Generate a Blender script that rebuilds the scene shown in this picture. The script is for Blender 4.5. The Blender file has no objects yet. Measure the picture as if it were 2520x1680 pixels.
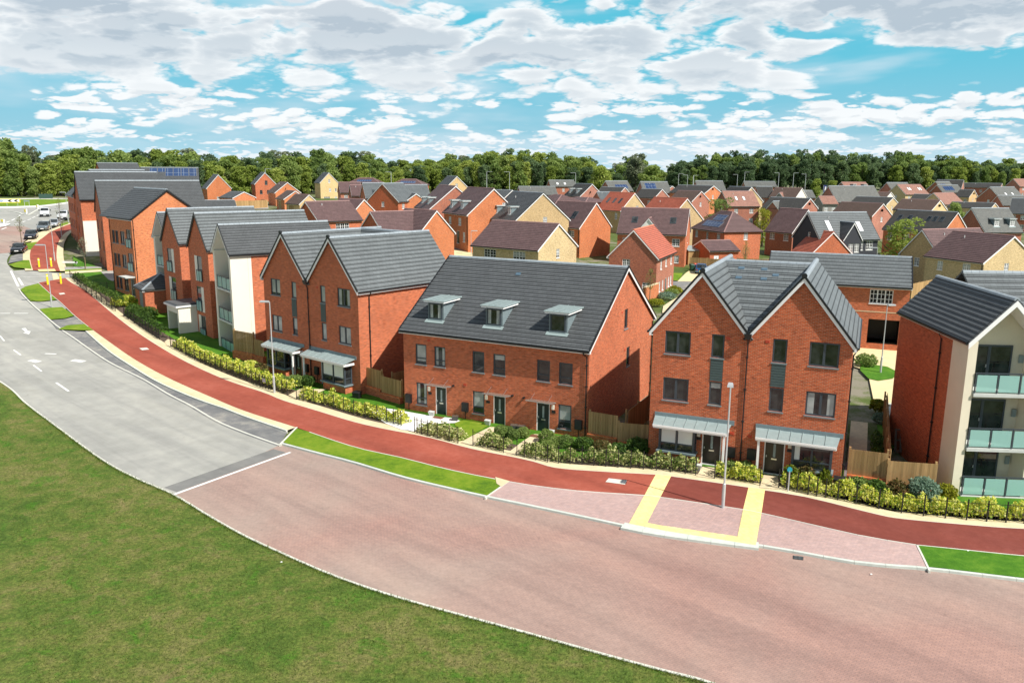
import bpy, bmesh, math, random
from math import sin, cos, pi, radians, sqrt, floor, exp, hypot, atan2
from mathutils import Vector, Matrix, noise
R = random.Random(7)
scene = bpy.context.scene
COL = scene.collection
# ---------------------------------------------------------------- camera
F, PT, RO, CH = 2001.66, radians(11.84968), radians(.39768), 15.8576
def sm(t):
    t = max(0., min(1., t)); return t*t*(3-2*t)
def zg(x, y):                                # the ground rises gently away to the north-west
    return 5*sm((.8*y-.6*x-55)/150)
def ray(q):
    x, y = q[0]-1260, q[1]-840
    c, s = cos(RO), sin(RO); X = x*c+y*s; Y = -x*s+y*c
    return (X/F, (F*cos(PT)-Y*sin(PT))/F, (-F*sin(PT)-Y*cos(PT))/F)
def at(q, off=0.):
    """point on the ground seen at a pixel of the 2520 px photograph"""
    r = ray(q); t = 12.
    while t < 1500 and CH+r[2]*t > zg(r[0]*t, r[1]*t)+off: t *= 1.01
    a, b = t/1.01, t
    for _ in range(30):
        m = (a+b)/2
        if CH+r[2]*m < zg(r[0]*m, r[1]*m)+off: b = m
        else: a = m
    return Vector((r[0]*b, r[1]*b, 0))
def at_depth(px, y):
    r = ray((px, 500)); return Vector((r[0]*y/r[1], y, 0))
cam = bpy.data.objects.new('camera', bpy.data.cameras.new('camera')); COL.objects.link(cam)
cam.data.sensor_width = 36; cam.data.lens = 36*F/2520; cam.data.clip_end = 6000; cam.data.clip_start = .5
cam.location = (0, 0, CH)
cam.rotation_euler = (Matrix.Rotation(pi/2-PT, 4, 'X') @ Matrix.Rotation(RO, 4, 'Z')).to_euler()
scene.camera = cam
# ---------------------------------------------------------------- materials
MATS = {}
def newmat(name):
    m = bpy.data.materials.new(name); m.use_nodes = True
    nt = m.node_tree; b = nt.nodes['Principled BSDF']; MATS[name] = m
    return m, nt, b
def nd(nt, t, **k):
    n = nt.nodes.new(t)
    for a, v in k.items():
        if a in n.inputs: n.inputs[a].default_value = v
        else: setattr(n, a, v)
    return n
def lk(nt, a, b): nt.links.new(a, b)
def ramp(nt, fac, stops):
    n = nt.nodes.new('ShaderNodeValToRGB'); e = n.color_ramp.elements
    while len(e) < len(stops): e.new(.5)
    for i, (p, c) in enumerate(stops):
        e[i].position = p; e[i].color = (*c, 1) if len(c) == 3 else c
    lk(nt, fac, n.inputs[0]); return n.outputs[0]
def mixc(nt, f, a, b, mode='MIX'):
    n = nt.nodes.new('ShaderNodeMix'); n.data_type = 'RGBA'; n.blend_type = mode
    for i, v in ((0, f), (6, a), (7, b)):
        if isinstance(v, (int, float)): n.inputs[i].default_value = v
        elif isinstance(v, tuple): n.inputs[i].default_value = (*v, 1)
        else: lk(nt, v, n.inputs[i])
    return n.outputs[2]
def mth(nt, op, a, b=None, c=None):
    n = nt.nodes.new('ShaderNodeMath'); n.operation = op
    for i, v in enumerate((a, b, c)):
        if v is None: continue
        if isinstance(v, (int, float)): n.inputs[i].default_value = v
        else: lk(nt, v, n.inputs[i])
    return n.outputs[0]
def noise_(nt, vec, scale, detail=3, rough=.5, dist=0.):
    n = nd(nt, 'ShaderNodeTexNoise'); n.inputs['Scale'].default_value = scale; n.inputs['Detail'].default_value = detail
    n.inputs['Roughness'].default_value = rough; n.inputs['Distortion'].default_value = dist
    if vec is not None: lk(nt, vec, n.inputs['Vector'])
    return n
def rgb(h):
    h = h.lstrip('#'); v = [int(h[i:i+2], 16)/255 for i in (0, 2, 4)]
    return tuple(((c+.055)/1.055)**2.4 if c > .04045 else c/12.92 for c in v)
def plain(name, col, rough=.6, metal=0., var=.08, scale=3., spec=.5, coat=0.):
    m, nt, b = newmat(name)
    tc = nd(nt, 'ShaderNodeTexCoord')
    n = noise_(nt, tc.outputs['Object'], scale, 4, .6)
    c = ramp(nt, n.outputs[0], [(.25, tuple(x*(1-var) for x in col)), (.75, tuple(min(1, x*(1+var)) for x in col))])
    lk(nt, c, b.inputs['Base Color']); b.inputs['Roughness'].default_value = rough; b.inputs['Metallic'].default_value = metal
    b.inputs['Specular IOR Level'].default_value = spec; b.inputs['Coat Weight'].default_value = coat
    return m
def brick_mat(name, c1, c2, mortar, speck=None, patch=.12, ms=.011, rows=.075, bw=.225):
    m, nt, b = newmat(name)
    tc = nd(nt, 'ShaderNodeTexCoord'); sp = nd(nt, 'ShaderNodeSeparateXYZ'); lk(nt, tc.outputs['Object'], sp.inputs[0])
    cb = nd(nt, 'ShaderNodeCombineXYZ'); lk(nt, mth(nt, 'ADD', sp.outputs[0], sp.outputs[1]), cb.inputs[0]); lk(nt, sp.outputs[2], cb.inputs[1])
    t = nd(nt, 'ShaderNodeTexBrick'); lk(nt, cb.outputs[0], t.inputs['Vector'])
    t.inputs['Color1'].default_value = (*c1, 1); t.inputs['Color2'].default_value = (*c2, 1); t.inputs['Mortar'].default_value = (*mortar, 1)
    t.inputs['Scale'].default_value = 1; t.inputs['Mortar Size'].default_value = ms; t.inputs['Mortar Smooth'].default_value = .2
    t.inputs['Brick Width'].default_value = bw; t.inputs['Row Height'].default_value = rows; t.inputs['Bias'].default_value = -.1
    col = t.outputs['Color']
    mp = nd(nt, 'ShaderNodeMapping'); mp.inputs['Scale'].default_value = (3.2, 11, 1); lk(nt, cb.outputs[0], mp.inputs[0])
    n1 = noise_(nt, mp.outputs[0], 1., 2, .7)
    k1 = ramp(nt, n1.outputs[0], [(.3, (.60, .57, .55)), (.47, (1, 1, 1)), (.56, (1.04, 1.04, 1.04)), (.72, (1.36, 1.34, 1.32))])
    col = mixc(nt, 1., col, k1, 'MULTIPLY')
    if speck:
        n3 = noise_(nt, mp.outputs[0], 2.3, 2, .6)
        col = mixc(nt, ramp(nt, n3.outputs[0], [(.60, (0, 0, 0)), (.66, (1, 1, 1))]), col, speck)
    n2 = noise_(nt, tc.outputs['Object'], .45, 5, .6)
    k2 = ramp(nt, n2.outputs[0], [(.25, (1-patch,)*3), (.75, (1+patch,)*3)])
    col = mixc(nt, 1., col, k2, 'MULTIPLY')
    n4 = noise_(nt, tc.outputs['Object'], 1.6, 6, .75)               # pale salt bloom in streaks
    col = mixc(nt, ramp(nt, n4.outputs[0], [(.6, (0, 0, 0)), (.8, (.22, .22, .22))]), col, mortar)
    oi = nd(nt, 'ShaderNodeObjectInfo'); col = mixc(nt, 1., col, ramp(nt, oi.outputs['Random'], [(0., (.88, .84, .82)), (.5, (1., 1., 1.)), (1., (1.08, 1.14, 1.18))]), 'MULTIPLY')
    lk(nt, col, b.inputs['Base Color']); b.inputs['Roughness'].default_value = .85; b.inputs['Specular IOR Level'].default_value = .25
    bp = nd(nt, 'ShaderNodeBump'); bp.inputs['Strength'].default_value = .35; bp.inputs['Distance'].default_value = .01
    lk(nt, mth(nt, 'SUBTRACT', 1., t.outputs['Fac']), bp.inputs['Height']); lk(nt, bp.outputs[0], b.inputs['Normal'])
    return m
COURSE = {}
def tile_mat(name, c, var=.07, joint=.55, rough=.55, lich=None, spec=.4, row=.2):
    m, nt, b = newmat(name); COURSE[name] = row
    tc = nd(nt, 'ShaderNodeTexCoord'); sp = nd(nt, 'ShaderNodeSeparateXYZ'); lk(nt, tc.outputs['Object'], sp.inputs[0])
    cb = nd(nt, 'ShaderNodeCombineXYZ'); lk(nt, sp.outputs[0], cb.inputs[0]); lk(nt, sp.outputs[2], cb.inputs[1])
    t = nd(nt, 'ShaderNodeTexBrick'); lk(nt, cb.outputs[0], t.inputs['Vector'])
    t.inputs['Color1'].default_value = (*(x*(1-var) for x in c), 1); t.inputs['Color2'].default_value = (*(x*(1+var) for x in c), 1)
    t.inputs['Mortar'].default_value = (*(x*joint for x in c), 1)
    t.inputs['Scale'].default_value = 1; t.inputs['Mortar Size'].default_value = .008; t.inputs['Brick Width'].default_value = .33
    t.inputs['Row Height'].default_value = row; t.inputs['Mortar Smooth'].default_value = .1
    n = noise_(nt, tc.outputs['Object'], .8, 6, .65)
    col = mixc(nt, 1., t.outputs[0], ramp(nt, n.outputs[0], [(.3, (.90,)*3), (.7, (1.09,)*3)]), 'MULTIPLY')
    nn = noise_(nt, tc.outputs['Object'], 14., 3, .7)
    col = mixc(nt, 1., col, ramp(nt, nn.outputs[0], [(.3, (.90,)*3), (.7, (1.10,)*3)]), 'MULTIPLY')
    fr = mth(nt, 'PINGPONG', sp.outputs[2], row/2); col = mixc(nt, 1., col, ramp(nt, fr, [(.014, (.24,)*3), (.032, (1., 1., 1.))]), 'MULTIPLY')   # shadow line under every course, painted dark into the tile colour
    if lich:
        n2 = noise_(nt, tc.outputs['Object'], 2.5, 6, .7)
        col = mixc(nt, ramp(nt, n2.outputs[0], [(.52, (0, 0, 0)), (.75, (.6, .6, .6))]), col, lich)
    lk(nt, col, b.inputs['Base Color']); b.inputs['Roughness'].default_value = rough; b.inputs['Specular IOR Level'].default_value = spec
    return m
brick_mat('brick_red', (.56, .114, .036), (.37, .068, .026), (.46, .27, .17), patch=.15)
brick_mat('brick_orange', (.62, .165, .048), (.46, .105, .036), (.48, .29, .17), patch=.14)
brick_mat('brick_multi', (.46, .12, .055), (.28, .065, .04), (.40, .26, .19), speck=(.09, .055, .06), patch=.14)
brick_mat('brick_old', (.46, .15, .09), (.33, .09, .06), (.40, .28, .22), speck=(.13, .07, .06), patch=.14)
brick_mat('brick_yellow', (.60, .43, .21), (.45, .31, .14), (.54, .44, .29), speck=(.20, .12, .05), patch=.1)
brick_mat('brick_buff', (.66, .46, .21), (.55, .36, .15), (.58, .45, .28), patch=.08)
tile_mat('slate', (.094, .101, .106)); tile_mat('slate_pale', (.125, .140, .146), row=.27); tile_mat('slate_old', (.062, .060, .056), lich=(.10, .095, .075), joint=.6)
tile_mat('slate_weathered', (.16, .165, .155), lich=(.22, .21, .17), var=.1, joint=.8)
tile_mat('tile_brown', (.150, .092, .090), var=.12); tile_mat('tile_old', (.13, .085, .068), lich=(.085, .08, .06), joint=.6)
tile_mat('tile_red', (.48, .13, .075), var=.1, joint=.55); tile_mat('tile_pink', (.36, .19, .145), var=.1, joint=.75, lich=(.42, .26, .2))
plain('ridge_grey', (.27, .31, .34), .6, scale=2., var=.15); plain('ridge_brown', (.27, .16, .15), .7); plain('ridge_red', (.52, .17, .1), .7)
plain('white', (.80, .80, .79), .45, var=.03); plain('white_panel', (.74, .71, .62), .55, var=.03)
plain('black', (.010, .011, .013), .4, var=.1); plain('anthracite', (.045, .058, .072), .4, var=.05); plain('green_door', (.012, .024, .024), .35, var=.08)
plain('door_black', (.012, .012, .013), .3, var=.1); plain('lead', (.17, .22, .235), .5, var=.12, scale=5); plain('lead_pale', (.24, .30, .30), .42, var=.1, scale=4)
plain('cladding', (.055, .085, .085), .5, var=.06); plain('render_cream', (.70, .64, .50), .8, var=.05, scale=1.2); plain('render_white', (.74, .70, .60), .8, var=.03, scale=1.2)
plain('render_dark', (.030, .033, .042), .8, var=.1); plain('render_grey', (.25, .24, .22), .8); plain('render_pale', (.78, .77, .70), .8)
plain('steel', (.42, .44, .45), .38, metal=.6, var=.06); plain('galvanised', (.50, .52, .53), .45, metal=.3, var=.08); plain('concrete_slab', (.50, .52, .50), .7)
plain('stone_band', (.62, .50, .32), .8); plain('letterbox', (.66, .67, .6), .3, metal=.7); plain('curtain', (.48, .50, .50), .9, var=.12, scale=9)
plain('curtain_cream', (.60, .58, .50), .9, var=.1, scale=6); plain('mat_brown', (.16, .06, .03), .95); plain('bright_yellow', (.85, .68, .02), .5, var=.03)
plain('plastic_dark', (.010, .011, .012), .5); plain('bin_green', (.02, .07, .04), .5); plain('bin_red', (.5, .06, .03), .5); plain('teal', (.02, .28, .33), .4)
plain('orange_vent', (.50, .07, .03), .7); plain('red_flag', (.4, .03, .03), .5); plain('blue_sign', (.01, .10, .38), .4); plain('sign_green', (.03, .07, .06), .5)
plain('petal_purple', (.30, .04, .28), .7, var=.3, scale=20); plain('soil', (.085, .060, .042), .95, var=.4, scale=6)
plain('bark', (.10, .075, .055), .9, var=.3, scale=8); plain('stake', (.28, .20, .12), .9); plain('navy', (.02, .035, .14), .5); plain('vent_tile', (.075, .125, .17), .4); plain('dish', (.55, .55, .54), .4); plain('pot', (.06, .06, .06), .6)
def glass_mat():
    m, nt, b = newmat('glass'); tc = nd(nt, 'ShaderNodeTexCoord'); oi = nd(nt, 'ShaderNodeObjectInfo')
    n = noise_(nt, tc.outputs['Object'], 1.7, 2)
    c = ramp(nt, n.outputs[0], [(.35, (.010, .013, .015)), (.7, (.045, .052, .05))])
    lk(nt, c, b.inputs['Base Color']); b.inputs['Roughness'].default_value = .04; b.inputs['Specular IOR Level'].default_value = .6
    b.inputs['IOR'].default_value = 1.5; b.inputs['Coat Weight'].default_value = .15; b.inputs['Coat Roughness'].default_value = .03
    bp = nd(nt, 'ShaderNodeBump'); bp.inputs['Strength'].default_value = .04; n2 = noise_(nt, tc.outputs['Object'], .9, 1)
    lk(nt, n2.outputs[0], bp.inputs['Height']); lk(nt, bp.outputs[0], b.inputs['Normal'])
    m, nt, b = newmat('glass_frosted'); b.inputs['Base Color'].default_value = (.36, .60, .56, 1); b.inputs['Roughness'].default_value = .3
    tr = nd(nt, 'ShaderNodeBsdfTransparent'); tr.inputs[0].default_value = (.75, .93, .88, 1); mx = nd(nt, 'ShaderNodeMixShader')
    mx.inputs[0].default_value = .66; lk(nt, tr.outputs[0], mx.inputs[1]); lk(nt, b.outputs[0], mx.inputs[2]); lk(nt, mx.outputs[0], nt.nodes['Material Output'].inputs[0])
    m, nt, b = newmat('glass_clear'); b.inputs['Base Color'].default_value = (.5, .42, .36, 1); b.inputs['Roughness'].default_value = .1
    tr = nd(nt, 'ShaderNodeBsdfTransparent'); tr.inputs[0].default_value = (.9, .88, .86, 1); mx = nd(nt, 'ShaderNodeMixShader')
    mx.inputs[0].default_value = .3; lk(nt, tr.outputs[0], mx.inputs[1]); lk(nt, b.outputs[0], mx.inputs[2]); lk(nt, mx.outputs[0], nt.nodes['Material Output'].inputs[0])
    m, nt, b = newmat('solar'); tc = nd(nt, 'ShaderNodeTexCoord'); sp = nd(nt, 'ShaderNodeSeparateXYZ'); lk(nt, tc.outputs['Object'], sp.inputs[0])
    cb = nd(nt, 'ShaderNodeCombineXYZ'); lk(nt, sp.outputs[0], cb.inputs[0]); lk(nt, mth(nt, 'MULTIPLY', sp.outputs[2], 1.6), cb.inputs[1])
    t = nd(nt, 'ShaderNodeTexBrick'); t.offset = 0; lk(nt, cb.outputs[0], t.inputs['Vector'])
    t.inputs['Color1'].default_value = (.014, .035, .10, 1); t.inputs['Color2'].default_value = (.018, .045, .125, 1); t.inputs['Mortar'].default_value = (.25, .30, .36, 1)
    t.inputs['Scale'].default_value = 1; t.inputs['Brick Width'].default_value = 1.; t.inputs['Row Height'].default_value = 1.65; t.inputs['Mortar Size'].default_value = .025
    lk(nt, t.outputs[0], b.inputs['Base Color']); b.inputs['Roughness'].default_value = .12; b.inputs['Specular IOR Level'].default_value = .8
glass_mat()
def fence_mat():
    m, nt, b = newmat('timber'); tc = nd(nt, 'ShaderNodeTexCoord'); sp = nd(nt, 'ShaderNodeSeparateXYZ'); lk(nt, tc.outputs['Object'], sp.inputs[0])
    cb = nd(nt, 'ShaderNodeCombineXYZ'); lk(nt, mth(nt, 'MULTIPLY', mth(nt, 'FLOOR', mth(nt, 'MULTIPLY', sp.outputs[0], 8.)), 3.7), cb.inputs[0])
    wn = nd(nt, 'ShaderNodeTexWhiteNoise'); lk(nt, cb.outputs[0], wn.inputs[0])
    mp = nd(nt, 'ShaderNodeMapping'); mp.inputs['Scale'].default_value = (22, 22, 1.5); lk(nt, tc.outputs['Object'], mp.inputs[0])
    n = noise_(nt, mp.outputs[0], 1., 4, .6)
    c = mixc(nt, n.outputs[0], (.30, .17, .065), (.52, .36, .17))
    c = mixc(nt, 1., c, ramp(nt, wn.outputs['Value'], [(0, (.7, .68, .6)), (1, (1.15, 1.12, 1.1))]), 'MULTIPLY')
    lk(nt, c, b.inputs['Base Color']); b.inputs['Roughness'].default_value = .85
fence_mat()
def leafmat(name, stops, rough=.6, sc=.6, rnd=.5):
    """leaf colour varies leaf by leaf and from plant to plant"""
    m, nt, b = newmat(name); tc = nd(nt, 'ShaderNodeTexCoord'); oi = nd(nt, 'ShaderNodeObjectInfo'); g = nd(nt, 'ShaderNodeNewGeometry')
    n = noise_(nt, tc.outputs['Object'], sc, 2, .6)
    f = mth(nt, 'ADD', mth(nt, 'MULTIPLY', n.outputs[0], .55), mth(nt, 'MULTIPLY', g.outputs['Random Per Island'], .45))
    f = mth(nt, 'ADD', f, mth(nt, 'MULTIPLY', mth(nt, 'SUBTRACT', oi.outputs['Random'], .5), rnd))
    c = ramp(nt, f, stops)
    lk(nt, c, b.inputs['Base Color']); b.inputs['Roughness'].default_value = rough; b.inputs['Specular IOR Level'].default_value = .3
    tl = nd(nt, 'ShaderNodeBsdfTranslucent'); lk(nt, c, tl.inputs[0]); mx = nd(nt, 'ShaderNodeMixShader'); mx.inputs[0].default_value = .5
    lk(nt, b.outputs[0], mx.inputs[1]); lk(nt, tl.outputs[0], mx.inputs[2]); lk(nt, mx.outputs[0], nt.nodes['Material Output'].inputs[0])
leafmat('leaf_bright', [(.1, (.17, .24, .045)), (.5, (.31, .39, .075)), (.9, (.47, .52, .14))])
leafmat('leaf_mid', [(.1, (.12, .19, .05)), (.5, (.21, .30, .075)), (.9, (.34, .42, .12))])
leafmat('leaf_dark', [(.1, (.07, .12, .055)), (.5, (.12, .19, .085)), (.9, (.20, .28, .12))])
leafmat('leaf_grey', [(.1, (.14, .17, .10)), (.5, (.24, .28, .17)), (.9, (.36, .40, .26))])
leafmat('leaf_yellow', [(.1, (.10, .14, .01)), (.5, (.24, .27, .02)), (.9, (.42, .40, .04))])
leafmat('leaf_hedge', [(.15, (.06, .14, .018)), (.38, (.19, .33, .035)), (.50, (.66, .68, .06)), (.8, (.90, .88, .34))], sc=3., rnd=.15)
leafmat('leaf_hedge_dark', [(.15, (.03, .07, .015)), (.5, (.07, .14, .025)), (.9, (.20, .30, .05))], sc=3., rnd=.2)
leafmat('leaf_variegated', [(.15, (.05, .11, .015)), (.36, (.13, .22, .03)), (.55, (.60, .62, .25)), (.85, (.84, .80, .48))], sc=3., rnd=.15)
leafmat('leaf_silver', [(.1, (.10, .17, .12)), (.6, (.24, .36, .26)), (.9, (.4, .5, .36))], sc=3., rnd=.1)
leafmat('leaf_red', [(.1, (.06, .08, .02)), (.5, (.14, .13, .04)), (.9, (.36, .17, .08))], sc=3., rnd=.1)
def streaks(nt, tc):
    """tyre-polished lanes and grime running along the road"""
    mp = nd(nt, 'ShaderNodeMapping'); mp.vector_type = 'TEXTURE'; mp.inputs['Rotation'].default_value = (0, 0, radians(-42)); mp.inputs['Scale'].default_value = (18., 1.4, 1); lk(nt, tc.outputs['Object'], mp.inputs[0])
    n = noise_(nt, mp.outputs[0], 1., 4, .6, .5); sp = noise_(nt, tc.outputs['Object'], 1.3, 4, .75)
    a = ramp(nt, n.outputs[0], [(.34, (.86, .86, .87)), (.5, (.99, .99, .99)), (.66, (1.09, 1.08, 1.06))])
    return mixc(nt, 1., a, ramp(nt, sp.outputs[0], [(.26, (.72, .72, .72)), (.36, (1., 1., 1.))]), 'MULTIPLY')
def ground_mat(name, cols, sc=(.12, 1.2, 18.), rough=.9, bump=.25, bscale=25., mix=(.5, .35), bdist=.03, spec=.2):
    m, nt, b = newmat(name); tc = nd(nt, 'ShaderNodeTexCoord')
    a = noise_(nt, tc.outputs['Object'], sc[0], 5, .6, .4); d = noise_(nt, tc.outputs['Object'], sc[1], 5, .65); e = noise_(nt, tc.outputs['Object'], sc[2], 3, .6)
    f = mth(nt, 'ADD', mth(nt, 'MULTIPLY', a.outputs[0], mix[0]), mth(nt, 'ADD', mth(nt, 'MULTIPLY', d.outputs[0], mix[1]), mth(nt, 'MULTIPLY', e.outputs[0], 1-mix[0]-mix[1])))
    col = ramp(nt, f, cols)
    if name.startswith(('asphalt', 'red')): col = mixc(nt, 1., col, streaks(nt, tc), 'MULTIPLY')
    lk(nt, col, b.inputs['Base Color']); b.inputs['Roughness'].default_value = rough; b.inputs['Specular IOR Level'].default_value = spec
    bn = noise_(nt, tc.outputs['Object'], bscale, 3, .7); bp = nd(nt, 'ShaderNodeBump'); bp.inputs['Strength'].default_value = bump; bp.inputs['Distance'].default_value = bdist
    lk(nt, bn.outputs[0], bp.inputs['Height']); lk(nt, bp.outputs[0], b.inputs['Normal'])
    return m, nt, b
ground_mat('grass_short', [(.36, (.06, .135, .008)), (.47, (.12, .21, .010)), (.56, (.165, .245, .016)), (.66, (.24, .27, .04))], sc=(.5, 3., 14.), bump=.6, bscale=16., bdist=.05)
ground_mat('grass_lush', [(.33, (.030, .105, .006)), (.5, (.060, .17, .010)), (.66, (.12, .24, .02))], sc=(.5, 3., 14.), bump=.6, bscale=16., bdist=.05)
ground_mat('estate_ground', [(.38, (.05, .09, .02)), (.50, (.09, .12, .03)), (.56, (.22, .20, .15))], sc=(.05, .4, 8.))
ground_mat('asphalt', [(.36, (.27, .27, .245)), (.5, (.325, .325, .30)), (.62, (.39, .385, .35))], sc=(.1, .8, 40.), bump=.15, bscale=80., bdist=.01, rough=.85)
ground_mat('asphalt_dark', [(.36, (.12, .125, .13)), (.5, (.18, .182, .182)), (.60, (.29, .28, .25))], sc=(.35, 1.6, 20.), bump=.15, bscale=60., bdist=.01, mix=(.45, .35))
ground_mat('asphalt_band', [(.33, (.15, .15, .145)), (.66, (.23, .23, .22))], sc=(.4, 2., 30.), bump=.1)
ground_mat('red_surface', [(.36, (.25, .058, .038)), (.5, (.30, .074, .048)), (.62, (.345, .095, .065))], sc=(.3, 3., 30.), bump=.12, bscale=90., bdist=.01)
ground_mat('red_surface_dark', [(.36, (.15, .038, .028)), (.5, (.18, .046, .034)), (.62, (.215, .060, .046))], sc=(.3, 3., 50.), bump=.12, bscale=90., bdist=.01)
ground_mat('footway_beige', [(.3, (.50, .42, .25)), (.5, (.60, .51, .33)), (.7, (.68, .60, .42))], sc=(.6, 3., 30.), bump=.1)
ground_mat('beige_setts', [(.3, (.58, .47, .26)), (.7, (.72, .60, .36))], sc=(.6, 3., 30.), bump=.1)
ground_mat('kerb_stone', [(.3, (.50, .50, .44)), (.7, (.66, .66, .59))], sc=(.7, 4., 30.), bump=.1)
ground_mat('kerb_green', [(.3, (.42, .46, .42)), (.7, (.60, .64, .58))], sc=(.7, 4., 30.), bump=.1)
ground_mat('gravel_white', [(.3, (.50, .50, .48)), (.5, (.80, .80, .78)), (.7, (.88, .88, .86))], sc=(2., 8., 25.), bump=.8, bscale=30.)
ground_mat('gravel_grey', [(.3, (.10, .09, .09)), (.7, (.25, .22, .22))], sc=(2., 8., 25.), bump=.8, bscale=30.)
ground_mat('white_paint', [(.3, (.62, .62, .60)), (.7, (.82, .82, .80))], sc=(1., 5., 30.), bump=.05)
def lawn_mat():
    m, nt, b = newmat('lawn'); tc = nd(nt, 'ShaderNodeTexCoord'); O = tc.outputs['Object']
    a = noise_(nt, O, .16, 5, .6, .5); d = noise_(nt, O, 1.1, 5, .65, .3); e = noise_(nt, O, 7., 4, .7); f = noise_(nt, O, 26., 3, .7); h = noise_(nt, O, .55, 6, .7, .8)
    c = ramp(nt, mth(nt, 'ADD', mth(nt, 'MULTIPLY', a.outputs[0], .5), mth(nt, 'MULTIPLY', d.outputs[0], .5)), [(.38, (.062, .108, .020)), (.46, (.095, .142, .028)), (.52, (.130, .155, .038)), (.58, (.165, .165, .055))])
    c = mixc(nt, ramp(nt, h.outputs[0], [(.57, (0, 0, 0)), (.72, (.65, .65, .65))]), c, (.23, .18, .085))
    c = mixc(nt, ramp(nt, noise_(nt, O, .8, 5, .7, .6).outputs[0], [(.54, (0, 0, 0)), (.66, (.75, .75, .75))]), c, (.055, .155, .014))
    c = mixc(nt, 1., c, ramp(nt, e.outputs[0], [(.32, (.60,)*3), (.5, (1.,)*3), (.70, (1.45, 1.4, 1.3))]), 'MULTIPLY')
    c = mixc(nt, 1., c, ramp(nt, f.outputs[0], [(.30, (.62,)*3), (.70, (1.40,)*3)]), 'MULTIPLY')
    lk(nt, c, b.inputs['Base Color']); b.inputs['Roughness'].default_value = .95; b.inputs['Specular IOR Level'].default_value = .1
    bp = nd(nt, 'ShaderNodeBump'); bp.inputs['Strength'].default_value = .9; bp.inputs['Distance'].default_value = .06; lk(nt, f.outputs[0], bp.inputs['Height']); lk(nt, bp.outputs[0], b.inputs['Normal'])
lawn_mat()
def paving_mat(name, c1, c2, mortar, w, h, rot=0., stain=(.62, .60, .56), sc=1., patch=.5, ms=.012, herring=False):
    m, nt, b = newmat(name); tc = nd(nt, 'ShaderNodeTexCoord'); mp = nd(nt, 'ShaderNodeMapping'); mp.inputs['Rotation'].default_value = (0, 0, rot); lk(nt, tc.outputs['Object'], mp.inputs[0])
    t = nd(nt, 'ShaderNodeTexBrick'); lk(nt, mp.outputs[0], t.inputs['Vector']); t.inputs['Scale'].default_value = sc
    t.inputs['Color1'].default_value = (*c1, 1); t.inputs['Color2'].default_value = (*c2, 1); t.inputs['Mortar'].default_value = (*mortar, 1)
    t.inputs['Brick Width'].default_value = w; t.inputs['Row Height'].default_value = h; t.inputs['Mortar Size'].default_value = ms; t.inputs['Mortar Smooth'].default_value = .3
    a = noise_(nt, tc.outputs['Object'], .07, 4, .5, .5); col = mixc(nt, ramp(nt, a.outputs[0], [(.40, (0, 0, 0)), (.66, (patch,)*3)]), t.outputs[0], stain)
    a2 = noise_(nt, tc.outputs['Object'], .8, 5, .65); col = mixc(nt, 1., col, ramp(nt, a2.outputs[0], [(.3, (.94,)*3), (.7, (1.05,)*3)]), 'MULTIPLY')
    a3 = noise_(nt, tc.outputs['Object'], 5., 3, .6); col = mixc(nt, 1., col, ramp(nt, a3.outputs[0], [(.3, (.9,)*3), (.7, (1.08,)*3)]), 'MULTIPLY')
    if name == 'block_road': col = mixc(nt, 1., mixc(nt, 1., col, streaks(nt, tc), 'MULTIPLY'), (.88, .85, .83), 'MULTIPLY')
    lk(nt, col, b.inputs['Base Color']); b.inputs['Roughness'].default_value = .85; b.inputs['Specular IOR Level'].default_value = .2
    bp = nd(nt, 'ShaderNodeBump'); bp.inputs['Strength'].default_value = .25; bp.inputs['Distance'].default_value = .008
    lk(nt, mth(nt, 'SUBTRACT', 1., t.outputs['Fac']), bp.inputs['Height']); lk(nt, bp.outputs[0], b.inputs['Normal'])
paving_mat('block_road', (.42, .265, .225), (.365, .235, .205), (.29, .20, .18), .2, .1, .6, stain=(.38, .32, .28), patch=.9)
paving_mat('block_forecourt', (.47, .31, .28), (.37, .26, .25), (.32, .24, .22), .2, .1, -.25, stain=(.50, .38, .36))
paving_mat('tactile', (.80, .68, .28), (.76, .62, .24), (.50, .42, .22), .4, .4, -.2, stain=(.84, .75, .42), patch=.3, ms=.015)
paving_mat('slab_path', (.66, .55, .36), (.58, .48, .32), (.36, .30, .2), .6, .6, -.45, stain=(.7, .6, .42), patch=.3)
M = MATS
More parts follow.
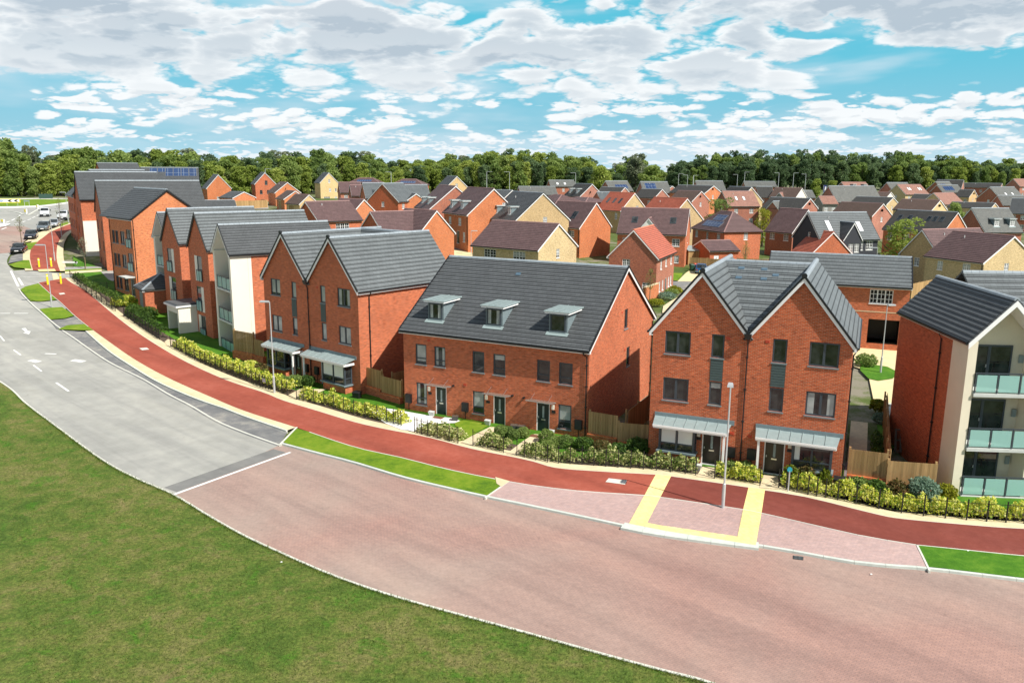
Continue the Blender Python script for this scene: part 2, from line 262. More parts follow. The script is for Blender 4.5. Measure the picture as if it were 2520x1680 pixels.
# ---------------------------------------------------------------- mesh helpers
class MB:
    def __init__(s): s.v = []; s.f = []
    def quad(s, *p):
        n = len(s.v); s.v += [tuple(q) for q in p]; s.f.append(tuple(range(n, n+len(p)))); return s
    def box(s, x0, x1, y0, y1, z0, z1):
        n = len(s.v); s.v += [(x, y, z) for z in (z0, z1) for y in (y0, y1) for x in (x0, x1)]
        s.f += [tuple(n+i for i in f) for f in ((0, 2, 3, 1), (4, 5, 7, 6), (0, 1, 5, 4), (2, 6, 7, 3), (0, 4, 6, 2), (1, 3, 7, 5))]; return s
    def hexa(s, lo, hi):
        """bottom ring and top ring of the same count"""
        n = len(s.v); k = len(lo); s.v += [tuple(p) for p in lo]+[tuple(p) for p in hi]
        s.f.append(tuple(n+i for i in range(k))[::-1]); s.f.append(tuple(n+k+i for i in range(k)))
        for i in range(k): s.f.append((n+i, n+(i+1) % k, n+k+(i+1) % k, n+k+i))
        return s
    def bar(s, a, b, w, h=None):
        h = h or w; a = Vector(a); b = Vector(b); d = (b-a).normalized()
        u = d.cross(Vector((0, 0, 1)));  u = u.normalized() if u.length > 1e-4 else Vector((1, 0, 0))
        v = u.cross(d).normalized(); u = u*w/2; v = v*h/2
        return s.hexa([a-u-v, a+u-v, a+u+v, a-u+v], [b-u-v, b+u-v, b+u+v, b-u+v])
    def tube(s, pts, rad, k=8):
        n0 = len(s.v); m = len(pts); pts = [Vector(p) for p in pts]
        rs = rad if isinstance(rad, (list, tuple)) else [rad]*m
        for i, p in enumerate(pts):
            d = (pts[min(i+1, m-1)]-pts[max(i-1, 0)]).normalized(); u = d.cross(Vector((.13, .31, 1))).normalized(); v = d.cross(u)
            for j in range(k):
                a = 2*pi*j/k; s.v.append(tuple(p+(u*cos(a)+v*sin(a))*rs[i]))
        for i in range(m-1):
            for j in range(k): s.f.append((n0+i*k+j, n0+i*k+(j+1) % k, n0+(i+1)*k+(j+1) % k, n0+(i+1)*k+j))
        s.f.append(tuple(n0+j for j in range(k))[::-1]); s.f.append(tuple(n0+(m-1)*k+j for j in range(k))); return s
    def build(s, name, mat, parent=None, loc=None, rot=0., smooth=False):
        me = bpy.data.meshes.new(name); me.from_pydata(s.v, [], s.f); me.update()
        if isinstance(mat, str): mat = M[mat]
        me.materials.append(mat)
        if smooth:
            for p in me.polygons: p.use_smooth = True
        o = bpy.data.objects.new(name, me); COL.objects.link(o)
        if parent: o.parent = parent
        if loc is not None: o.location = loc
        if rot: o.rotation_euler[2] = rot
        return o
def tag(o, label=None, cat=None, group=None, kind=None):
    if label: o['label'] = label
    if cat: o['category'] = cat
    if group: o['group'] = group
    if kind: o['kind'] = kind
    return o
def empty(name, loc, rot=0., label=None, cat=None, group=None):
    o = bpy.data.objects.new(name, None); COL.objects.link(o); o.location = loc; o.rotation_euler[2] = rot; o.empty_display_size = .2
    return tag(o, label, cat, group)
def copy_tree(o, parent=None):
    c = o.copy(); COL.objects.link(c); c.parent = parent
    for ch in [x for x in bpy.data.objects if x.parent == o]: copy_tree(ch, c)
    return c
KIDS = {}
# ---------------------------------------------------------------- building parts
class Side:
    """maps (along, height, inward depth) on one wall of a house to its local frame"""
    def __init__(s, side, W, D, y0=0.):
        s.side, s.W, s.D, s.y0 = side, W, D, y0
    def __call__(s, u, z, dep=0.):
        if s.side == 'f': return (u, s.y0+dep, z)
        if s.side == 'b': return (u, s.D-dep, z)
        if s.side == 'A': return (dep, u, z)
        return (s.W-dep, u, z)
def wall_face(mb, S, u0, u1, zlow, top, openings, rev=.1):
    """wall strip by strip, with real openings and their reveals; top(u) is the wall's upper edge"""
    us = sorted(set([u0, u1]+[x for o in openings for x in (o[0], o[2]) if u0 < x < u1]+[x for x in getattr(top, 'br', []) if u0 < x < u1]))
    for a, b in zip(us, us[1:]):
        if b-a < 1e-4: continue
        m = (a+b)/2; zs = zlow
        for o in sorted([o for o in openings if o[0] < m < o[2]], key=lambda o: o[1]):
            if o[1] > zs: mb.quad(S(a, zs), S(b, zs), S(b, o[1]), S(a, o[1]))
            zs = o[3]
        mb.quad(S(a, zs), S(b, zs), S(b, top(b)), S(a, top(a)))
    for (a, z0, b, z1) in [o[:4] for o in openings]:
        mb.quad(S(a, z0), S(b, z0), S(b, z0, rev), S(a, z0, rev)); mb.quad(S(a, z1), S(b, z1), S(b, z1, rev), S(a, z1, rev))
        mb.quad(S(a, z0), S(a, z1), S(a, z1, rev), S(a, z0, rev)); mb.quad(S(b, z0), S(b, z1), S(b, z1, rev), S(b, z0, rev))
def sbox(mb, S, u0, u1, z0, z1, d0, d1):
    p = [S(u0, z0, d0), S(u1, z0, d0), S(u1, z0, d1), S(u0, z0, d1)]; q = [S(u0, z1, d0), S(u1, z1, d0), S(u1, z1, d1), S(u0, z1, d1)]
    mb.hexa(p, q)
def window(par, S, u0, z0, u1, z1, st='dk2', d=.05, name='window', cur=None):
    wh = st.startswith('wh'); mat = 'white' if wh else 'anthracite'; fw = .075 if wh else .085
    m = MB()
    for a, b, c, e in ((u0, u1, z0, z0+fw), (u0, u1, z1-fw, z1), (u0, u0+fw, z0+fw, z1-fw), (u1-fw, u1, z0+fw, z1-fw)): sbox(m, S, a, b, c, e, d, d+.07)
    n = {'2': 2, '3': 3, '4': 4}.get(st[2:3], 1)
    for i in range(1, n):
        x = u0+(u1-u0)*i/n; sbox(m, S, x-fw*.7, x+fw*.7, z0+fw, z1-fw, d-.005, d+.065)
    if st.endswith('t'):                                        # low transom
        zt = z0+(z1-z0)*.3; sbox(m, S, u0+fw, u1-fw, zt-.03, zt+.03, d-.003, d+.06)
    if st.endswith('g'):                                        # glazing bars
        for i in range(n):
            a, b = u0+(u1-u0)*i/n, u0+(u1-u0)*(i+1)/n; x = (a+b)/2; sbox(m, S, x-.024, x+.024, z0+fw, z1-fw, d+.012, d+.06)
        nr = 3 if (z1-z0) > .95 else 2
        for j in range(1, nr):
            zz = z0+(z1-z0)*j/nr; sbox(m, S, u0+fw, u1-fw, zz-.024, zz+.024, d+.014, d+.06)
    w = m.build(name, mat, par)
    s_ = MB(); sbox(s_, S, u0-.04, u1+.04, z0-.07, z0-.002, -.05, d+.02); s_.build('sill', 'white' if wh else 'lead', w)
    p = MB(); p.quad(S(u0+fw, z0+fw, d+.04), S(u1-fw, z0+fw, d+.04), S(u1-fw, z1-fw, d+.04), S(u0+fw, z1-fw, d+.04)); p.build('pane', 'glass', w)
    if cur:
        f0 = cur[1] if len(cur) > 1 else 0.
        zc = z0+fw+(z1-z0-2*fw)*f0; k = 10 if cur[0] == 'n' else 1
        if cur[0] == 's':                                        # two side curtains
            for a, b in ((u0+fw, u0+fw+(u1-u0)*.22), (u1-fw-(u1-u0)*.22, u1-fw)): c = MB(); c.quad(S(a, zc, d+.036), S(b, zc, d+.036), S(b, z1-fw, d+.036), S(a, z1-fw, d+.036)); c.build('curtain', 'curtain_glazed', w)
        else:
            for i in range(n):
                c = MB()
                a, b = u0+(u1-u0)*i/n+fw, u0+(u1-u0)*(i+1)/n-fw
                c.quad(S(a, zc, d+.036), S(b, zc, d+.036), S(b, z1-fw, d+.036), S(a, z1-fw, d+.036)); c.build('blind', 'curtain_glazed', w)
    return w
m_, nt_, b_ = newmat('curtain_glazed'); tc_ = nd(nt_, 'ShaderNodeTexCoord'); n_ = noise_(nt_, tc_.outputs['Object'], 1.3, 3)
lk(nt_, ramp(nt_, n_.outputs[0], [(.3, (.22, .25, .25)), (.7, (.42, .45, .43))]), b_.inputs['Base Color']); b_.inputs['Coat Weight'].default_value = 1.; b_.inputs['Coat Roughness'].default_value = .05
def door(par, S, u0, z0, u1, z1, mat='green_door', d=.04, slot=True, gl=True):
    m = MB(); fw = .06
    for a, b, c, e in ((u0, u1, z1-fw, z1), (u0, u0+fw, z0, z1-fw), (u1-fw, u1, z0, z1-fw)): sbox(m, S, a, b, c, e, d-.01, d+.06)
    sbox(m, S, u0-.02, u1+.02, z0-.06, z0, -.06, d+.04)
    fr = m.build('door_frame', 'white', par)
    m = MB(); a, b = u0+fw, u1-fw; sbox(m, S, a, b, z0, z1-fw, d+.015, d+.055)
    dr = m.build('door', mat, par)
    cx = (a+b)/2; h = z1-z0
    if gl:
        m = MB(); sbox(m, S, cx-.06, cx+.06, z0+h*.48, z0+h*.88, d+.005, d+.02); m.build('door_glass', 'lead_pale', dr)
    if slot:
        m = MB(); sbox(m, S, cx-.14, cx+.14, z0+h*.40, z0+h*.44, d, d+.02); m.build('letter_slot', 'letterbox', dr)
    m = MB(); sbox(m, S, a+.05, a+.10, z0+h*.46, z0+h*.52, d-.03, d+.02); m.build('handle', 'steel', dr)
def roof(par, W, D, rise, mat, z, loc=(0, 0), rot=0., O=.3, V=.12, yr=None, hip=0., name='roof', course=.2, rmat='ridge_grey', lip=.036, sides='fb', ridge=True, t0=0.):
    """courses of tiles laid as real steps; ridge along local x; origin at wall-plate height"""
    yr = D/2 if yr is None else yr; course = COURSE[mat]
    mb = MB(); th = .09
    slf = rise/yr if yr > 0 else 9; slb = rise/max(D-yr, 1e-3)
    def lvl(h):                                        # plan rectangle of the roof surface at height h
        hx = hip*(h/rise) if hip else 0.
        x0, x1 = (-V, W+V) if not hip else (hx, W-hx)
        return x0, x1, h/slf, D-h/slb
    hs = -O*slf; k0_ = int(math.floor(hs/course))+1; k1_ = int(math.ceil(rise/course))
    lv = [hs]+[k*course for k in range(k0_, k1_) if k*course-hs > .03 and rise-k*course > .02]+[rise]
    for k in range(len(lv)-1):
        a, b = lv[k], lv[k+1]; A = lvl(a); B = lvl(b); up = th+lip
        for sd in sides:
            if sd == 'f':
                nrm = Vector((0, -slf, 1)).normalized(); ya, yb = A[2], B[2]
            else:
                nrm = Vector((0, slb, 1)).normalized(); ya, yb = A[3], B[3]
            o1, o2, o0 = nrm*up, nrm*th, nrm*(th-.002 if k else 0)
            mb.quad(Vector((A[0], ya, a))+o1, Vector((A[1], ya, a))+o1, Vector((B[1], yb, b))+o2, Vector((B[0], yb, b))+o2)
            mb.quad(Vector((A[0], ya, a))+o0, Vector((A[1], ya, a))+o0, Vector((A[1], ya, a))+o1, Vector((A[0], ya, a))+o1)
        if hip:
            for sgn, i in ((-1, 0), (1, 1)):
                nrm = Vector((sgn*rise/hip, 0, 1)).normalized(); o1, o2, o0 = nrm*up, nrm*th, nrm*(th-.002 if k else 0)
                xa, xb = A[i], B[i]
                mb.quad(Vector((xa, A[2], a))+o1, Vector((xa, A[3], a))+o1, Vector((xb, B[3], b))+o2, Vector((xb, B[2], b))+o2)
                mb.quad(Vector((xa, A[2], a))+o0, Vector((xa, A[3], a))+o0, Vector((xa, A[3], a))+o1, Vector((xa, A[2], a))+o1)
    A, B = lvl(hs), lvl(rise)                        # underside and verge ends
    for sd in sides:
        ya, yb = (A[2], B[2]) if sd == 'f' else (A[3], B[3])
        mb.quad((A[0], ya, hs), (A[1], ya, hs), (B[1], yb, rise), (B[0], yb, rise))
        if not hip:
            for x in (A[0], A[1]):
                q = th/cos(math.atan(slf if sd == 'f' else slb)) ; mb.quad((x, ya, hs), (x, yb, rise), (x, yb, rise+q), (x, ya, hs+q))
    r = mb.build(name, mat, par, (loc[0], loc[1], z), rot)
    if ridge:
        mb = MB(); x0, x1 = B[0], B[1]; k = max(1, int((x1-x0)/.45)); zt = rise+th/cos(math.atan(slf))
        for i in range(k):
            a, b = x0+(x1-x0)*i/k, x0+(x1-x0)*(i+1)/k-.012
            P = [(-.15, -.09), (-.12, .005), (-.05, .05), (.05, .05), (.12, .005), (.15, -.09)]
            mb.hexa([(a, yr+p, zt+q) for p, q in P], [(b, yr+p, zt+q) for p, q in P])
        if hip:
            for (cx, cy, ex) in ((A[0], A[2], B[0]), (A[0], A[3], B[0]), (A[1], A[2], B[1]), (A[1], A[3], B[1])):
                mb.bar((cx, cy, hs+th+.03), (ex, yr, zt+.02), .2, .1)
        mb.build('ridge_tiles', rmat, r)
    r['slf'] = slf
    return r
def verge(par, W, D, He, rise, side, O=.3, V=.12, hgt=.20, mat='white', dark=True, yr=None):
    """white bargeboards at one gable with the black verge strip over them"""
    yr = D/2 if yr is None else yr; x = -V if side == 'A' else W+V; s = -1 if side == 'A' else 1
    m = MB(); q = MB()
    for (y0, y1) in ((-O, yr), (D+O, yr)):
        sl = rise/yr if y0 < yr else rise/(D-yr); z0, z1 = He-O*sl, He+rise
        lo = [(x, y0, z0-hgt+.06), (x, y1, z1-hgt+.06), (x, y1, z1+.05), (x, y0, z0+.05)]
        m.hexa([(x+s*.004, b, c) for a, b, c in lo], [(x+s*.035, b, c) for a, b, c in lo])
        if dark:
            h2 = [(x, y0, z0+.052), (x, y1, z1+.052), (x, y1, z1+.185), (x, y0, z0+.185)]
            q.hexa([(x-s*.03, b, c) for a, b, c in h2], [(x+s*.05, b, c) for a, b, c in h2])
    b = m.build('bargeboard', mat, par)
    if dark: q.build('verge_strip', 'black', b)
def eave(par, W, D, He, slf, O=.3, V=.12, sides='f', white='white', x0=None, x1=None):
    x0 = -V if x0 is None else x0; x1 = W+V if x1 is None else x1
    for sd in sides:
        z = He-O*slf; y = -O if sd == 'f' else D+O; s = 1 if sd == 'f' else -1
        m = MB(); m.box(x0, x1, min(y+s*.01, y+s*.03), max(y+s*.01, y+s*.03), z-.13, z+.03); m.box(x0, x1, min(y+s*.03, s*.0+(0 if sd == 'f' else D)), max(y+s*.03, (0 if sd == 'f' else D)), z-.13, z-.11)
        f = m.build('fascia', white, par)
        g = MB(); P = [(-.01, 0), (-.03, -.08), (-.08, -.1), (-.125, -.07), (-.13, 0)]
        g.hexa([(x0, y+s*p, z+.045+q) for p, q in P], [(x1, y+s*p, z+.045+q) for p, q in P]); g.build('gutter', 'black', f)
def pipe(par, pts, r=.04, name='downpipe', mat='black'):
    m = MB(); m.tube(pts, r, 6)
    a = Vector(pts[-2]); b = Vector(pts[-1])
    for t in (.1, .35, .6, .85):
        p = a.lerp(b, t); m.box(p.x-r*1.6, p.x+r*1.6, p.y-r*1.6, p.y+r*1.6, p.z-.03, p.z+.03)
    return m.build(name, mat, par)
def skylight(par, W, D, He, rise, side, u0, u1, d0, d1, th=.12, yr=None, mat='glass', name='skylight', frame='anthracite'):
    """flat thing on a slope; d = level distance in from the wall"""
    yr = D/2 if yr is None else yr; sl = rise/yr if side == 'f' else rise/(D-yr)
    def P(u, d, h):
        n = Vector((0, -sl, 1) if side == 'f' else (0, sl, 1)).normalized()*h
        return Vector((u, d if side == 'f' else D-d, He+sl*d))+n
    m = MB(); m.hexa([P(u0, d0, .05), P(u1, d0, .05), P(u1, d1, .05), P(u0, d1, .05)], [P(u0, d0, th+.03), P(u1, d0, th+.03), P(u1, d1, th+.03), P(u0, d1, th+.03)])
    f = m.build(name, frame, par); e = .07 if name == 'skylight' else .03
    g = MB(); ed = e*.75; g.quad(P(u0+e, d0+ed, th+.036), P(u1-e, d0+ed, th+.036), P(u1-e, d1-ed, th+.036), P(u0+e, d1-ed, th+.036)); g.build('pane' if name == 'skylight' else 'cells', mat, f)
def dormer(par, He, sl, u0, u1, v, h, fr='dk1', cheek='lead', slab='lead_pale', trim='white'):
    zb = He+sl*v+.1; zt = zb+h; vb = (zt-He)/sl
    m = MB(); m.hexa([(u0, v, zb-.15), (u1, v, zb-.15), (u1, vb, zt-.15), (u0, vb, zt-.15)], [(u0, v, zt), (u1, v, zt), (u1, vb+.2, zt), (u0, vb+.2, zt)])
    d = m.build('dormer', cheek, par)
    m = MB(); m.hexa([(u0-.2, v-.28, zt+.002), (u1+.2, v-.28, zt+.002), (u1+.2, vb+.35, zt+.002), (u0-.2, vb+.35, zt+.002)], [(u0-.16, v-.24, zt+.12), (u1+.16, v-.24, zt+.12), (u1+.16, vb+.35, zt+.14), (u0-.16, vb+.35, zt+.14)])
    r = m.build('dormer_roof', trim, d)
    m = MB(); m.hexa([(u0-.25, v-.33, zt+.122), (u1+.25, v-.33, zt+.122), (u1+.25, vb+.4, zt+.142), (u0-.25, vb+.4, zt+.142)], [(u0-.22, v-.3, zt+.17), (u1+.22, v-.3, zt+.17), (u1+.22, vb+.4, zt+.19), (u0-.22, vb+.4, zt+.19)])
    for t in (.33, .66):
        x = u0+(u1-u0)*t; m.box(x-.015, x+.015, v-.28, vb+.35, zt+.19, zt+.215)
    m.build('lead_top', slab, d)
    window(d, Side('f', 0, 0, v-.08), u0+.1, zb+.06, u1-.1, zt-.06, fr, d=0., cur=('s',) if R.random() < .5 else None)
    m = MB(); P = lambda u, dd, hh: Vector((u, dd, He+sl*dd))+Vector((0, -sl, 1)).normalized()*hh
    m.hexa([P(u0-.12, v-.24, .13), P(u1+.12, v-.24, .13), P(u1+.12, v+.02, .13), P(u0-.12, v+.02, .13)], [P(u0-.12, v-.24, .145), P(u1+.12, v-.24, .145), P(u1+.12, v+.02, .145), P(u0-.12, v+.02, .145)])
    m.build('flashing', 'lead_pale', d)
class Top:
    def __init__(s, He, rise, D, yr=None): s.He, s.r, s.D = He, rise, D; s.yr = D/2 if yr is None else yr; s.br = [s.yr]
    def __call__(s, u): return s.He+s.r*(u/s.yr if u <= s.yr else (s.D-u)/(s.D-s.yr))-.01
class Flat:
    def __init__(s, z): s.z = z; s.br = []
    def __call__(s, u): return s.z

# ---------------------------------------------------------------- generic gabled house
def autowin(W, n, z0, z1, w=1.0):
    return [(W*(i+.5)/n-w/2, z0, W*(i+.5)/n+w/2, z1) for i in range(n)]
def house(fit, label, wall='brick_red', rf='tile_brown', wins=(), wst='wh2g', far=False, hip=0., doors=(), sky=(), solar=(), dorm=(), cross=(), O=.3, trim='white', cat='house', name='brick_house',
          rmat=None, ends='AB', group=None, gut='fb', wall2=None, split=None, pipes=(), dish=None, flue=None):
    X, Y, z, rot, W, D, He, Hr = fit; rise = Hr-He
    e = empty(name, (X, Y, z), rot, label, cat, group)
    rmat = rmat or {'tile_brown': 'ridge_brown', 'tile_old': 'ridge_brown', 'tile_red': 'ridge_red', 'tile_pink': 'ridge_brown'}.get(rf, 'ridge_grey')
    mb = MB()
    for sd in 'fbAB':
        S = Side(sd, W, D); L = [w[1:] for w in wins if w[0] == sd]+[d[1:5] for d in doors if d[0] == sd]
        wid = W if sd in 'fb' else D
        top = Flat(He) if (sd in 'fb' or hip) else Top(He, rise, D)
        wall_face(mb, S, 0, wid, -1.5, top, [o[:4] for o in L])
    mb.build('wall', wall, e)
    r = roof(e, W, D, rise, rf, He, O=O, hip=hip, rmat=rmat, course=.2 if not far else .28)
    sl = r['slf']
    if not hip:
        for sd in ends: verge(e, W, D, He, rise, sd, O=O, mat=trim, dark=not far and rf.startswith('slate'))
    eave(e, W, D, He, sl, O=O, sides=gut, V=.12 if not hip else -.0)
    for w in wins:
        st = w[5] if len(w) > 5 else (wst if w[3]-w[1] > .75 else wst[:2]+'1'+wst[3:])
        if st == 'hole': continue
        window(e, Side(w[0], W, D), *w[1:5], st=st, cur=(('n', R.uniform(0, .6)) if R.random() < .3 else None))
    for d in doors:
        door(e, Side(d[0], W, D), *d[1:5], mat=d[5] if len(d) > 5 else 'green_door', gl=not far, slot=False)
    for s in sky: skylight(e, W, D, He, rise, s[0], s[1], s[3], s[2], s[4], mat=s[5] if len(s) > 5 else 'glass')
    for s in solar: skylight(e, W, D, He, rise, s[0], s[1], s[3], s[2], s[4], mat='solar', name='solar_panel', frame='steel')
    for d in dorm: dormer(e, He, sl, *d[:4], fr=d[4] if len(d) > 4 else 'wh2g')
    for c in cross:                                         # small gabled wing breaking through the front slope
        u0, u1, proj, h0, h1, cm, crf = c[:7]; dep = (h1-He)/sl+proj+.4; w_ = u1-u0; zb = c[7] if len(c) > 7 else -1.5
        m = MB(); S = Side('f', W, D, -proj); tp = Top(h0, h1-h0, w_)
        T2 = lambda u: tp(u-u0)
        class _T:
            br = [u0+w_/2]
            def __call__(s, u): return tp(u-u0)
        ww = [q for q in (c[8] if len(c) > 8 else ())]
        wall_face(m, S, u0, u1, zb, _T(), ww)
        m.quad((u0, -proj, zb), (u0, dep, zb), (u0, dep, h0), (u0, -proj, h0)); m.quad((u1, -proj, zb), (u1, dep, zb), (u1, dep, h0), (u1, -proj, h0))
        g = m.build('gable_wing', cm, e)
        rr = roof(e, dep+proj, w_, h1-h0, crf, h0, loc=(u1, -proj), rot=pi/2, O=.18, V=.1, rmat={'tile_brown': 'ridge_brown', 'tile_pink': 'ridge_brown'}.get(crf, 'ridge_grey'), name='wing_roof')
        m = MB(); s_ = (h1-h0)/(w_/2)
        for (a, b) in ((u0-.18, u0+w_/2), (u1+.18, u0+w_/2)):
            za, zb2 = h0-.18*s_, h1; m.hexa([(a, -proj-.14, za-.14), (b, -proj-.14, zb2-.14), (b, -proj-.14, zb2+.05), (a, -proj-.14, za+.05)], [(a, -proj-.1, za-.14), (b, -proj-.1, zb2-.14), (b, -proj-.1, zb2+.05), (a, -proj-.1, za+.05)])
        m.build('bargeboard', 'white', g)
        for q in ww: window(e, S, *q, st='wh2g' if q[2]-q[0] > .75 else 'wh1g')
    if dish:
        S = Side(dish[0], W, D); u, zz = dish[1:3]; m = MB(); n = 12; c = Vector(S(u, zz, -.35))
        for i in range(n): a, b = 2*pi*i/n, 2*pi*(i+1)/n; m.quad(c, c+Vector((.33*cos(a), -.08, .33*sin(a))), c+Vector((.33*cos(b), -.08, .33*sin(b))))
        m.bar(c, S(u, zz-.1, 0), .04); m.build('satellite_dish', 'plastic_dark', e)
    if flue:
        sl_ = rise/(D/2); p_ = (flue[0], flue[1], He+sl_*flue[1]); m = MB(); m.tube([p_, (p_[0], p_[1], p_[2]+.45)], .07, 8); m.build('flue', 'dish', e)
    for p in pipes:
        S = Side(p[0], W, D); pipe(e, [S(p[1], He-.25, -O), S(p[1], He-.5, -.07), S(p[1], .0, -.07)])
    return e
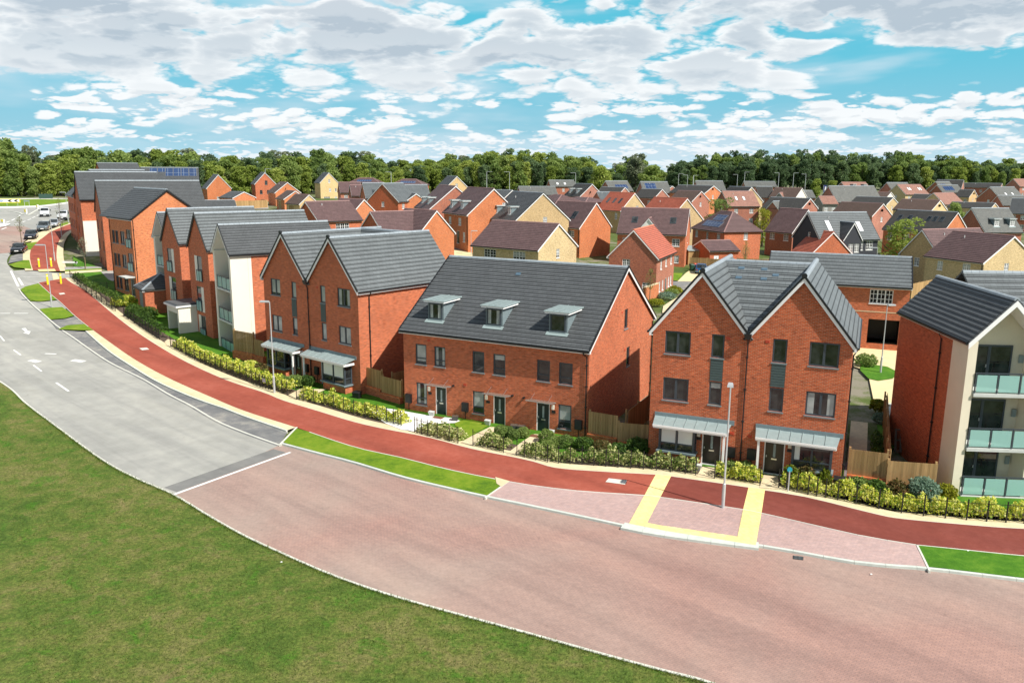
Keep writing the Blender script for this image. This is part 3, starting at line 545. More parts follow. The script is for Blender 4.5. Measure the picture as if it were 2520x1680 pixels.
FIT = {'R1': [-61.99, 127.19, 2.85, 1.02, 9.43, 10.04, 8.8, 12.63], 'R2': [-145.94, 294.38, 4.85, 0.71, 13.75, 10.0, 8.8, 12.68], 'R3': [-73.93, 164.46, 3.6, 0.36, 10.76, 10.05, 10.06, 12.34], 'R4': [-69.92, 188.17, 4.41, 0.47, 6.44, 5.92, 2.7, 4.21], 'H1': [-107.0, 284.88, 4.58, -1.06, 9.38, 7.73, 4.94, 9.22], 'H2': [-91.95, 290.89, 3.54, -1.13, 9.24, 6.79, 7.43, 11.04], 'H3': [-76.12, 256.85, 3.99, -1.07, 9.83, 7.45, 5.01, 7.91], 'H4': [-65.52, 228.47, 5.2, -0.96, 6.31, 6.24, 2.78, 4.81], 'H5': [-58.03, 211.03, 4.71, -0.76, 6.2, 5.54, 2.66, 4.8], 'H6': [-88.11, 247.54, 4.67, -0.55, 6.0, 8.45, 2.72, 4.38], 'H7': [-77.7, 324.33, 3.53, -1.09, 8.51, 6.93, 7.43, 11.0], 'H8': [-49.33, 236.43, 4.33, 0.3, 6.02, 8.58, 5.13, 7.85], 'H9': [-40.78, 209.28, 4.23, 0.29, 4.32, 8.6, 5.17, 7.68], 'H10': [-35.68, 200.5, 4.1, 0.34, 5.31, 8.69, 5.05, 8.48], 'H11': [-28.89, 190.53, 3.97, 0.33, 10.18, 8.71, 5.12, 8.39], 'H12': [-29.45, 196.72, 4.57, -1.25, 10.05, 8.77, 3.03, 5.96], 'H13': [-19.33, 163.75, 3.61, -1.19, 10.14, 10.13, 5.17, 9.27], 'H14': [-12.66, 151.2, 3.15, -1.1, 10.88, 9.82, 5.33, 9.57], 'H15': [-4.54, 145.3, 2.61, -1.06, 10.15, 10.59, 5.17, 9.55], 'H16': [-5.45, 110.99, 0.79, -0.66, 11.06, 8.83, 5.24, 8.23], 'H17': [5.29, 146.7, 1.51, -0.82, 9.04, 8.07, 5.0, 8.95], 'H18': [-32.85, 138.6, 2.19, 0.73, 8.46, 8.41, 5.16, 8.16], 'H18w': [-34.1, 149.08, 2.46, -0.63, 6.16, 7.6, 5.12, 8.11], 'H19': [-19.56, 123.34, 1.35, 0.59, 8.16, 8.55, 5.21, 8.1], 'H19w': [-19.91, 130.51, 1.26, -0.8, 7.95, 7.05, 5.06, 8.42], 'H20': [-24.17, 264.25, 3.36, -1.08, 7.43, 7.01, 7.46, 10.58], 'H21': [-69.62, 348.91, 4.92, -0.11, 13.57, 8.51, 5.34, 7.52], 'H21b': [-47.54, 320.63, 4.88, -0.17, 13.0, 8.51, 5.34, 7.45], 'H22': [-25.74, 184.88, 3.95, 1.08, 7.78, 8.51, 5.1, 8.84], 'H23': [-6.35, 214.26, 3.83, -0.51, 4.78, 8.02, 5.28, 7.01], 'H24': [2.21, 220.05, 4.26, 0.15, 9.83, 8.44, 5.33, 7.38], 'H25': [15.02, 327.14, 4.63, 0.17, 10.12, 8.46, 5.25, 7.6], 'H26': [14.4, 232.12, 4.05, -1.14, 8.93, 7.52, 5.1, 8.31], 'H27': [4.09, 190.0, 3.33, -1.05, 10.54, 8.21, 5.38, 7.19], 'H28': [9.67, 194.39, 3.41, -0.96, 11.53, 8.03, 5.53, 6.45], 'H29': [19.05, 186.27, 2.53, -0.95, 7.88, 7.7, 5.08, 8.62], 'H30': [25.01, 164.66, 1.84, -1.02, 9.26, 8.59, 5.11, 8.93], 'H31': [17.46, 136.29, 0.92, -0.3, 11.12, 8.04, 5.1, 8.85], 'H32': [18.35, 103.35, -0.11, 1.17, 10.55, 6.31, 5.34, 8.6], 'H33': [33.38, 151.92, 0.71, -1.26, 10.74, 7.3, 5.13, 8.17], 'H34': [32.19, 132.91, 0.49, 0.29, 5.32, 6.14, 2.82, 4.17], 'H35': [47.44, 153.58, 0.32, -0.98, 5.98, 7.86, 4.99, 8.87], 'H36': [50.9, 135.5, 0.13, 0.26, 11.35, 7.53, 5.04, 9.07], 'H37': [47.63, 138.49, 0.02, -1.31, 5.17, 7.57, 2.85, 6.27], 'H38': [24.26, 76.9, 0.48, -0.38, 12.3, 6.94, 5.48, 7.69], 'H39': [59.24, 112.76, -0.5, 0.35, 10.69, 7.0, 5.06, 8.52], 'H39w': [56.42, 111.11, -0.17, -1.23, 9.13, 9.01, 5.18, 8.26], 'H40': [89.85, 155.91, 0.1, 0.12, 7.68, 8.98, 5.06, 9.17], 'H41': [68.95, 152.45, 0.59, -0.92, 10.82, 9.34, 5.24, 8.51], 'H42': [120.0, 227.6, 1.4, -0.75, 10.53, 8.46, 5.46, 6.74], 'H43': [75.62, 195.34, 1.21, -0.97, 10.54, 7.66, 5.22, 7.8], 'H44': [61.55, 203.53, 2.12, -0.81, 10.21, 8.34, 5.29, 7.63], 'H45': [53.87, 205.68, 2.52, 0.15, 8.09, 9.09, 5.16, 8.56], 'H46': [55.97, 226.15, 3.23, -1.1, 8.37, 8.41, 5.12, 8.71], 'H47': [75.53, 253.37, 3.37, -0.08, 4.47, 8.45, 5.14, 8.13], 'H48': [77.9, 251.0, 3.41, -0.72, 8.15, 8.35, 5.24, 7.85], 'H49': [63.98, 285.04, 4.62, 0.07, 9.48, 8.38, 5.18, 8.17], 'H50': [95.72, 340.99, 4.78, -0.08, 12.55, 8.43, 5.33, 7.35], 'H51': [47.07, 248.11, 4.45, -0.79, 11.96, 9.23, 5.41, 7.43], 'H52': [42.56, 225.0, 3.12, -0.88, 7.8, 7.39, 5.2, 7.64], 'H53': [33.61, 229.36, 3.65, -0.67, 6.36, 8.29, 5.27, 7.42], 'H54': [40.24, 253.65, 4.38, 0.14, 8.51, 8.42, 5.16, 8.34], 'H55': [31.43, 263.74, 4.63, 0.36, 7.71, 8.64, 5.19, 8.12], 'H56': [25.41, 248.35, 4.29, -0.46, 7.05, 8.32, 5.37, 6.85], 'H57': [23.28, 217.56, 3.28, 0.18, 3.47, 8.25, 5.27, 7.1], 'H58': [53.76, 311.42, 3.62, -0.88, 4.53, 7.73, 5.11, 6.94], 'H60': [92.84, 262.15, 2.91, -0.03, 3.12, 7.96, 5.21, 7.29], 'H61': [85.15, 226.45, 2.22, 0.06, 4.17, 6.09, 5.34, 7.24], 'H62': [97.8, 260.88, 3.21, -0.72, 7.79, 8.38, 5.41, 6.85], 'H63': [91.4, 232.72, 2.8, 0.27, 15.1, 8.49, 5.1, 9.33], 'H64': [127.41, 316.04, 4.42, 0.12, 9.76, 8.69, 5.26, 7.95], 'H65': [142.86, 310.59, 3.85, 0.24, 8.87, 8.27, 5.14, 8.5], 'H66': [138.96, 292.72, 3.48, 0.34, 10.56, 8.6, 5.19, 8.41], 'H67': [107.75, 270.32, 3.14, -0.74, 5.32, 8.37, 5.38, 6.78], 'H67b': [111.42, 264.99, 2.99, -0.71, 7.9, 8.39, 5.39, 6.94], 'H68': [93.95, 229.78, 2.25, -0.78, 9.82, 8.61, 5.4, 7.1], 'H69': [95.87, 207.63, 1.64, -0.83, 9.1, 9.89, 5.36, 7.76], 'H70': [130.94, 250.4, 1.72, 0.6, 11.48, 7.35, 5.14, 8.25], 'H71': [127.95, 265.99, 2.37, -0.72, 4.9, 8.38, 5.36, 6.89], 'H72': [182.34, 351.25, 4.04, 0.4, 8.05, 8.02, 5.12, 8.42], 'H73': [168.57, 324.42, 3.53, 0.11, 8.54, 8.07, 5.21, 7.92], 'H74': [186.88, 366.91, 4.64, -0.62, 10.36, 8.63, 5.18, 8.49], 'H75': [201.67, 371.54, 4.58, -0.65, 14.55, 8.7, 5.43, 7.17], 'H76': [158.21, 295.74, 2.65, -0.82, 4.62, 8.49, 5.24, 7.6], 'H77': [166.55, 282.0, 2.38, 0.62, 17.84, 8.03, 5.13, 8.98], 'H78': [149.0, 250.56, 1.4, -0.11, 8.2, 8.58, 5.24, 7.95], 'H79': [133.99, 222.05, 0.62, -0.6, 4.22, 8.55, 5.06, 8.74], 'H80': [250.57, 409.6, 4.76, 0.26, 13.53, 8.8, 5.2, 8.74], 'H81': [312.1, 532.07, 4.62, -0.72, 9.84, 8.48, 5.24, 7.64]}
# ---------------------------------------------------------------- the front row
def canopy(par, u0, u1, zw, ze, proj, post=None, name='canopy'):
    m = MB(); m.hexa([(u0, -proj, ze), (u1, -proj, ze), (u1+.1, -.01, zw), (u0-.1, -.01, zw)], [(u0, -proj, ze+.05), (u1, -proj, ze+.05), (u1+.1, -.01, zw+.05), (u0-.1, -.01, zw+.05)])
    c = m.build(name, 'lead_pale', par)
    m = MB()
    n = 7
    for i in range(1, n):
        a = u0+(u1-u0)*i/n; m.hexa([(a-.015, -proj, ze+.05), (a+.015, -proj, ze+.05), (a+.015, -.02, zw+.05), (a-.015, -.02, zw+.05)], [(a-.012, -proj, ze+.085), (a+.012, -proj, ze+.085), (a+.012, -.02, zw+.085), (a-.012, -.02, zw+.085)])
    m.build('seam', 'lead_pale', c)
    m = MB(); m.box(u0-.12, u1+.25, -.035, -.003, zw+.0, zw+.26); m.build('flashing', 'lead', c)
    m = MB(); m.box(u0+.0, u1-.0, -proj-.03, -proj+.002, ze-.07, ze+.035); m.box(u0+.03, u1-.03, -proj+.003, -proj+.06, ze-.16, ze-.07); m.box(u0+.0, u0+.04, -proj+.06, -.01, ze-.16, ze-.003); m.box(u1-.04, u1, -proj+.06, -.01, ze-.16, ze-.003)
    m.build('fascia', 'white', c)
    if post:
        m = MB(); m.box(post-.055, post+.055, -proj+.06, -proj+.17, .0, ze-.16); m.build('post', 'white', c)
    return c
def bay(par, u0, u1, z0, z1, proj, cur=None, S=None):
    """box bay: brick plinth, deep grey sill, glazed on three sides"""
    b = MB(); b.box(u0+.02, u1-.02, -proj+.06, -.001, -.5, z0-.1); p = b.build('bay_plinth', 'brick_red', par)
    m = MB(); m.box(u0-.1, u1+.1, -proj-.12, -.003, z0-.1, z0); m.build('sill', 'lead', p)
    m = MB()
    for (x, y) in ((u0+.06, -proj+.06), (u1-.06, -proj+.06), (u0+.06, -.05), (u1-.06, -.05)): m.box(x-.06, x+.06, y-.06, y+.06, z0, z1)
    m.box(u0+.12, u1-.12, -proj+.01, -proj+.11, z1-.09, z1); m.box(u0+.12, u1-.12, -proj+.01, -proj+.11, z0, z0+.07)
    c = (u0+u1)/2; m.box(c-.05, c+.05, -proj+.005, -proj+.10, z0+.07, z1-.09); zt = z0+(z1-z0)*.32
    m.box(u0+.12, c-.05, -proj+.015, -proj+.10, zt-.035, zt+.035); m.box(c+.05, u1-.12, -proj+.015, -proj+.10, zt-.035, zt+.035)
    for x in (u0+.02, u1-.08): m.box(x, x+.06, -proj+.12, -.11, zt-.035, zt+.035); m.box(x, x+.06, -proj+.12, -.11, z1-.09, z1); m.box(x, x+.06, -proj+.12, -.11, z0, z0+.07)
    w = m.build('bay_window', 'anthracite', par)
    g = MB(); g.quad((u0+.12, -proj+.06, z0+.07), (u1-.12, -proj+.06, z0+.07), (u1-.12, -proj+.06, z1-.09), (u0+.12, -proj+.06, z1-.09))
    for x in (u0+.05, u1-.05): g.quad((x, -proj+.12, z0+.07), (x, -.11, z0+.07), (x, -.11, z1-.09), (x, -proj+.12, z1-.09))
    g.build('pane', 'glass', w)
    if cur:
        q = MB()
        for a, b_ in ((u0+.12, c-.05), (c+.05, u1-.12)):
            if cur == 'b': q.quad((a+.02, -proj+.055, zt+.04), (b_-.02, -proj+.055, zt+.04), (b_-.02, -proj+.055, z1-.1), (a+.02, -proj+.055, z1-.1))
        if cur == 'e': q.quad((u0+.14, -proj+.055, zt+.04), (u0+.40, -proj+.055, zt+.04), (u0+.40, -proj+.055, z1-.1), (u0+.14, -proj+.055, z1-.1))
        q.build('blind', 'curtain_blind', w)
m_, nt_, b_ = newmat('curtain_blind'); b_.inputs['Base Color'].default_value = (.66, .68, .66, 1); b_.inputs['Coat Weight'].default_value = .8; b_.inputs['Coat Roughness'].default_value = .05
def wall_light(par, S, u, z, d=0., mat='render_white', s=1.):
    m = MB(); sbox(m, S, u-.05*s, u+.05*s, z-.04, z+.04, d-.06, d-.002); a = m.build('wall_lamp', 'steel', par)
    m = MB(); sbox(m, S, u-.07*s, u+.07*s, z-.15*s, z+.13*s, d-.17, d-.062); m.build('lamp_shade', mat, a)
def meter(par, u, z0, z1, w=.46):
    m = MB(); m.box(u, u+w, -.17, -.003, z0, z1); b = m.build('meter_box', 'black', par)
    m = MB(); m.box(u+.03, u+w-.03, -.185, -.172, z0+.03, z1-.03); m.build('lid', 'plastic_dark', b)
    m = MB(); m.tube([(u+w/2, -.06, z0), (u+w/2, -.06, -.2)], .025, 6); m.build('conduit', 'black', b)
def vents(par, L, S):
    for (u, z) in L:
        m = MB(); sbox(m, S, u-.11, u+.11, z-.08, z+.08, -.012, .0); 
        for k in range(4): sbox(m, S, u-.10, u+.10, z-.07+k*.038, z-.05+k*.038, -.022, -.012)
        m.build('air_vent', 'orange_vent', par)
def plate(par, S, u, z, txt, w=.26, h=.17):
    m = MB(); sbox(m, S, u-w/2, u+w/2, z-h/2, z+h/2, -.02, -.002); p = m.build('number_plate', 'plastic_dark', par)
    return p
def twin(fit, label, F, rear, gl=None):
    """two-gabled pair of three-storey townhouses; F holds the measured features"""
    X, Y, z, rot, W, D, He, Hr = fit; rise = Hr-He; h = W/2
    e = empty('townhouse_pair', (X, Y, z), rot, label, 'townhouse')
    mb = MB(); S = Side('f', W, D)
    op = F['win']+F['doors']+F['panel']
    class TT:
        br = [h/2, h, 1.5*h]
        def __call__(s, u):
            t = (u % h)/h if u < W-1e-6 else 1.
            if abs(u-h) < 1e-6: t = 0
            return He+rise*(1-abs(2*t-1))-.01
    wall_face(mb, S, 0, W, -1.2, TT(), op)
    for sd in 'AB': wall_face(mb, Side(sd, W, D), 0, D, -1.2, Flat(He), [])
    mb.quad((0, D, -1), (W, D, -1), (W, D, He), (0, D, He))
    for i in (0, 1): mb.quad((i*h, D-.01, He), ((i+1)*h, D-.01, He), ((i+.5)*h, D-.01, Hr))
    mb.build('wall', 'brick_red', e)
    for i in (0, 1):
        r = roof(e, D, h, rise, F['rf'], He, loc=((i+1)*h, 0), rot=pi/2, O=.0 if i == 2 else .16, V=.16)
        # bargeboards on the street gable
        m = MB(); q = MB(); sl = rise/(h/2)
        for s in (-1, 1):
            xc = (i+.5)*h; xe = xc+s*(h/2+(.16 if (i == 0) == (s < 0) else -.0)); ze = He-(.16*sl if (i == 0) == (s < 0) else 0)
            m.hexa([(xe, -.20, ze-.16), (xc, -.20, Hr-.16), (xc, -.20, Hr+.07), (xe, -.20, ze+.07)], [(xe, -.165, ze-.16), (xc, -.165, Hr-.16), (xc, -.165, Hr+.07), (xe, -.165, ze+.07)])
            q.hexa([(xe, -.23, ze+.072), (xc, -.23, Hr+.072), (xc, -.23, Hr+.24), (xe, -.23, ze+.24)], [(xe, -.14, ze+.072), (xc, -.14, Hr+.072), (xc, -.14, Hr+.24), (xe, -.14, ze+.24)])
        b = m.build('bargeboard', 'white', e); q.build('verge_strip', 'black', b)
        m = MB(); m.tube([((i+.5)*h, -.26, Hr+.17), ((i+.5)*h, -.12, Hr+.17)], .14, 10); m.build('ridge_end_cap', 'black', b)
    y0, yr, y1 = F['cross']
    roof(e, h, y1-y0, rise, F['rf'], He, loc=(h/2, y0), O=0., V=0., yr=yr-y0, name='link_roof')
    for (u, d) in F.get('tvents', ()):
        sl = rise/(yr-y0); n = Vector((0, -sl, 1)).normalized(); p = Vector((u, y0+d, He+sl*d))
        m = MB(); a = Vector((.17, 0, 0)); b_ = Vector((0, 1, sl)).normalized()*.13
        m.hexa([p-a-b_+n*.1, p+a-b_+n*.1, p+a+b_+n*.1, p-a+b_+n*.1], [p-a-b_+n*.15, p+a-b_+n*.15, p+a+b_+n*.14, p-a+b_+n*.14]); m.build('roof_vent', 'vent_tile', e)
    for sd, x in (('f', 0), ('b', W)):                      # gutters along the two flanks
        m = MB(); xx = -.2 if x == 0 else W+.2; s = -1 if x == 0 else 1
        m.box(min(xx, xx-s*.03), max(xx, xx-s*.03), -.1, D+.1, He-.32, He-.08); m.box(min(0 if x == 0 else W, xx), max(0 if x == 0 else W, xx), -.1, D+.1, He-.34, He-.32)
        f = m.build('fascia', 'white', e)
        m = MB(); P = [(0, 0), (.02, -.08), (.07, -.1), (.12, -.07), (.13, 0)]; m.hexa([(xx+s*p, -.1, He-.12+q) for p, q in P], [(xx+s*p, D+.1, He-.12+q) for p, q in P]); m.build('gutter', 'black', f)
        pipe(e, [(xx+s*.06, F['side_pipe'], He-.25), (x+s*.06, F['side_pipe'], He-.6), (x+s*.06, F['side_pipe'], 0.)])
    pipe(e, [(h, -.22, He-.02), (h, -.06, He-.4), (h, -.06, 0.)]); m = MB(); m.hexa([(h-.14, -.32, He-.1), (h+.14, -.32, He-.1), (h+.14, -.08, He-.1), (h-.14, -.08, He-.1)], [(h-.2, -.36, He+.18), (h+.2, -.36, He+.18), (h+.2, -.08, He+.18), (h-.2, -.08, He+.18)]); m.build('rainwater_hopper', 'black', e)
    for i, w in enumerate(F['win']): window(e, S, *w, st='dk2' if w[2]-w[0] > 1. else 'dk1', cur=F['cur'].get(i))
    for p in F['panel']:
        m = MB(); n = 9
        sbox(m, S, p[0], p[2], p[1], p[3], .03, .09)
        for k in range(n):
            a = p[1]+(p[3]-p[1])*k/n; sbox(m, S, p[0]+.01, p[2]-.01, a+.012, a+(p[3]-p[1])/n-.006, -.02, .029)
        m.build('cladding_panel', 'cladding', e)
    for d in F['doors']: door(e, S, *d, mat='door_black')
    for c in F['can']: canopy(e, *c)
    for b in F['bay']: bay(e, *b)
    for q in F['meter']: meter(e, *q)
    for (u, z_) in F['light']: wall_light(e, S, u, z_, s=1.2)
    for (u, z_) in F['plate']: plate(e, S, u, z_, '')
    vents(e, F['vent'], S)
    return e
# pair on the right of the picture
E_FIT = (7.75, 43.85, 0, -.41, 10.16, 9.05, 7.43, 10.62)
twin(E_FIT, 'right-hand pair of red brick townhouses with twin pointed gables behind the tactile crossing', dict(
    win=[(.68, 6.12, 2.08, 7.39), (3.19, 6.13, 3.87, 7.41), (3.19, 3.52, 3.87, 4.80), (.68, 3.50, 2.09, 4.78), (8.13, 6.18, 9.57, 7.44), (6.33, 6.18, 7.05, 7.44), (6.33, 3.55, 7.05, 4.82), (8.15, 3.56, 9.60, 4.84)],
    panel=[(3.19, 4.84, 3.87, 6.09), (6.33, 4.86, 7.05, 6.14)], cur={2: ('n', .75), 7: ('s',)}, rf='slate_pale', cross=(.25, 6.6, 9.0), side_pipe=.35,
    tvents=[(3.7, 5.6), (5.0, 5.6), (5.7, 5.1), (2.9, 4.7), (3.7, 4.7), (5.1, 4.7)],
    doors=[(2.98, .13, 4.03, 1.98), (6.27, .13, 7.33, 1.99)], can=[(.42, 4.40, 2.50, 2.26, .92, 4.27), (5.88, 9.86, 2.52, 2.28, .92, 6.05)],
    bay=[(.70, 2.68, .78, 2.12, .58, 'b'), (7.70, 9.68, .80, 2.14, .58, 'e')], meter=[(4.34, .72, 1.30), (5.42, .76, 1.35)],
    light=[(2.80, 1.85), (7.56, 1.87)], plate=[(2.80, 1.52), (7.56, 1.52)], vent=[(4.05, 7.25), (6.05, 7.25), (4.55, 2.05), (5.5, 2.02)]), True)
D_FIT = (-19.61, 63.67, 0, -.70, 11.54, 9.52, 7.64, 11.02)
_c = lambda L: [(a*.975, b*.975+.396, c*.975, d*.975+.396) for a, b, c, d in L]
twin(D_FIT, 'left-hand pair of red brick townhouses with twin pointed gables beside the white apartment block', dict(
    win=_c([(.98, 6.02, 2.28, 7.33), (3.78, 6.02, 4.39, 7.31), (3.72, 3.12, 4.34, 4.50), (.94, 3.08, 2.27, 4.38), (9.48, 6.05, 10.93, 7.38), (7.42, 6.05, 8.04, 7.36), (7.42, 3.2, 8.03, 4.54), (9.50, 3.24, 10.9, 4.56)]),
    panel=_c([(3.73, 4.55, 4.38, 5.97), (7.40, 4.59, 8.03, 5.99)]), cur={0: ('n', .1), 1: ('n', 0.), 2: ('n', .3), 3: ('n', 0.), 4: ('s',), 5: ('n', 0.), 6: ('n', 0.), 7: ('n', 0.)}, rf='slate_pale', cross=(4.5, 7.6, 9.5), side_pipe=.95,
    doors=[(3.55, .03, 4.55, 1.95), (6.95, .03, 7.9, 1.95)], can=[(.6, 4.75, 2.58, 2.33, .92, 4.55), (5.75, 10.9, 2.58, 2.33, .95, 6.0)],
    bay=[(.85, 3.2, .72, 2.15, .6, None), (8.0, 10.6, .72, 2.15, .7, 'b')], meter=[(5.0, .75, 1.35), (6.3, .75, 1.35)],
    light=[(3.4, 1.9)], plate=[], vent=[(4.6, 7.2), (6.9, 7.4), (5.2, 2.3)]), False)
# terrace of three between them
T_FIT = (-7.2, 52.8, 0, -.47, 13.2, 12.4, 5.67, 9.75)
def terrace():
    X, Y, z, rot, W, D, He, Hr = T_FIT; rise = Hr-He; sl = rise/(D/2)
    e = empty('terraced_houses', (X, Y, z), rot, 'terrace of three red brick houses under one long dark roof with three dormers', 'terraced houses')
    up = [(.94, 3.33, 1.79, 4.68), (2.40, 3.33, 3.24, 4.66), (5.26, 3.30, 6.12, 4.66), (6.76, 3.30, 7.62, 4.64), (9.80, 3.28, 10.67, 4.60), (11.27, 3.26, 12.16, 4.60)]
    gr = [(.94, .56, 1.79, 2.07), (5.26, .56, 6.12, 2.05), (11.26, .46, 12.14, 1.99)]
    dr = [(2.45, .04, 3.30, 1.99), (6.77, .04, 7.64, 1.95), (9.80, .04, 10.70, 1.92)]
    sd = [(6.1, 5.75, 6.75, 7.05), (6.75, 3.1, 7.4, 4.4)]
    mb = MB(); S = Side('f', W, D); wall_face(mb, S, 0, W, -1.2, Flat(He), up+gr+dr); SB = Side('B', W, D)
    wall_face(mb, SB, 0, D, -1.2, Top(He, rise, D), sd); wall_face(mb, Side('A', W, D), 0, D, -1.2, Top(He, rise, D), []); wall_face(mb, Side('b', W, D), 0, W, -1.2, Flat(He), [])
    mb.build('wall', 'brick_red', e)
    roof(e, W, D, rise, 'slate', He, O=.3, V=.12)
    for q in 'AB': verge(e, W, D, He, rise, q)
    eave(e, W, D, He, sl, sides='fb')
    cc = [('n', .1), ('s',), None, ('n', .75), None, None]
    for w, c in zip(up, cc): window(e, S, *w, st='dk1t', cur=c)
    for w, c in zip(gr, [('s',), ('n', .3), ('n', .35)]): window(e, S, *w, st='dk1t', cur=c)
    for w in sd: window(e, SB, *w, st='dk1')
    for d in dr:
        door(e, S, *d)
        a, b, zt = d[0]-.38, d[2]+.38, d[3]+.12                   # thin glass canopy on a wire frame
        m = MB(); m.hexa([(a, -.75, zt+.12), (b, -.75, zt+.12), (b, -.01, zt), (a, -.01, zt)], [(a, -.75, zt+.135), (b, -.75, zt+.135), (b, -.01, zt+.015), (a, -.01, zt+.015)])
        c = m.build('door_canopy', 'glass_clear', e); m = MB()
        for x in (a-.01, b+.01): m.bar((x, -.76, zt+.12), (x, 0, zt-.02), .035)
        m.bar((a, -.77, zt+.12), (b, -.77, zt+.12), .04); m.bar((a, 0, zt), (b, 0, zt), .03)
        for x in (a+.25, b-.25): m.bar((x, -.6, zt+.14), (x, 0, zt+.42), .012)
        m.build('canopy_frame', 'steel', c)
    for u in (2.03, 6.33, 10.97): wall_light(e, S, u, 1.78)
    for u in (2.03, 6.40, 10.97): plate(e, S, u, 1.45, '')
    for u in (.14, 4.52, 12.42): meter(e, u, .6, 1.2)
    for u, z_ in ((3.85, 2.2), (8.15, 2.1), (8.95, 2.08)):
        m = MB(); m.tube([(u, -.14, z_), (u, 0, z_)], .07, 10); m.build('boiler_flue', 'black', e)
    vents(e, [(4.7, 2.35), (2.0, 5.0)], S); vents(e, [(5.6, 6.95), (6.4, 4.35)], SB)
    for (u0, u1) in ((1.52, 2.70), (5.84, 7.04), (10.24, 11.46)): dormer(e, He, sl, u0, u1, .72, 1.18, fr='dk1')
    for u in (6.0,):
        n = Vector((0, -sl, 1)).normalized(); p = Vector((u, 5.0, He+sl*5.0)); m = MB(); a = Vector((.17, 0, 0)); b_ = Vector((0, 1, sl)).normalized()*.13
        m.hexa([p-a-b_+n*.1, p+a-b_+n*.1, p+a+b_+n*.1, p-a+b_+n*.1], [p-a-b_+n*.15, p+a-b_+n*.15, p+a+b_+n*.14, p-a+b_+n*.14]); m.build('roof_vent', 'vent_tile', e)
    pipe(e, [(W-.25, -.38, He-.25), (W-.25, -.3, He-.38), (W-.12, -.07, He-.55), (W-.12, -.07, 0)])
    pipe(e, [(W+.07, D-.3, He-.3), (W+.07, D-.3, He-.6), (W+.07, D-.3, 0)])
    return e
terrace()
# ---------------------------------------------------------------- apartment blocks
def balcony(par, S, u0, u1, z, d0, d1, n=3, hgt=1.02, glassm='glass_frosted', slab=True, returns=True):
    """slab, posts, handrail and frosted panels; d0 is the outer edge"""
    w = None
    if slab: m = MB(); sbox(m, S, u0, u1, z-.16, z, d0-.02, d1); w = m.build('balcony_slab', 'concrete_slab', par)
    m = MB()
    for i in range(n+1):
        x = u0+.05+(u1-u0-.1)*i/n; sbox(m, S, x-.025, x+.025, z, z+hgt, d0+.03, d0+.08)
    sbox(m, S, u0, u1, z+hgt, z+hgt+.05, d0+.02, d0+.09)
    rl = m.build('balcony_rail', 'anthracite', par)
    m = MB()
    for i in range(n):
        a, b = u0+.05+(u1-u0-.1)*i/n+.06, u0+.05+(u1-u0-.1)*(i+1)/n-.06; sbox(m, S, a, b, z+.08, z+hgt-.06, d0+.045, d0+.06)
    m.build('glass_panel', glassm, rl)
    return rl
def french(par, S, u0, z0, u1, z1, d=.0, n=2):
    m = MB(); fw = .08
    for a, b, c, e in ((u0, u1, z0, z0+fw), (u0, u1, z1-fw, z1), (u0, u0+fw, z0+fw, z1-fw), (u1-fw, u1, z0+fw, z1-fw)): sbox(m, S, a, b, c, e, d-.03, d+.05)
    for i in range(1, n):
        x = u0+(u1-u0)*i/n; sbox(m, S, x-.07, x+.07, z0+fw, z1-fw, d-.035, d+.045)
    w = m.build('glazed_door', 'anthracite', par); p = MB(); p.quad(*[S(a, b, d-.005) for a, b in ((u0+fw, z0+fw), (u1-fw, z0+fw), (u1-fw, z1-fw), (u0+fw, z1-fw))]); p.build('pane', 'glass', w)
    m = MB(); sbox(m, S, u0+(u1-u0)/n+.09, u0+(u1-u0)/n+.13, z0+1.0, z0+1.15, d-.09, d-.035); m.build('handle', 'steel', w)
def gable_block(e, loc, rot, L, w, He, Hr, wallm, wins=(), side_wins=(), rf='slate', front=True, barg='white', O=.12, walls='AfBb'):
    """wing whose gable (its local A end) faces the street; its own holder keeps it at any angle"""
    mb = MB(); rise = Hr-He; c, s = cos(rot), sin(rot)
    def tr(p): return (loc[0]+p[0]*c-p[1]*s, loc[1]+p[0]*s+p[1]*c, p[2])
    for sd in walls:
        S = Side(sd, L, w); wall_face(mb, S, 0, w if sd in 'AB' else L, -1.5, Top(He, rise, w) if sd in 'AB' else Flat(He), [x[1:5] for x in wins if x[0] == sd])
    mb.build('wall', wallm, e, (loc[0], loc[1], 0), rot)
    return tr
def holder_block(par, loc, rot):
    """plain shift so that every part of a wing is meshed in the wing's own frame"""
    return dict(loc=(loc[0], loc[1], loc[2]), rot=rot)
class Wing:
    """collects the meshes of a wing and hangs them on the building with the wing's own offset and angle"""
    def __init__(s, par, x, y, rot, L, w, He, Hr): s.par, s.x, s.y, s.rot, s.L, s.w, s.He, s.Hr = par, x, y, rot, L, w, He, Hr; s.before = None
    def __enter__(s): s.before = set(bpy.data.objects); return s
    def __exit__(s, *a):
        for o in set(bpy.data.objects)-s.before:
            if o.parent == s.par:
                l = o.location.copy(); c, n = cos(s.rot), sin(s.rot)
                o.location = (s.x+l.x*c-l.y*n, s.y+l.x*n+l.y*c, l.z); o.rotation_euler[2] += s.rot
def juliet(par, S, u0, u1, z0, z1, side):
    """tall glazed opening, a pale side panel and a frosted guard in front of it"""
    w = u1-u0; pw = w*.34
    a, b = (u0, u1-pw) if side == 'l' else (u0+pw, u1)
    french(par, S, a, z0, b, z1, d=.06, n=1 if b-a < 1.2 else 2)
    m = MB(); pa, pb = (u1-pw, u1) if side == 'l' else (u0, u0+pw); sbox(m, S, pa, pb, z0, z1, -.01, .10); m.build('pale_panel', 'white_panel', par)
    balcony(par, S, a-.08, b+.08, z0, -.16, 0, n=2, hgt=1.05, slab=False)
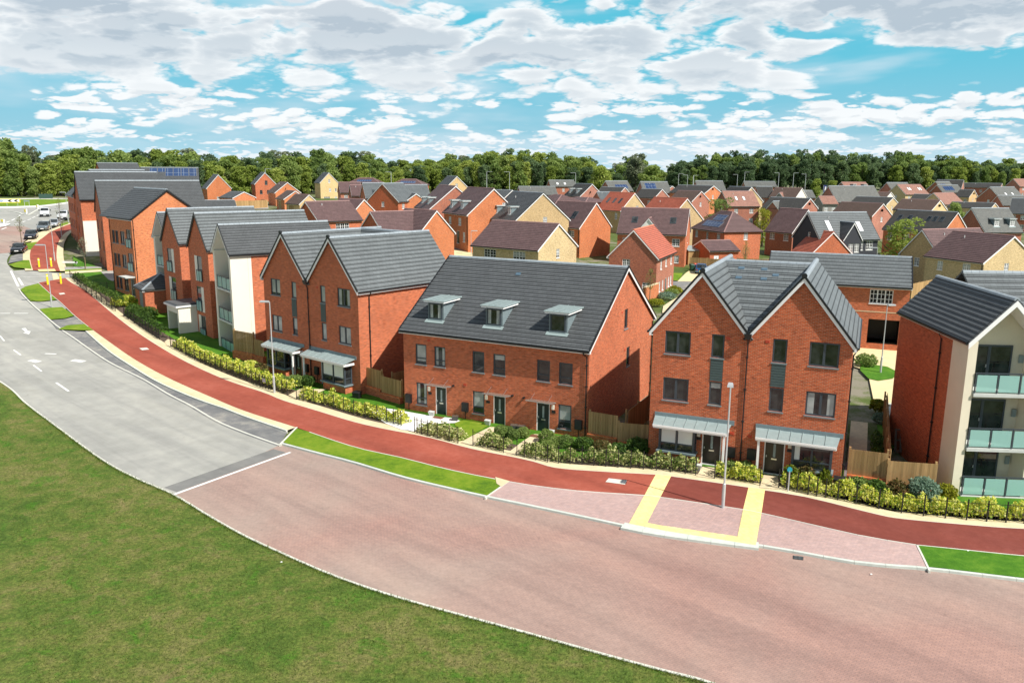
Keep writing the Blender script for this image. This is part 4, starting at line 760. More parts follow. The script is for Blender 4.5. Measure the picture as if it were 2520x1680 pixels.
def white_block():
    e = empty('apartment_block', (0, 0, 0), 0, 'four-gabled red brick and white apartment block with glass balconies and white entrance porch', 'apartment block')
    def brick(x, y, z, rot, w, L, He, Hr):
        with Wing(e, x, y, rot, L, w, He, Hr):
            S = Side('A', L, w); rise = Hr-He
            J = [(1.5, 3.95, 2.45+.0, 0)]
            rows = [(5.45, 7.85, 'l'), (2.55, 4.95, 'r'), (-.1, 2.2, 'l')] if w > 4.9 else [(5.45, 7.85, 'r'), (2.55, 4.95, 'l')]
            op = [(1.7, a, 3.5, b) for a, b, _ in rows]
            mb = MB()
            for sd in 'AfbB': wall_face(mb, Side(sd, L, w), 0, w if sd in 'AB' else L, -1.5, Top(He, rise, w) if sd in 'AB' else Flat(He), op if sd == 'A' else [])
            mb.build('wall', 'brick_red', e)
            roof(e, L, w, rise, 'slate_pale', He, O=.12, V=.12); verge(e, L, w, He, rise, 'A', O=.12, mat='black')
            eave(e, L, w, He, rise/(w/2), O=.12, sides='f')
            for a, b, sd in rows: juliet(e, S, 1.7, 3.5, a, b, sd)
    def pale(x, y, rot, w, L, He, Hr, full=True):
        with Wing(e, x, y, rot, L, w, He, Hr):
            rise = Hr-He; dp = 1.5; S = Side('A', L, w); mb = MB()
            # recessed front wall, two piers, open gable above
            for (a, b) in ((0, .42), (w-.42, w)): mb.box(0, dp, a, b, -1.5, He)
            mb.quad((dp, .42, -1.5), (dp, w-.42, -1.5), (dp, w-.42, He+rise*.84/w), (dp, w/2, Hr-.15), (dp, .42, He+rise*.84/w))
            mb.hexa([(0, 0, He+.002), (dp, 0, He+.002), (dp, .42, He+.002), (0, .42, He+.002)], [(0, .1, He+.1), (dp, .1, He+.1), (dp, .42, He+.3), (0, .42, He+.3)])
            mb.box(dp+.01, 1.8, -.004, 0, -1.5, He)
            mb.build('rendered_front', 'render_white', e)
            m = MB()
            for sd in ('f', 'b', 'B'):
                if sd == 'f': m.quad((1.8, 0, -1.5), (L, 0, -1.5), (L, 0, He), (1.8, 0, He))
                elif sd == 'b': m.quad((dp, w, -1.5), (L, w, -1.5), (L, w, He), (dp, w, He))
                else: wall_face(m, Side('B', L, w), 0, w, -1.5, Top(He, rise, w), [])
            m.build('wall', 'brick_red', e)
            roof(e, L, w, rise, 'slate', He, O=.12, V=.12); verge(e, L, w, He, rise, 'A', O=.12, V=.12)
            m = MB()                                          # deep white soffit linings inside the gable
            sl = rise/(w/2)
            for s in (0, 1):
                y0, y1 = (.02, w/2) if s == 0 else (w-.02, w/2)
                m.hexa([(-.1, y0, He-.22), (-.1, y1, Hr-.22), (dp-.02, y1, Hr-.22), (dp-.02, y0, He-.22)], [(-.1, y0, He-.03), (-.1, y1, Hr-.03), (dp-.02, y1, Hr-.03), (dp-.02, y0, He-.03)])
            m.build('gable_lining', 'white', e)
            eave(e, L, w, He, rise/(w/2), O=.12, sides='f')
            for k, z in enumerate((.05, 2.85, 5.65)):
                balcony(e, S, .43, w-.43, z, .05, dp-.01, n=3, slab=True)
                french(e, S, 1.15, z, w-.5, z+2.05, d=dp-.06)
                wall_light(e, S, .85, z+1.75, d=dp, mat='lead_pale', s=1.4)
    pale(-23.7, 68.1, .65, 4.45, 9.8, 8.84, 11.1)
    brick(-27.8, 74.2, 0, .71, 5.0, 10.8, 8.63, 11.7)
    brick(-33.2, 81.2, 0, .74, 4.8, 9, 8.6, 11.75)
    pale(-36.0, 85.0, .74, 4.0, 9, 8.7, 11.2)
    # recessed links between the wings
    for (a, b, w_, h_) in (((-30.9, 78.1), .725, 4.7, 8.35), ((-26.2, 71.6), .68, 3.2, 8.4)):
        m = MB(); m.box(1.9, 7, 0, w_, -1.5, h_); m.build('recessed_wall', 'brick_red', e, (a[0], a[1], 0), b)
    # white entrance porch between the brick gables
    with Wing(e, -30.2, 77.2, .72, 3, 3, 3, 3):
        m = MB(); m.box(-1.9, 1.9, 0, .35, -1, 2.95); m.box(-1.9, 1.9, 2.75, 3.1, -1, 2.95); m.box(-1.9, 1.9, .35, 2.75, 2.35, 2.95); m.box(.2, .3, .35, 2.75, -1, 2.35); m.build('porch', 'render_white', e)
        m = MB(); m.box(-2.15, 2.0, -.15, 3.25, 2.952, 3.1); m.build('porch_fascia', 'white', e)
        m = MB(); m.hexa([(-2.15, -.15, 3.102), (2, -.15, 3.102), (2, 3.25, 3.102), (-2.15, 3.25, 3.102)], [(-1.95, .05, 3.25), (2, .05, 3.35), (2, 3.05, 3.35), (-1.95, 3.05, 3.25)]); m.build('porch_roof', 'slate', e)
        m = MB(); m.box(.12, .19, 1.0, 2.1, 0, 2.1); m.build('entrance_door', 'anthracite', e)
        m = MB(); m.box(.13, .2, 2.2, 2.5, .7, 1.7); m.build('post_boxes', 'lead', e)
    base = Vector((-28., 74., 0)); e.location = base
    for o in bpy.data.objects:
        if o.parent == e: o.location = o.location-base
    return e
white_block()
def brick_block(fit, wfit, label, levels, front=(), wing_front=(), solar=False, wsplit=None, z=None):
    X, Y, z, rot, W, D, He, Hr = fit
    e = empty('apartment_block', (X, Y, z), rot, label, 'apartment block'); rise = Hr-He
    mb = MB(); S = Side('A', W, D); op = [(D-2.6, a, D-1.4, a+1.5) for a in levels]+[(1.2, a, 2.2, a+1.5) for a in levels]
    fo = [(2.2, a, 3.6, a+1.45) for a in levels]
    wall_face(mb, S, 0, D, -1.5, Top(He, rise, D), op); wall_face(mb, Side('B', W, D), 0, D, -1.5, Top(He, rise, D), []); wall_face(mb, Side('f', W, D), 0, W, -1.5, Flat(He), fo); wall_face(mb, Side('b', W, D), 0, W, -1.5, Flat(He), [])
    mb.build('wall', 'brick_red', e)
    roof(e, W, D, rise, 'slate', He, O=.2); verge(e, W, D, He, rise, 'A', O=.2, mat='black', dark=False); eave(e, W, D, He, rise/(D/2), O=.2, sides='fb', white='black')
    for o in op: window(e, S, *o, st='dk2')
    for o in fo: window(e, Side('f', W, D), *o, st='dk2')
    return e
G_FIT = (-55.7, 111.4, 1.3, .56, 13.6, 8.6, 8.62, 12.73)
g = brick_block(G_FIT, None, 'big red brick apartment block with a projecting front wing beside the brick bin store', (.5, 3.2, 5.9))
def g_wing():
    X, Y, z, rot, W, D, He, Hr = (-47.9, 97.3, 1.2, -.80, 7.2, 8.4, 9.0, 12.1)
    dx, dy = X-G_FIT[0], Y-G_FIT[1]; c, s = cos(G_FIT[3]), sin(G_FIT[3]); lx, ly = dx*c+dy*s, -dx*s+dy*c; rise = Hr-He
    with Wing(g, lx, ly, rot-G_FIT[3], W, D, He, Hr):
        S = Side('f', W, D); op = [(u, a, u+w, a+1.5) for a in (.5, 3.2, 5.9) for u, w in ((.6, .9), (1.7, .9), (3.3, 1.4))]
        dr = (5.4, 0.1, 6.6, 2.1); bal = [(5.3, a, 6.7, a+2.1) for a in (2.9, 5.6)]
        mb = MB(); wall_face(mb, S, 0, W, -1.5, Flat(He), op+[dr]+bal); wall_face(mb, Side('B', W, D), 0, D, -1.5, Top(He, rise, D), []); wall_face(mb, Side('A', W, D), 0, D, -1.5, Top(He, rise, D), []); mb.build('wall', 'brick_orange', g)
        roof(g, W+2.5, D, rise, 'slate', He, O=.2, loc=(-2.5, 0)); verge(g, W, D, He, rise, 'B', O=.2, mat='black', dark=False); eave(g, W, D, He, rise/(D/2), O=.2, sides='f')
        for o in op: window(g, S, *o, st='dk2')
        for o in bal: french(g, S, *o, d=.06); balcony(g, S, o[0]-.1, o[2]+.1, o[1], -.16, 0, n=2, slab=False)
        door(g, S, *dr, mat='anthracite'); m = MB(); sbox(m, S, dr[0]-.6, dr[2]+.4, 2.3, 2.42, -1.1, -.01); m.build('door_canopy', 'concrete_slab', g)
        pipe(g, [(W+.06, .15, He-.2), (W+.06, .15, He-.4), (W+.06, .15, 0)]); pipe(g, [(.1, -.25, He-.2), (.1, -.06, He-.4), (.1, -.06, 0)])
g_wing()
A2_FIT = (-64.7, 123.3, 2.4, .55, 11.5, 10., 8.85, 12.77)
a2 = brick_block(A2_FIT, None, 'red brick apartment block with a white rendered corner beyond the side road', (.5, 3.2, 5.9))
with Wing(a2, 0, 0, 0, 0, 0, 0, 0):
    S = Side('f', 11.5, 10., -.5); m = MB(); wall_face(m, S, 0.02, 5.2, -1.2, Flat(5.6), [(1.9, 3.2, 3.6, 4.9), (1.9, .5, 3.6, 2.2)]); m.quad((.02, -.5, -1.2), (.02, 0, -1.2), (.02, 0, 5.6), (.02, -.5, 5.6)); m.quad((5.2, -.5, -1.2), (5.2, 0, -1.2), (5.2, 0, 5.6), (5.2, -.5, 5.6)); m.quad((0.02, -.5, 5.6), (5.2, -.5, 5.6), (5.2, 0, 5.6), (.02, 0, 5.6)); m.build('white_render', 'render_white', a2)
    window(a2, S, 1.9, 3.2, 3.6, 4.9, st='dk2', cur=('n', 0.)); m = MB(); sbox(m, S, 1.9, 3.6, .5, 2.2, .02, .08); m.build('louvred_panel', 'cladding', a2)
    m = MB(); sbox(m, Side('f', 11.5, 10.), 1.9, 3.6, 6.0, 7.7, -.02, .02); m.build('louvred_panel', 'cladding', a2)
def a1():
    r_ = ray((186, 500)); y = 134.; x = r_[0]*y/r_[1]; W, D, rot = 14, 7.5, -1.0
    return house((x-W*cos(rot), y-W*sin(rot), 2.6, rot, W, D, 8.8, 12.1), 'farthest red brick apartment building along the street, seen edge-on past the white corner', 'brick_red', 'slate',
                 wins=[('f', u, a, u+1.2, a+1.5, 'dk2') for a in (.5, 3.2, 5.9) for u in (1.5, 4.5, 7.5, 10.5, 12.2)], cat='apartment block', name='apartment_building', trim='black')
a1()
def back_roofs():
    L = [('R1', 'grey roofed apartment building just behind the white cornered block', 'R'), ('R2', 'distant grey roofed apartment building against the trees at the left', 'R')]
    for k, l, _ in L:
        f = FIT[k]; house(f, l, 'brick_red', 'slate', wins=[('f', *w, 'dk2') for w in autowin(f[4], 4, 5.9, 7.3, 1.2)+autowin(f[4], 4, 3.2, 4.6, 1.2)], cat='apartment block', name='apartment_building', far=True, trim='black')
    f = FIT['R3']; W, D = f[4], f[5]
    house(f, 'apartment building with a long row of solar panels on its grey roof', 'brick_red', 'slate', cat='apartment block', name='apartment_building', far=True, trim='black',
          solar=[('f', W*.15+i*W*.138, 1.2 if i != 1 else 2.9, W*.15+i*W*.138+W*.13, 4.6) for i in range(6)], wins=[('f', *w, 'dk2') for w in autowin(W, 4, 6, 7.4, 1.2)])
    house(FIT['R4'], 'low grey roofed garage behind the big apartment block', 'brick_red', 'slate', cat='garage', name='garage', far=True)
back_roofs()
def bin_store():
    a = at(px3(870, 735)); L = at(px3(770, 680)); Rr = at(px3(985, 740))
    rot = -.95; W, D = 3.6, 4.2
    p = at(px3(880, 735)); e = empty('bin_store', (p.x-W*cos(rot), p.y-W*sin(rot), zg(p.x, p.y)), rot, 'small brick bin store with a louvred door and a hipped slate roof', 'bin store')
    m = MB(); S = Side('f', W, D); wall_face(m, S, 0, W, -1, Flat(2.75), [(.9, 0, 2.6, 2.3)])
    for sd in 'ABb': wall_face(m, Side(sd, W, D), 0, D if sd in 'AB' else W, -1, Flat(2.75), [])
    m.build('wall', 'brick_red', e); roof(e, W, D, 1.25, 'slate', 2.75, O=.25, hip=W*.48); eave(e, W, D, 2.75, 1.25/(D/2), O=.25, V=.2, sides='f')
    m = MB(); sbox(m, S, .9, 2.6, 0, 2.3, .03, .08)
    for k in range(14): sbox(m, S, 1., 2.5, .1+k*.155, .2+k*.155, .0, .03)
    m.build('louvred_door', 'lead', e)
    m = MB(); m.box(W+.001, W+.03, -.25, D+.25, 2.5, 2.62); m.build('fascia', 'white', e)
def px3(u, v): return (150+u/4.182, 600+v/4.182)
bin_store()
# balconied block at the right edge
def right_block():
    X, Y, z, rot, L, w, He, Hr = 25.8, 38.1, 0., 1.49, 8.6, 3.75, 7.95, 9.95
    e = empty('apartment_block', (X, Y, z), rot, 'cream and brick apartment block with stacked glass balconies at the right edge of the photo', 'apartment block')
    rise = Hr-He; dp = 1.35; S = Side('A', L, w); mb = MB()
    mb.box(0, dp+.35, w-.42, w, -1, He); mb.box(0, dp+.35, 0, .42, -1, He)
    mb.quad((dp, .42, -1), (dp, w-.42, -1), (dp, w-.42, He+.4), (dp, w/2, Hr-.15), (dp, .42, He+.4)); mb.build('rendered_front', 'render_cream', e)
    m = MB(); m.quad((dp+.35, w, -1), (L, w, -1), (L, w, He), (dp+.35, w, He)); m.quad((dp, 0, -1), (L, 0, -1), (L, 0, He), (dp, 0, He)); wall_face(m, Side('B', L, w), 0, w, -1, Top(He, rise, w), []); m.build('wall', 'brick_red', e)
    roof(e, L, w, rise, 'slate', He, O=.1, V=.12); verge(e, L, w, He, rise, 'A', O=.1, V=.14, hgt=.3, dark=False)
    m = MB()
    for s in (0, 1):
        y0, y1 = (.02, w/2) if s == 0 else (w-.02, w/2)
        m.hexa([(-.13, y0, He-.26), (-.13, y1, Hr-.26), (dp-.02, y1, Hr-.26), (dp-.02, y0, He-.26)], [(-.13, y0, He-.04), (-.13, y1, Hr-.04), (dp-.02, y1, Hr-.04), (dp-.02, y0, He-.04)])
    m.build('gable_lining', 'white', e); eave(e, L, w, He, rise/(w/2), O=.1, sides='b', white='curtain_cream')
    for k, zz in enumerate((.12, 2.62, 5.4)):
        balcony(e, S, .1, w-.44, zz, -.10, dp-.01, n=3, hgt=.98)
        french(e, S, 1.05, zz+.02, w-.5, zz+2.15, d=dp-.06); wall_light(e, S, .62, zz+1.5, d=dp, mat='lead_pale', s=1.4)
    pipe(e, [(2.9, w+.2, He-.2), (2.9, w+.06, He-.45), (2.9, w+.06, 0)])
    # neighbouring roofs of the same block, seen over it
    with Wing(e, 4.6, -7.6, 0, 0, 0, 0, 0):
        m = MB(); m.box(.3, 7.7, .3, 7.3, -1, He-.3); m.build('rear_wall', 'brick_red', e)
        roof(e, 8, 7.6, 2.6, 'slate_pale', He-.3, O=.2, loc=(8, 0), rot=pi/2, V=.1, name='rear_roof')
    return e
right_block()

# ---------------------------------------------------------------- houses behind
def BW(D, z0=3.7, z1=4.8, w=.8): return ('B', D/2-w/2, z0, D/2+w/2, z1)
def AW(D, z0=3.7, z1=4.8, w=.8, at_=None): a = at_ or D/2; return ('A', a-w/2, z0, a+w/2, z1)
def FW(W, n=2, up=True, lo=True, w=1.0):
    L = []
    if up: L += [('f', *q) for q in autowin(W, n, 3.3, 4.45, w)]
    if lo: L += [('f', *q) for q in autowin(W, n, .7, 2.0, w)]
    return L
def H(k, label, wall, rf, wins='auto', **kw):
    f = FIT[k]; W, D, He, Hr = f[4:8]; low = He < 4
    far = hypot(f[0], f[1]) > 170
    if wins == 'auto':
        wins = [] if low else FW(W, 2 if W < 9 else 3)+[BW(D) if math.degrees(f[3]) < 0 else AW(D)]
    if not low and 'hip' not in kw and int(k.strip('Hbw')) % 3 == 0: kw.setdefault('flue', (W*.3, D*.38))
    if k in ('H26', 'H52', 'H43', 'H76', 'H44', 'H69', 'H3', 'H51'): kw.setdefault('dish', ('B', D*.42, He+1.1))
    kw.setdefault('name', 'garage' if low else 'brick_house'); kw.setdefault('cat', 'garage' if low else 'house')
    return house(f, label, wall, rf, wins=wins, far=far, **kw)
f = FIT
H('H16', 'yellow brick house with a brown tiled roof directly behind the long dark terrace roof', 'brick_yellow', 'tile_brown', [('f', 2.03, 3.67, 4.08, 4.78), ('f', 6.97, 3.70, 8.98, 4.80), ('B', 4.05, 3.8, 4.8, 5.0), ('f', 2., .6, 4., 1.9), ('f', 7, .6, 9, 1.9)])
H('H32', 'red brick house with a bright orange tiled roof and its gable towards the camera', 'brick_multi', 'tile_red', [('A', 3.5, 3.84, 4.5, 4.9), ('A', .8, .95, 1.8, 2.0), ('f', 2.2, 3.5, 3.1, 4.85), ('f', 5.1, 3.6, 6.0, 4.8), ('f', 8.2, 3.6, 9.1, 4.8), ('f', 1.6, .6, 2.6, 1.95), ('f', 3.6, .6, 4.5, 1.95), ('f', 7.2, .6, 8.1, 1.95), ('f', 8.6, .6, 9.5, 1.95)], doors=[('f', 5.3, 0, 6.3, 2.0)], rmat='ridge_red')
W31, D31 = f['H31'][4:6]
H('H31', 'red brick house with roof windows either side of a cream gable', 'brick_red', 'tile_brown', [('f', W31*.81, 3.0, W31*.92, 4.2), ('f', W31*.81, .3, W31*.92, 1.5), ('f', W31*.08, 3.0, W31*.2, 4.2), ('B', 3.5, 3.3, 4.2, 4.4)],
  sky=[('f', W31*.18, 1.5, W31*.27, 2.5), ('f', W31*.75, 1.5, W31*.84, 2.5)], cross=[(W31*.30, W31*.62, .35, 5.3, 7.4, 'render_pale', 'tile_brown')])
W17, D17 = f['H17'][4:6]
H('H17', 'red brick house with a brown roof, one roof window and a small rendered gable', 'brick_orange', 'tile_brown', [('f', W17*.72, 3.2, W17*.86, 4.3), ('f', W17*.2, 3.2, W17*.4, 4.3), ('f', W17*.72, .6, W17*.86, 1.9)], sky=[('f', W17*.62, 1.2, W17*.74, 2.4)],
  cross=[(W17*.16, W17*.46, .5, 5.2, 7.0, 'render_pale', 'tile_pink', 3.9)], pipes=[('f', W17-.2)])
H('H14', 'brown roofed house with two dormers immediately left of the yellow gabled one', 'brick_orange', 'tile_brown', [('f', 2.2, 3.2, 3.4, 4.5), ('f', 6.6, 3.2, 7.9, 4.5), ('f', 8.6, .4, 9.6, 2.1), ('f', 1.8, .5, 3.2, 2.0), ('B', 6.6, 6.0, 7.4, 7.2)], doors=[('f', 5.9, 0, 7.1, 2.2, 'door_black')], dorm=[(1.0, 2.2, .9, 1.1), (5.8, 7.0, .9, 1.1)], pipes=[('f', f['H14'][4]-.3)])
H('H13', 'brown roofed house with two dormers, second left of the yellow gabled one', 'brick_multi', 'tile_brown', [('f', 2.2, 3.2, 3.4, 4.5), ('f', 6.6, 3.2, 7.9, 4.5), ('f', 1.8, .5, 3.2, 2.0)], dorm=[(1.4, 2.6, .9, 1.0), (5.6, 6.8, .9, 1.0)])
H('H15', 'yellow brick house with a dark grey roof and two pale dormers', 'brick_yellow', 'slate', [('f', 1.5, 3.2, 2.9, 4.5), ('f', 6.6, 3.2, 7.9, 4.5), ('B', 5.4, 4.3, 6.2, 5.6)], dorm=[(1.1, 2.25, .9, 1.15), (6.0, 7.15, .9, 1.15)], trim='white')
H('H19', 'red brick house whose pinkish brown roof plane faces the camera behind the left townhouses', 'brick_red', 'tile_brown', [('f', 3, .6, 4.4, 2), AW(f['H19'][5], .8, 2.0)])
H('H19w', 'red brick gabled wing with white framed window at the end of the pinkish brown roof', 'brick_orange', 'tile_brown', [('B', 1.1, 3.2, 2.2, 4.5), ('f', 5, 3.2, 6, 4.4)])
H('H18', 'house with a wide pinkish brown roof rising behind the white apartment block', 'brick_red', 'tile_brown', [('f', 3.3, 3.0, 5.9, 4.6, 'wh3g')])
H('H18w', 'red brick gabled wing joined to the wide pinkish brown roof', 'brick_orange', 'tile_brown', [('B', 3., 2.8, 3.8, 3.9)])
W33, D33 = f['H33'][4:6]
H('H33', 'red brick house with a hipped brown roof carrying two rows of dark solar panels', 'brick_red', 'tile_brown', [('f', 1.0, 3.5, 1.9, 4.6), ('f', 4.8, 3.4, 5.5, 4.6), ('f', 8.3, 3.4, 9.4, 4.6), ('B', 3.9, 3.6, 4.7, 4.8)], hip=D33*.47,
  solar=[('f', W33*.22, .5, W33*.75, 1.6), ('f', W33*.36, 1.75, W33*.68, 2.9)])
H('H34', 'small brick garage with a brown tiled roof in front of the solar panelled house', 'brick_red', 'tile_brown', [], doors=[('f', .8, 0, 1.7, 2.0, 'white')])
H('H35', 'dark red brick house with a brown roof beside the yellow-green tree', 'brick_multi', 'tile_brown', [('f', 1.0, 3.4, 2.1, 4.6), ('f', f['H35'][4]-1.9, 3.3, f['H35'][4]-.8, 4.6)])
W36, D36 = f['H36'][4:6]
H('H36', 'house with a pale grey roof, two roof windows and a dark rendered gable', 'render_dark', 'slate_pale', [('f', W36*.66, 3.0, W36*.75, 4.5), ('f', W36*.8, 3.0, W36*.92, 4.5), ('A', D36*.35, 4.6, D36*.35+.7, 5.9)],
  sky=[('f', W36*.2, 1.0, W36*.28, 2.6, 'white'), ('f', W36*.72, .9, W36*.8, 2.4, 'white')], cross=[(W36*.33, W36*.63, 1.2, 5.0, 7.6, 'render_dark', 'slate', -1.5, [(W36*.42, 2.8, W36*.42+.9, 4.2), (W36*.52, 2.8, W36*.52+.9, 4.2)])])
H('H37', 'low brick building with orange tiled roof in front of the dark rendered house', 'brick_red', 'tile_red', [], rmat='ridge_red', name='brick_house', cat='house')
W38, D38 = f['H38'][4:6]
h38 = H('H38', 'coach house over an open car port, long grey roof behind the right-hand townhouses', 'brick_red', 'slate_pale', [('f', 9.0, 3.75, 10.95, 5.05, 'wh3g'), ('f', 9.1, .05, 11.7, 2.3, 'hole')], pipes=[('f', .3)], name='coach_house')
m = MB(); m.box(9.0, 11.8, 3., 3.05, 0, 2.4); m.box(9.0, 9.05, .1, 3, 0, 2.4); m.box(11.75, 11.8, .1, 3, 0, 2.4); m.box(9.0, 11.8, .1, 3, 2.35, 2.4); m.build('car_port', 'plastic_dark', h38)
m = MB(); m.box(0, W38, -.02, -.003, 2.95, 3.03); m.build('stone_band', 'stone_band', h38)
H('H39', 'buff brick house with a pale pinkish roof and gable facing left, near the right edge', 'brick_yellow', 'tile_brown', [('A', f['H39'][5]*.5, 3.4, f['H39'][5]*.5+.9, 4.6), ('A', f['H39'][5]*.12, 3.4, f['H39'][5]*.12+.9, 4.6), ('A', 1, .6, 2.4, 2)])
H('H39w', 'buff brick wing with a brown roof and sunlit yellow gable at the right edge', 'brick_yellow', 'tile_brown', [('f', 2.0, 3.4, 2.9, 4.6), ('f', 6.0, 3.3, 7.2, 4.7), ('B', 3.5, 3.6, 4.3, 4.9), ('f', 6, .6, 7.2, 2)], pipes=[('f', f['H39w'][4]-.2)])
H('H40', 'red brick house with a weathered grey roof and two white dormers', 'brick_multi', 'slate_weathered', [], dorm=[(f['H40'][4]*.3, f['H40'][4]*.3+1.1, .9, 1.3), (f['H40'][4]*.72, f['H40'][4]*.72+1.1, .9, 1.3)])
W41 = f['H41'][4]
H('H41', 'house with a dark ribbed roof and five roof windows behind the bushy tree', 'brick_orange', 'slate_old', [('f', .9, 3.2, 2.1, 4.5), ('f', 4, 3.2, 5, 4.5)], sky=[('f', W41*x, 2.2, W41*x+.75, 3.4) for x in (.10, .27, .60, .70, .81)])
H('H42', 'dark grey roofed house with a sliver of yellow gable at the upper right', 'brick_yellow', 'slate_old')
H('H43', 'red brick gabled house with a worn brown roof right of the pale grey roof', 'brick_old', 'tile_old')
H('H44', 'house with a mossy dark roof and salmon brick gable behind the dark red brick one', 'brick_old', 'slate_old', cross=[(1.5, 4.5, .4, 5.2, 6.8, 'brick_old', 'slate_weathered')])
H('H45', 'brick house with a pinkish roof and two roof windows behind the round green tree', 'brick_old', 'tile_pink', sky=[('f', f['H45'][4]*.3, 1.6, f['H45'][4]*.38, 2.8, 'white'), ('f', f['H45'][4]*.55, 1.6, f['H45'][4]*.63, 2.8, 'white')])
H('H46', 'dark roofed house with a bright yellow gable end in the centre distance', 'brick_yellow', 'slate_old')
H('H47', 'dark slate roofed house between the yellow gable and the white gable', 'brick_old', 'slate_old')
H('H48', 'brown roofed house with a bright white rendered gable end', 'render_white', 'tile_old', cross=[(2, 4.5, .4, 5.2, 6.5, 'render_grey', 'tile_pink')])
H('H49', 'weathered grey roof third from the right in the far row below the dark wood', 'brick_old', 'slate_weathered')
H('H50', 'long weathered grey roof in the far row below the dark wood', 'brick_old', 'slate_weathered')
H('H51', 'dark roofed house with an orange brick gable in the far row', 'brick_orange', 'slate_old')
H('H52', 'house with a mossy brown roof and old red gable behind the orange roofs', 'brick_old', 'tile_old')
H('H53', 'dark roofed house with a pinkish red gable above the bright orange roof', 'brick_old', 'slate_old')
H('H54', 'far weathered grey roof with a block of blue solar panels on its left part', 'brick_old', 'slate_weathered', solar=[('f', .9, 1.2, 4.4, 3.6)])
H('H55', 'far weathered grey roof with blue solar panels along its lower right part', 'brick_old', 'slate_weathered', solar=[('f', 2.2, .9, 6.6, 2.6)])
H('H56', 'dark brown roofed house directly in front of the solar panelled grey roof', 'brick_old', 'slate_old')
H('H57', 'little dark red gable with grey roof left of the first orange roof', 'brick_old', 'slate_pale')
H('H58', 'small dark roof with a pale gable squeezed between far dark roofs', 'brick_old', 'slate_old')
H('H60', 'pale grey roof immediately right of the white gable', 'brick_old', 'slate_weathered')
H('H61', 'small cream rendered building with a pinkish roof and grey gable', 'render_grey', 'tile_pink')
H('H62', 'large worn brown roof behind the small cream building', 'brick_old', 'tile_old')
H('H63', 'pale grey roof below the pink roof with white dormers', 'brick_old', 'slate_weathered')
H('H64', 'pink roofed house with two white dormers under the trees', 'brick_old', 'tile_pink', dorm=[(f['H64'][4]*.3, f['H64'][4]*.3+1.2, .9, 1.2), (f['H64'][4]*.75, f['H64'][4]*.75+1.2, .9, 1.2)])
H('H65', 'grey-white roofed house under the wood, left of the four roof windows', 'brick_old', 'slate_weathered')
W66 = f['H66'][4]
H('H66', 'pink roofed house with four bright roof windows in two pairs', 'brick_yellow', 'tile_pink', sky=[('f', W66*x, 1.6, W66*x+.6, 2.9, 'white') for x in (.27, .35, .72, .80)])
H('H67', 'brown roof ending in a small white gable, left one of two', 'render_white', 'tile_old')
H('H67b', 'brown roof ending in a small white gable, right one of two', 'render_white', 'tile_old')
H('H68', 'black slate roofed house with a yellow gable in front of the two small white gables', 'brick_yellow', 'slate_old')
H('H69', 'house with a mottled brown roof and a pale yellow gable', 'brick_buff', 'tile_old')
H('H70', 'plain pink roof between the mottled brown roof and the solar panels', 'brick_yellow', 'tile_pink')
H('H71', 'dark brown roof left of the plain pink one', 'brick_old', 'slate_old')
H('H72', 'far grey roof with a faint solar array behind the blue panels', 'brick_multi', 'slate_weathered', solar=[('f', 1.2, 1.2, 4.2, 2.8)])
H('H73', 'grey roof with a large blue solar array in the right distance', 'brick_multi', 'slate_weathered', solar=[('f', 1.4, .8, 5.6, 3.2)])
H('H74', 'dark roof with a white edged pinkish red gable under the right-hand trees', 'brick_old', 'slate_old')
H('H75', 'very long low black roof at the far right', 'brick_old', 'slate_old')
H('H76', 'dark roofed house with a small bright orange gable end', 'brick_buff', 'slate_old')
H('H77', 'house with a wide weathered grey roof and brown brick gable at the far right', 'brick_multi', 'slate_weathered', sky=[('f', 6, 1.2, 7.2, 2., 'white'), ('f', 11, 1.2, 12.2, 2., 'white')])
H('H78', 'grey roofed house with a dark red gable just above the weathered dormered roof', 'brick_multi', 'slate_weathered')
H('H79', 'dark red brick house with a grey roof cut by the right edge of the photo', 'brick_multi', 'slate')
H('H80', 'pink roofed house highest at the right edge, under the trees', 'brick_old', 'tile_pink')
H('H1', 'red brick house with a steep white edged gable in front of the left wood', 'brick_orange', 'slate', [('B', 3, .8, 3.8, 2)])
H('H2', 'tall narrow red brick house with three gable windows by the wood', 'brick_red', 'slate', [('B', 3.2, 7.0, 4.1, 8.4, 'dk1'), ('B', 1.4, 3.9, 2.3, 5.2, 'dk1'), ('B', 3.8, 3.9, 4.7, 5.2, 'dk1'), ('B', 1.6, .8, 2.8, 2.0, 'dk1')])
H('H3', 'red brick house, largest gable of three stepping down to the right', 'brick_orange', 'tile_old', [])
H('H4', 'brick garage in the middle of the three brown stepped roofs', 'brick_orange', 'tile_old', [], doors=[('f', 1.5, 0, 3.8, 2.2, 'timber')])
H('H5', 'yellow brick garage lowest of the three brown stepped roofs', 'brick_buff', 'tile_old', [], doors=[('f', 1., 0, 3.4, 2.2, 'timber')])
H('H6', 'long low brick garage with a shallow roof beyond the timber fencing', 'brick_orange', 'slate', [])
H('H7', 'tall yellow brick house with a white edged gable and small white windows', 'brick_buff', 'slate', [('B', 3.1, 7.2, 3.9, 8.6), ('B', 3.3, 3.9, 4.1, 5.2), ('B', 5.6, 3.9, 6.3, 5.2), ('B', 5.4, .8, 6.4, 2.0), ('B', 1.2, .8, 3.6, 2., 'wh3g')])
H('H8', 'brown roofed house touching the tall yellow gable on its right', 'brick_multi', 'tile_brown')
H('H9', 'second brown roofed house right of the tall yellow gable', 'brick_multi', 'tile_brown')
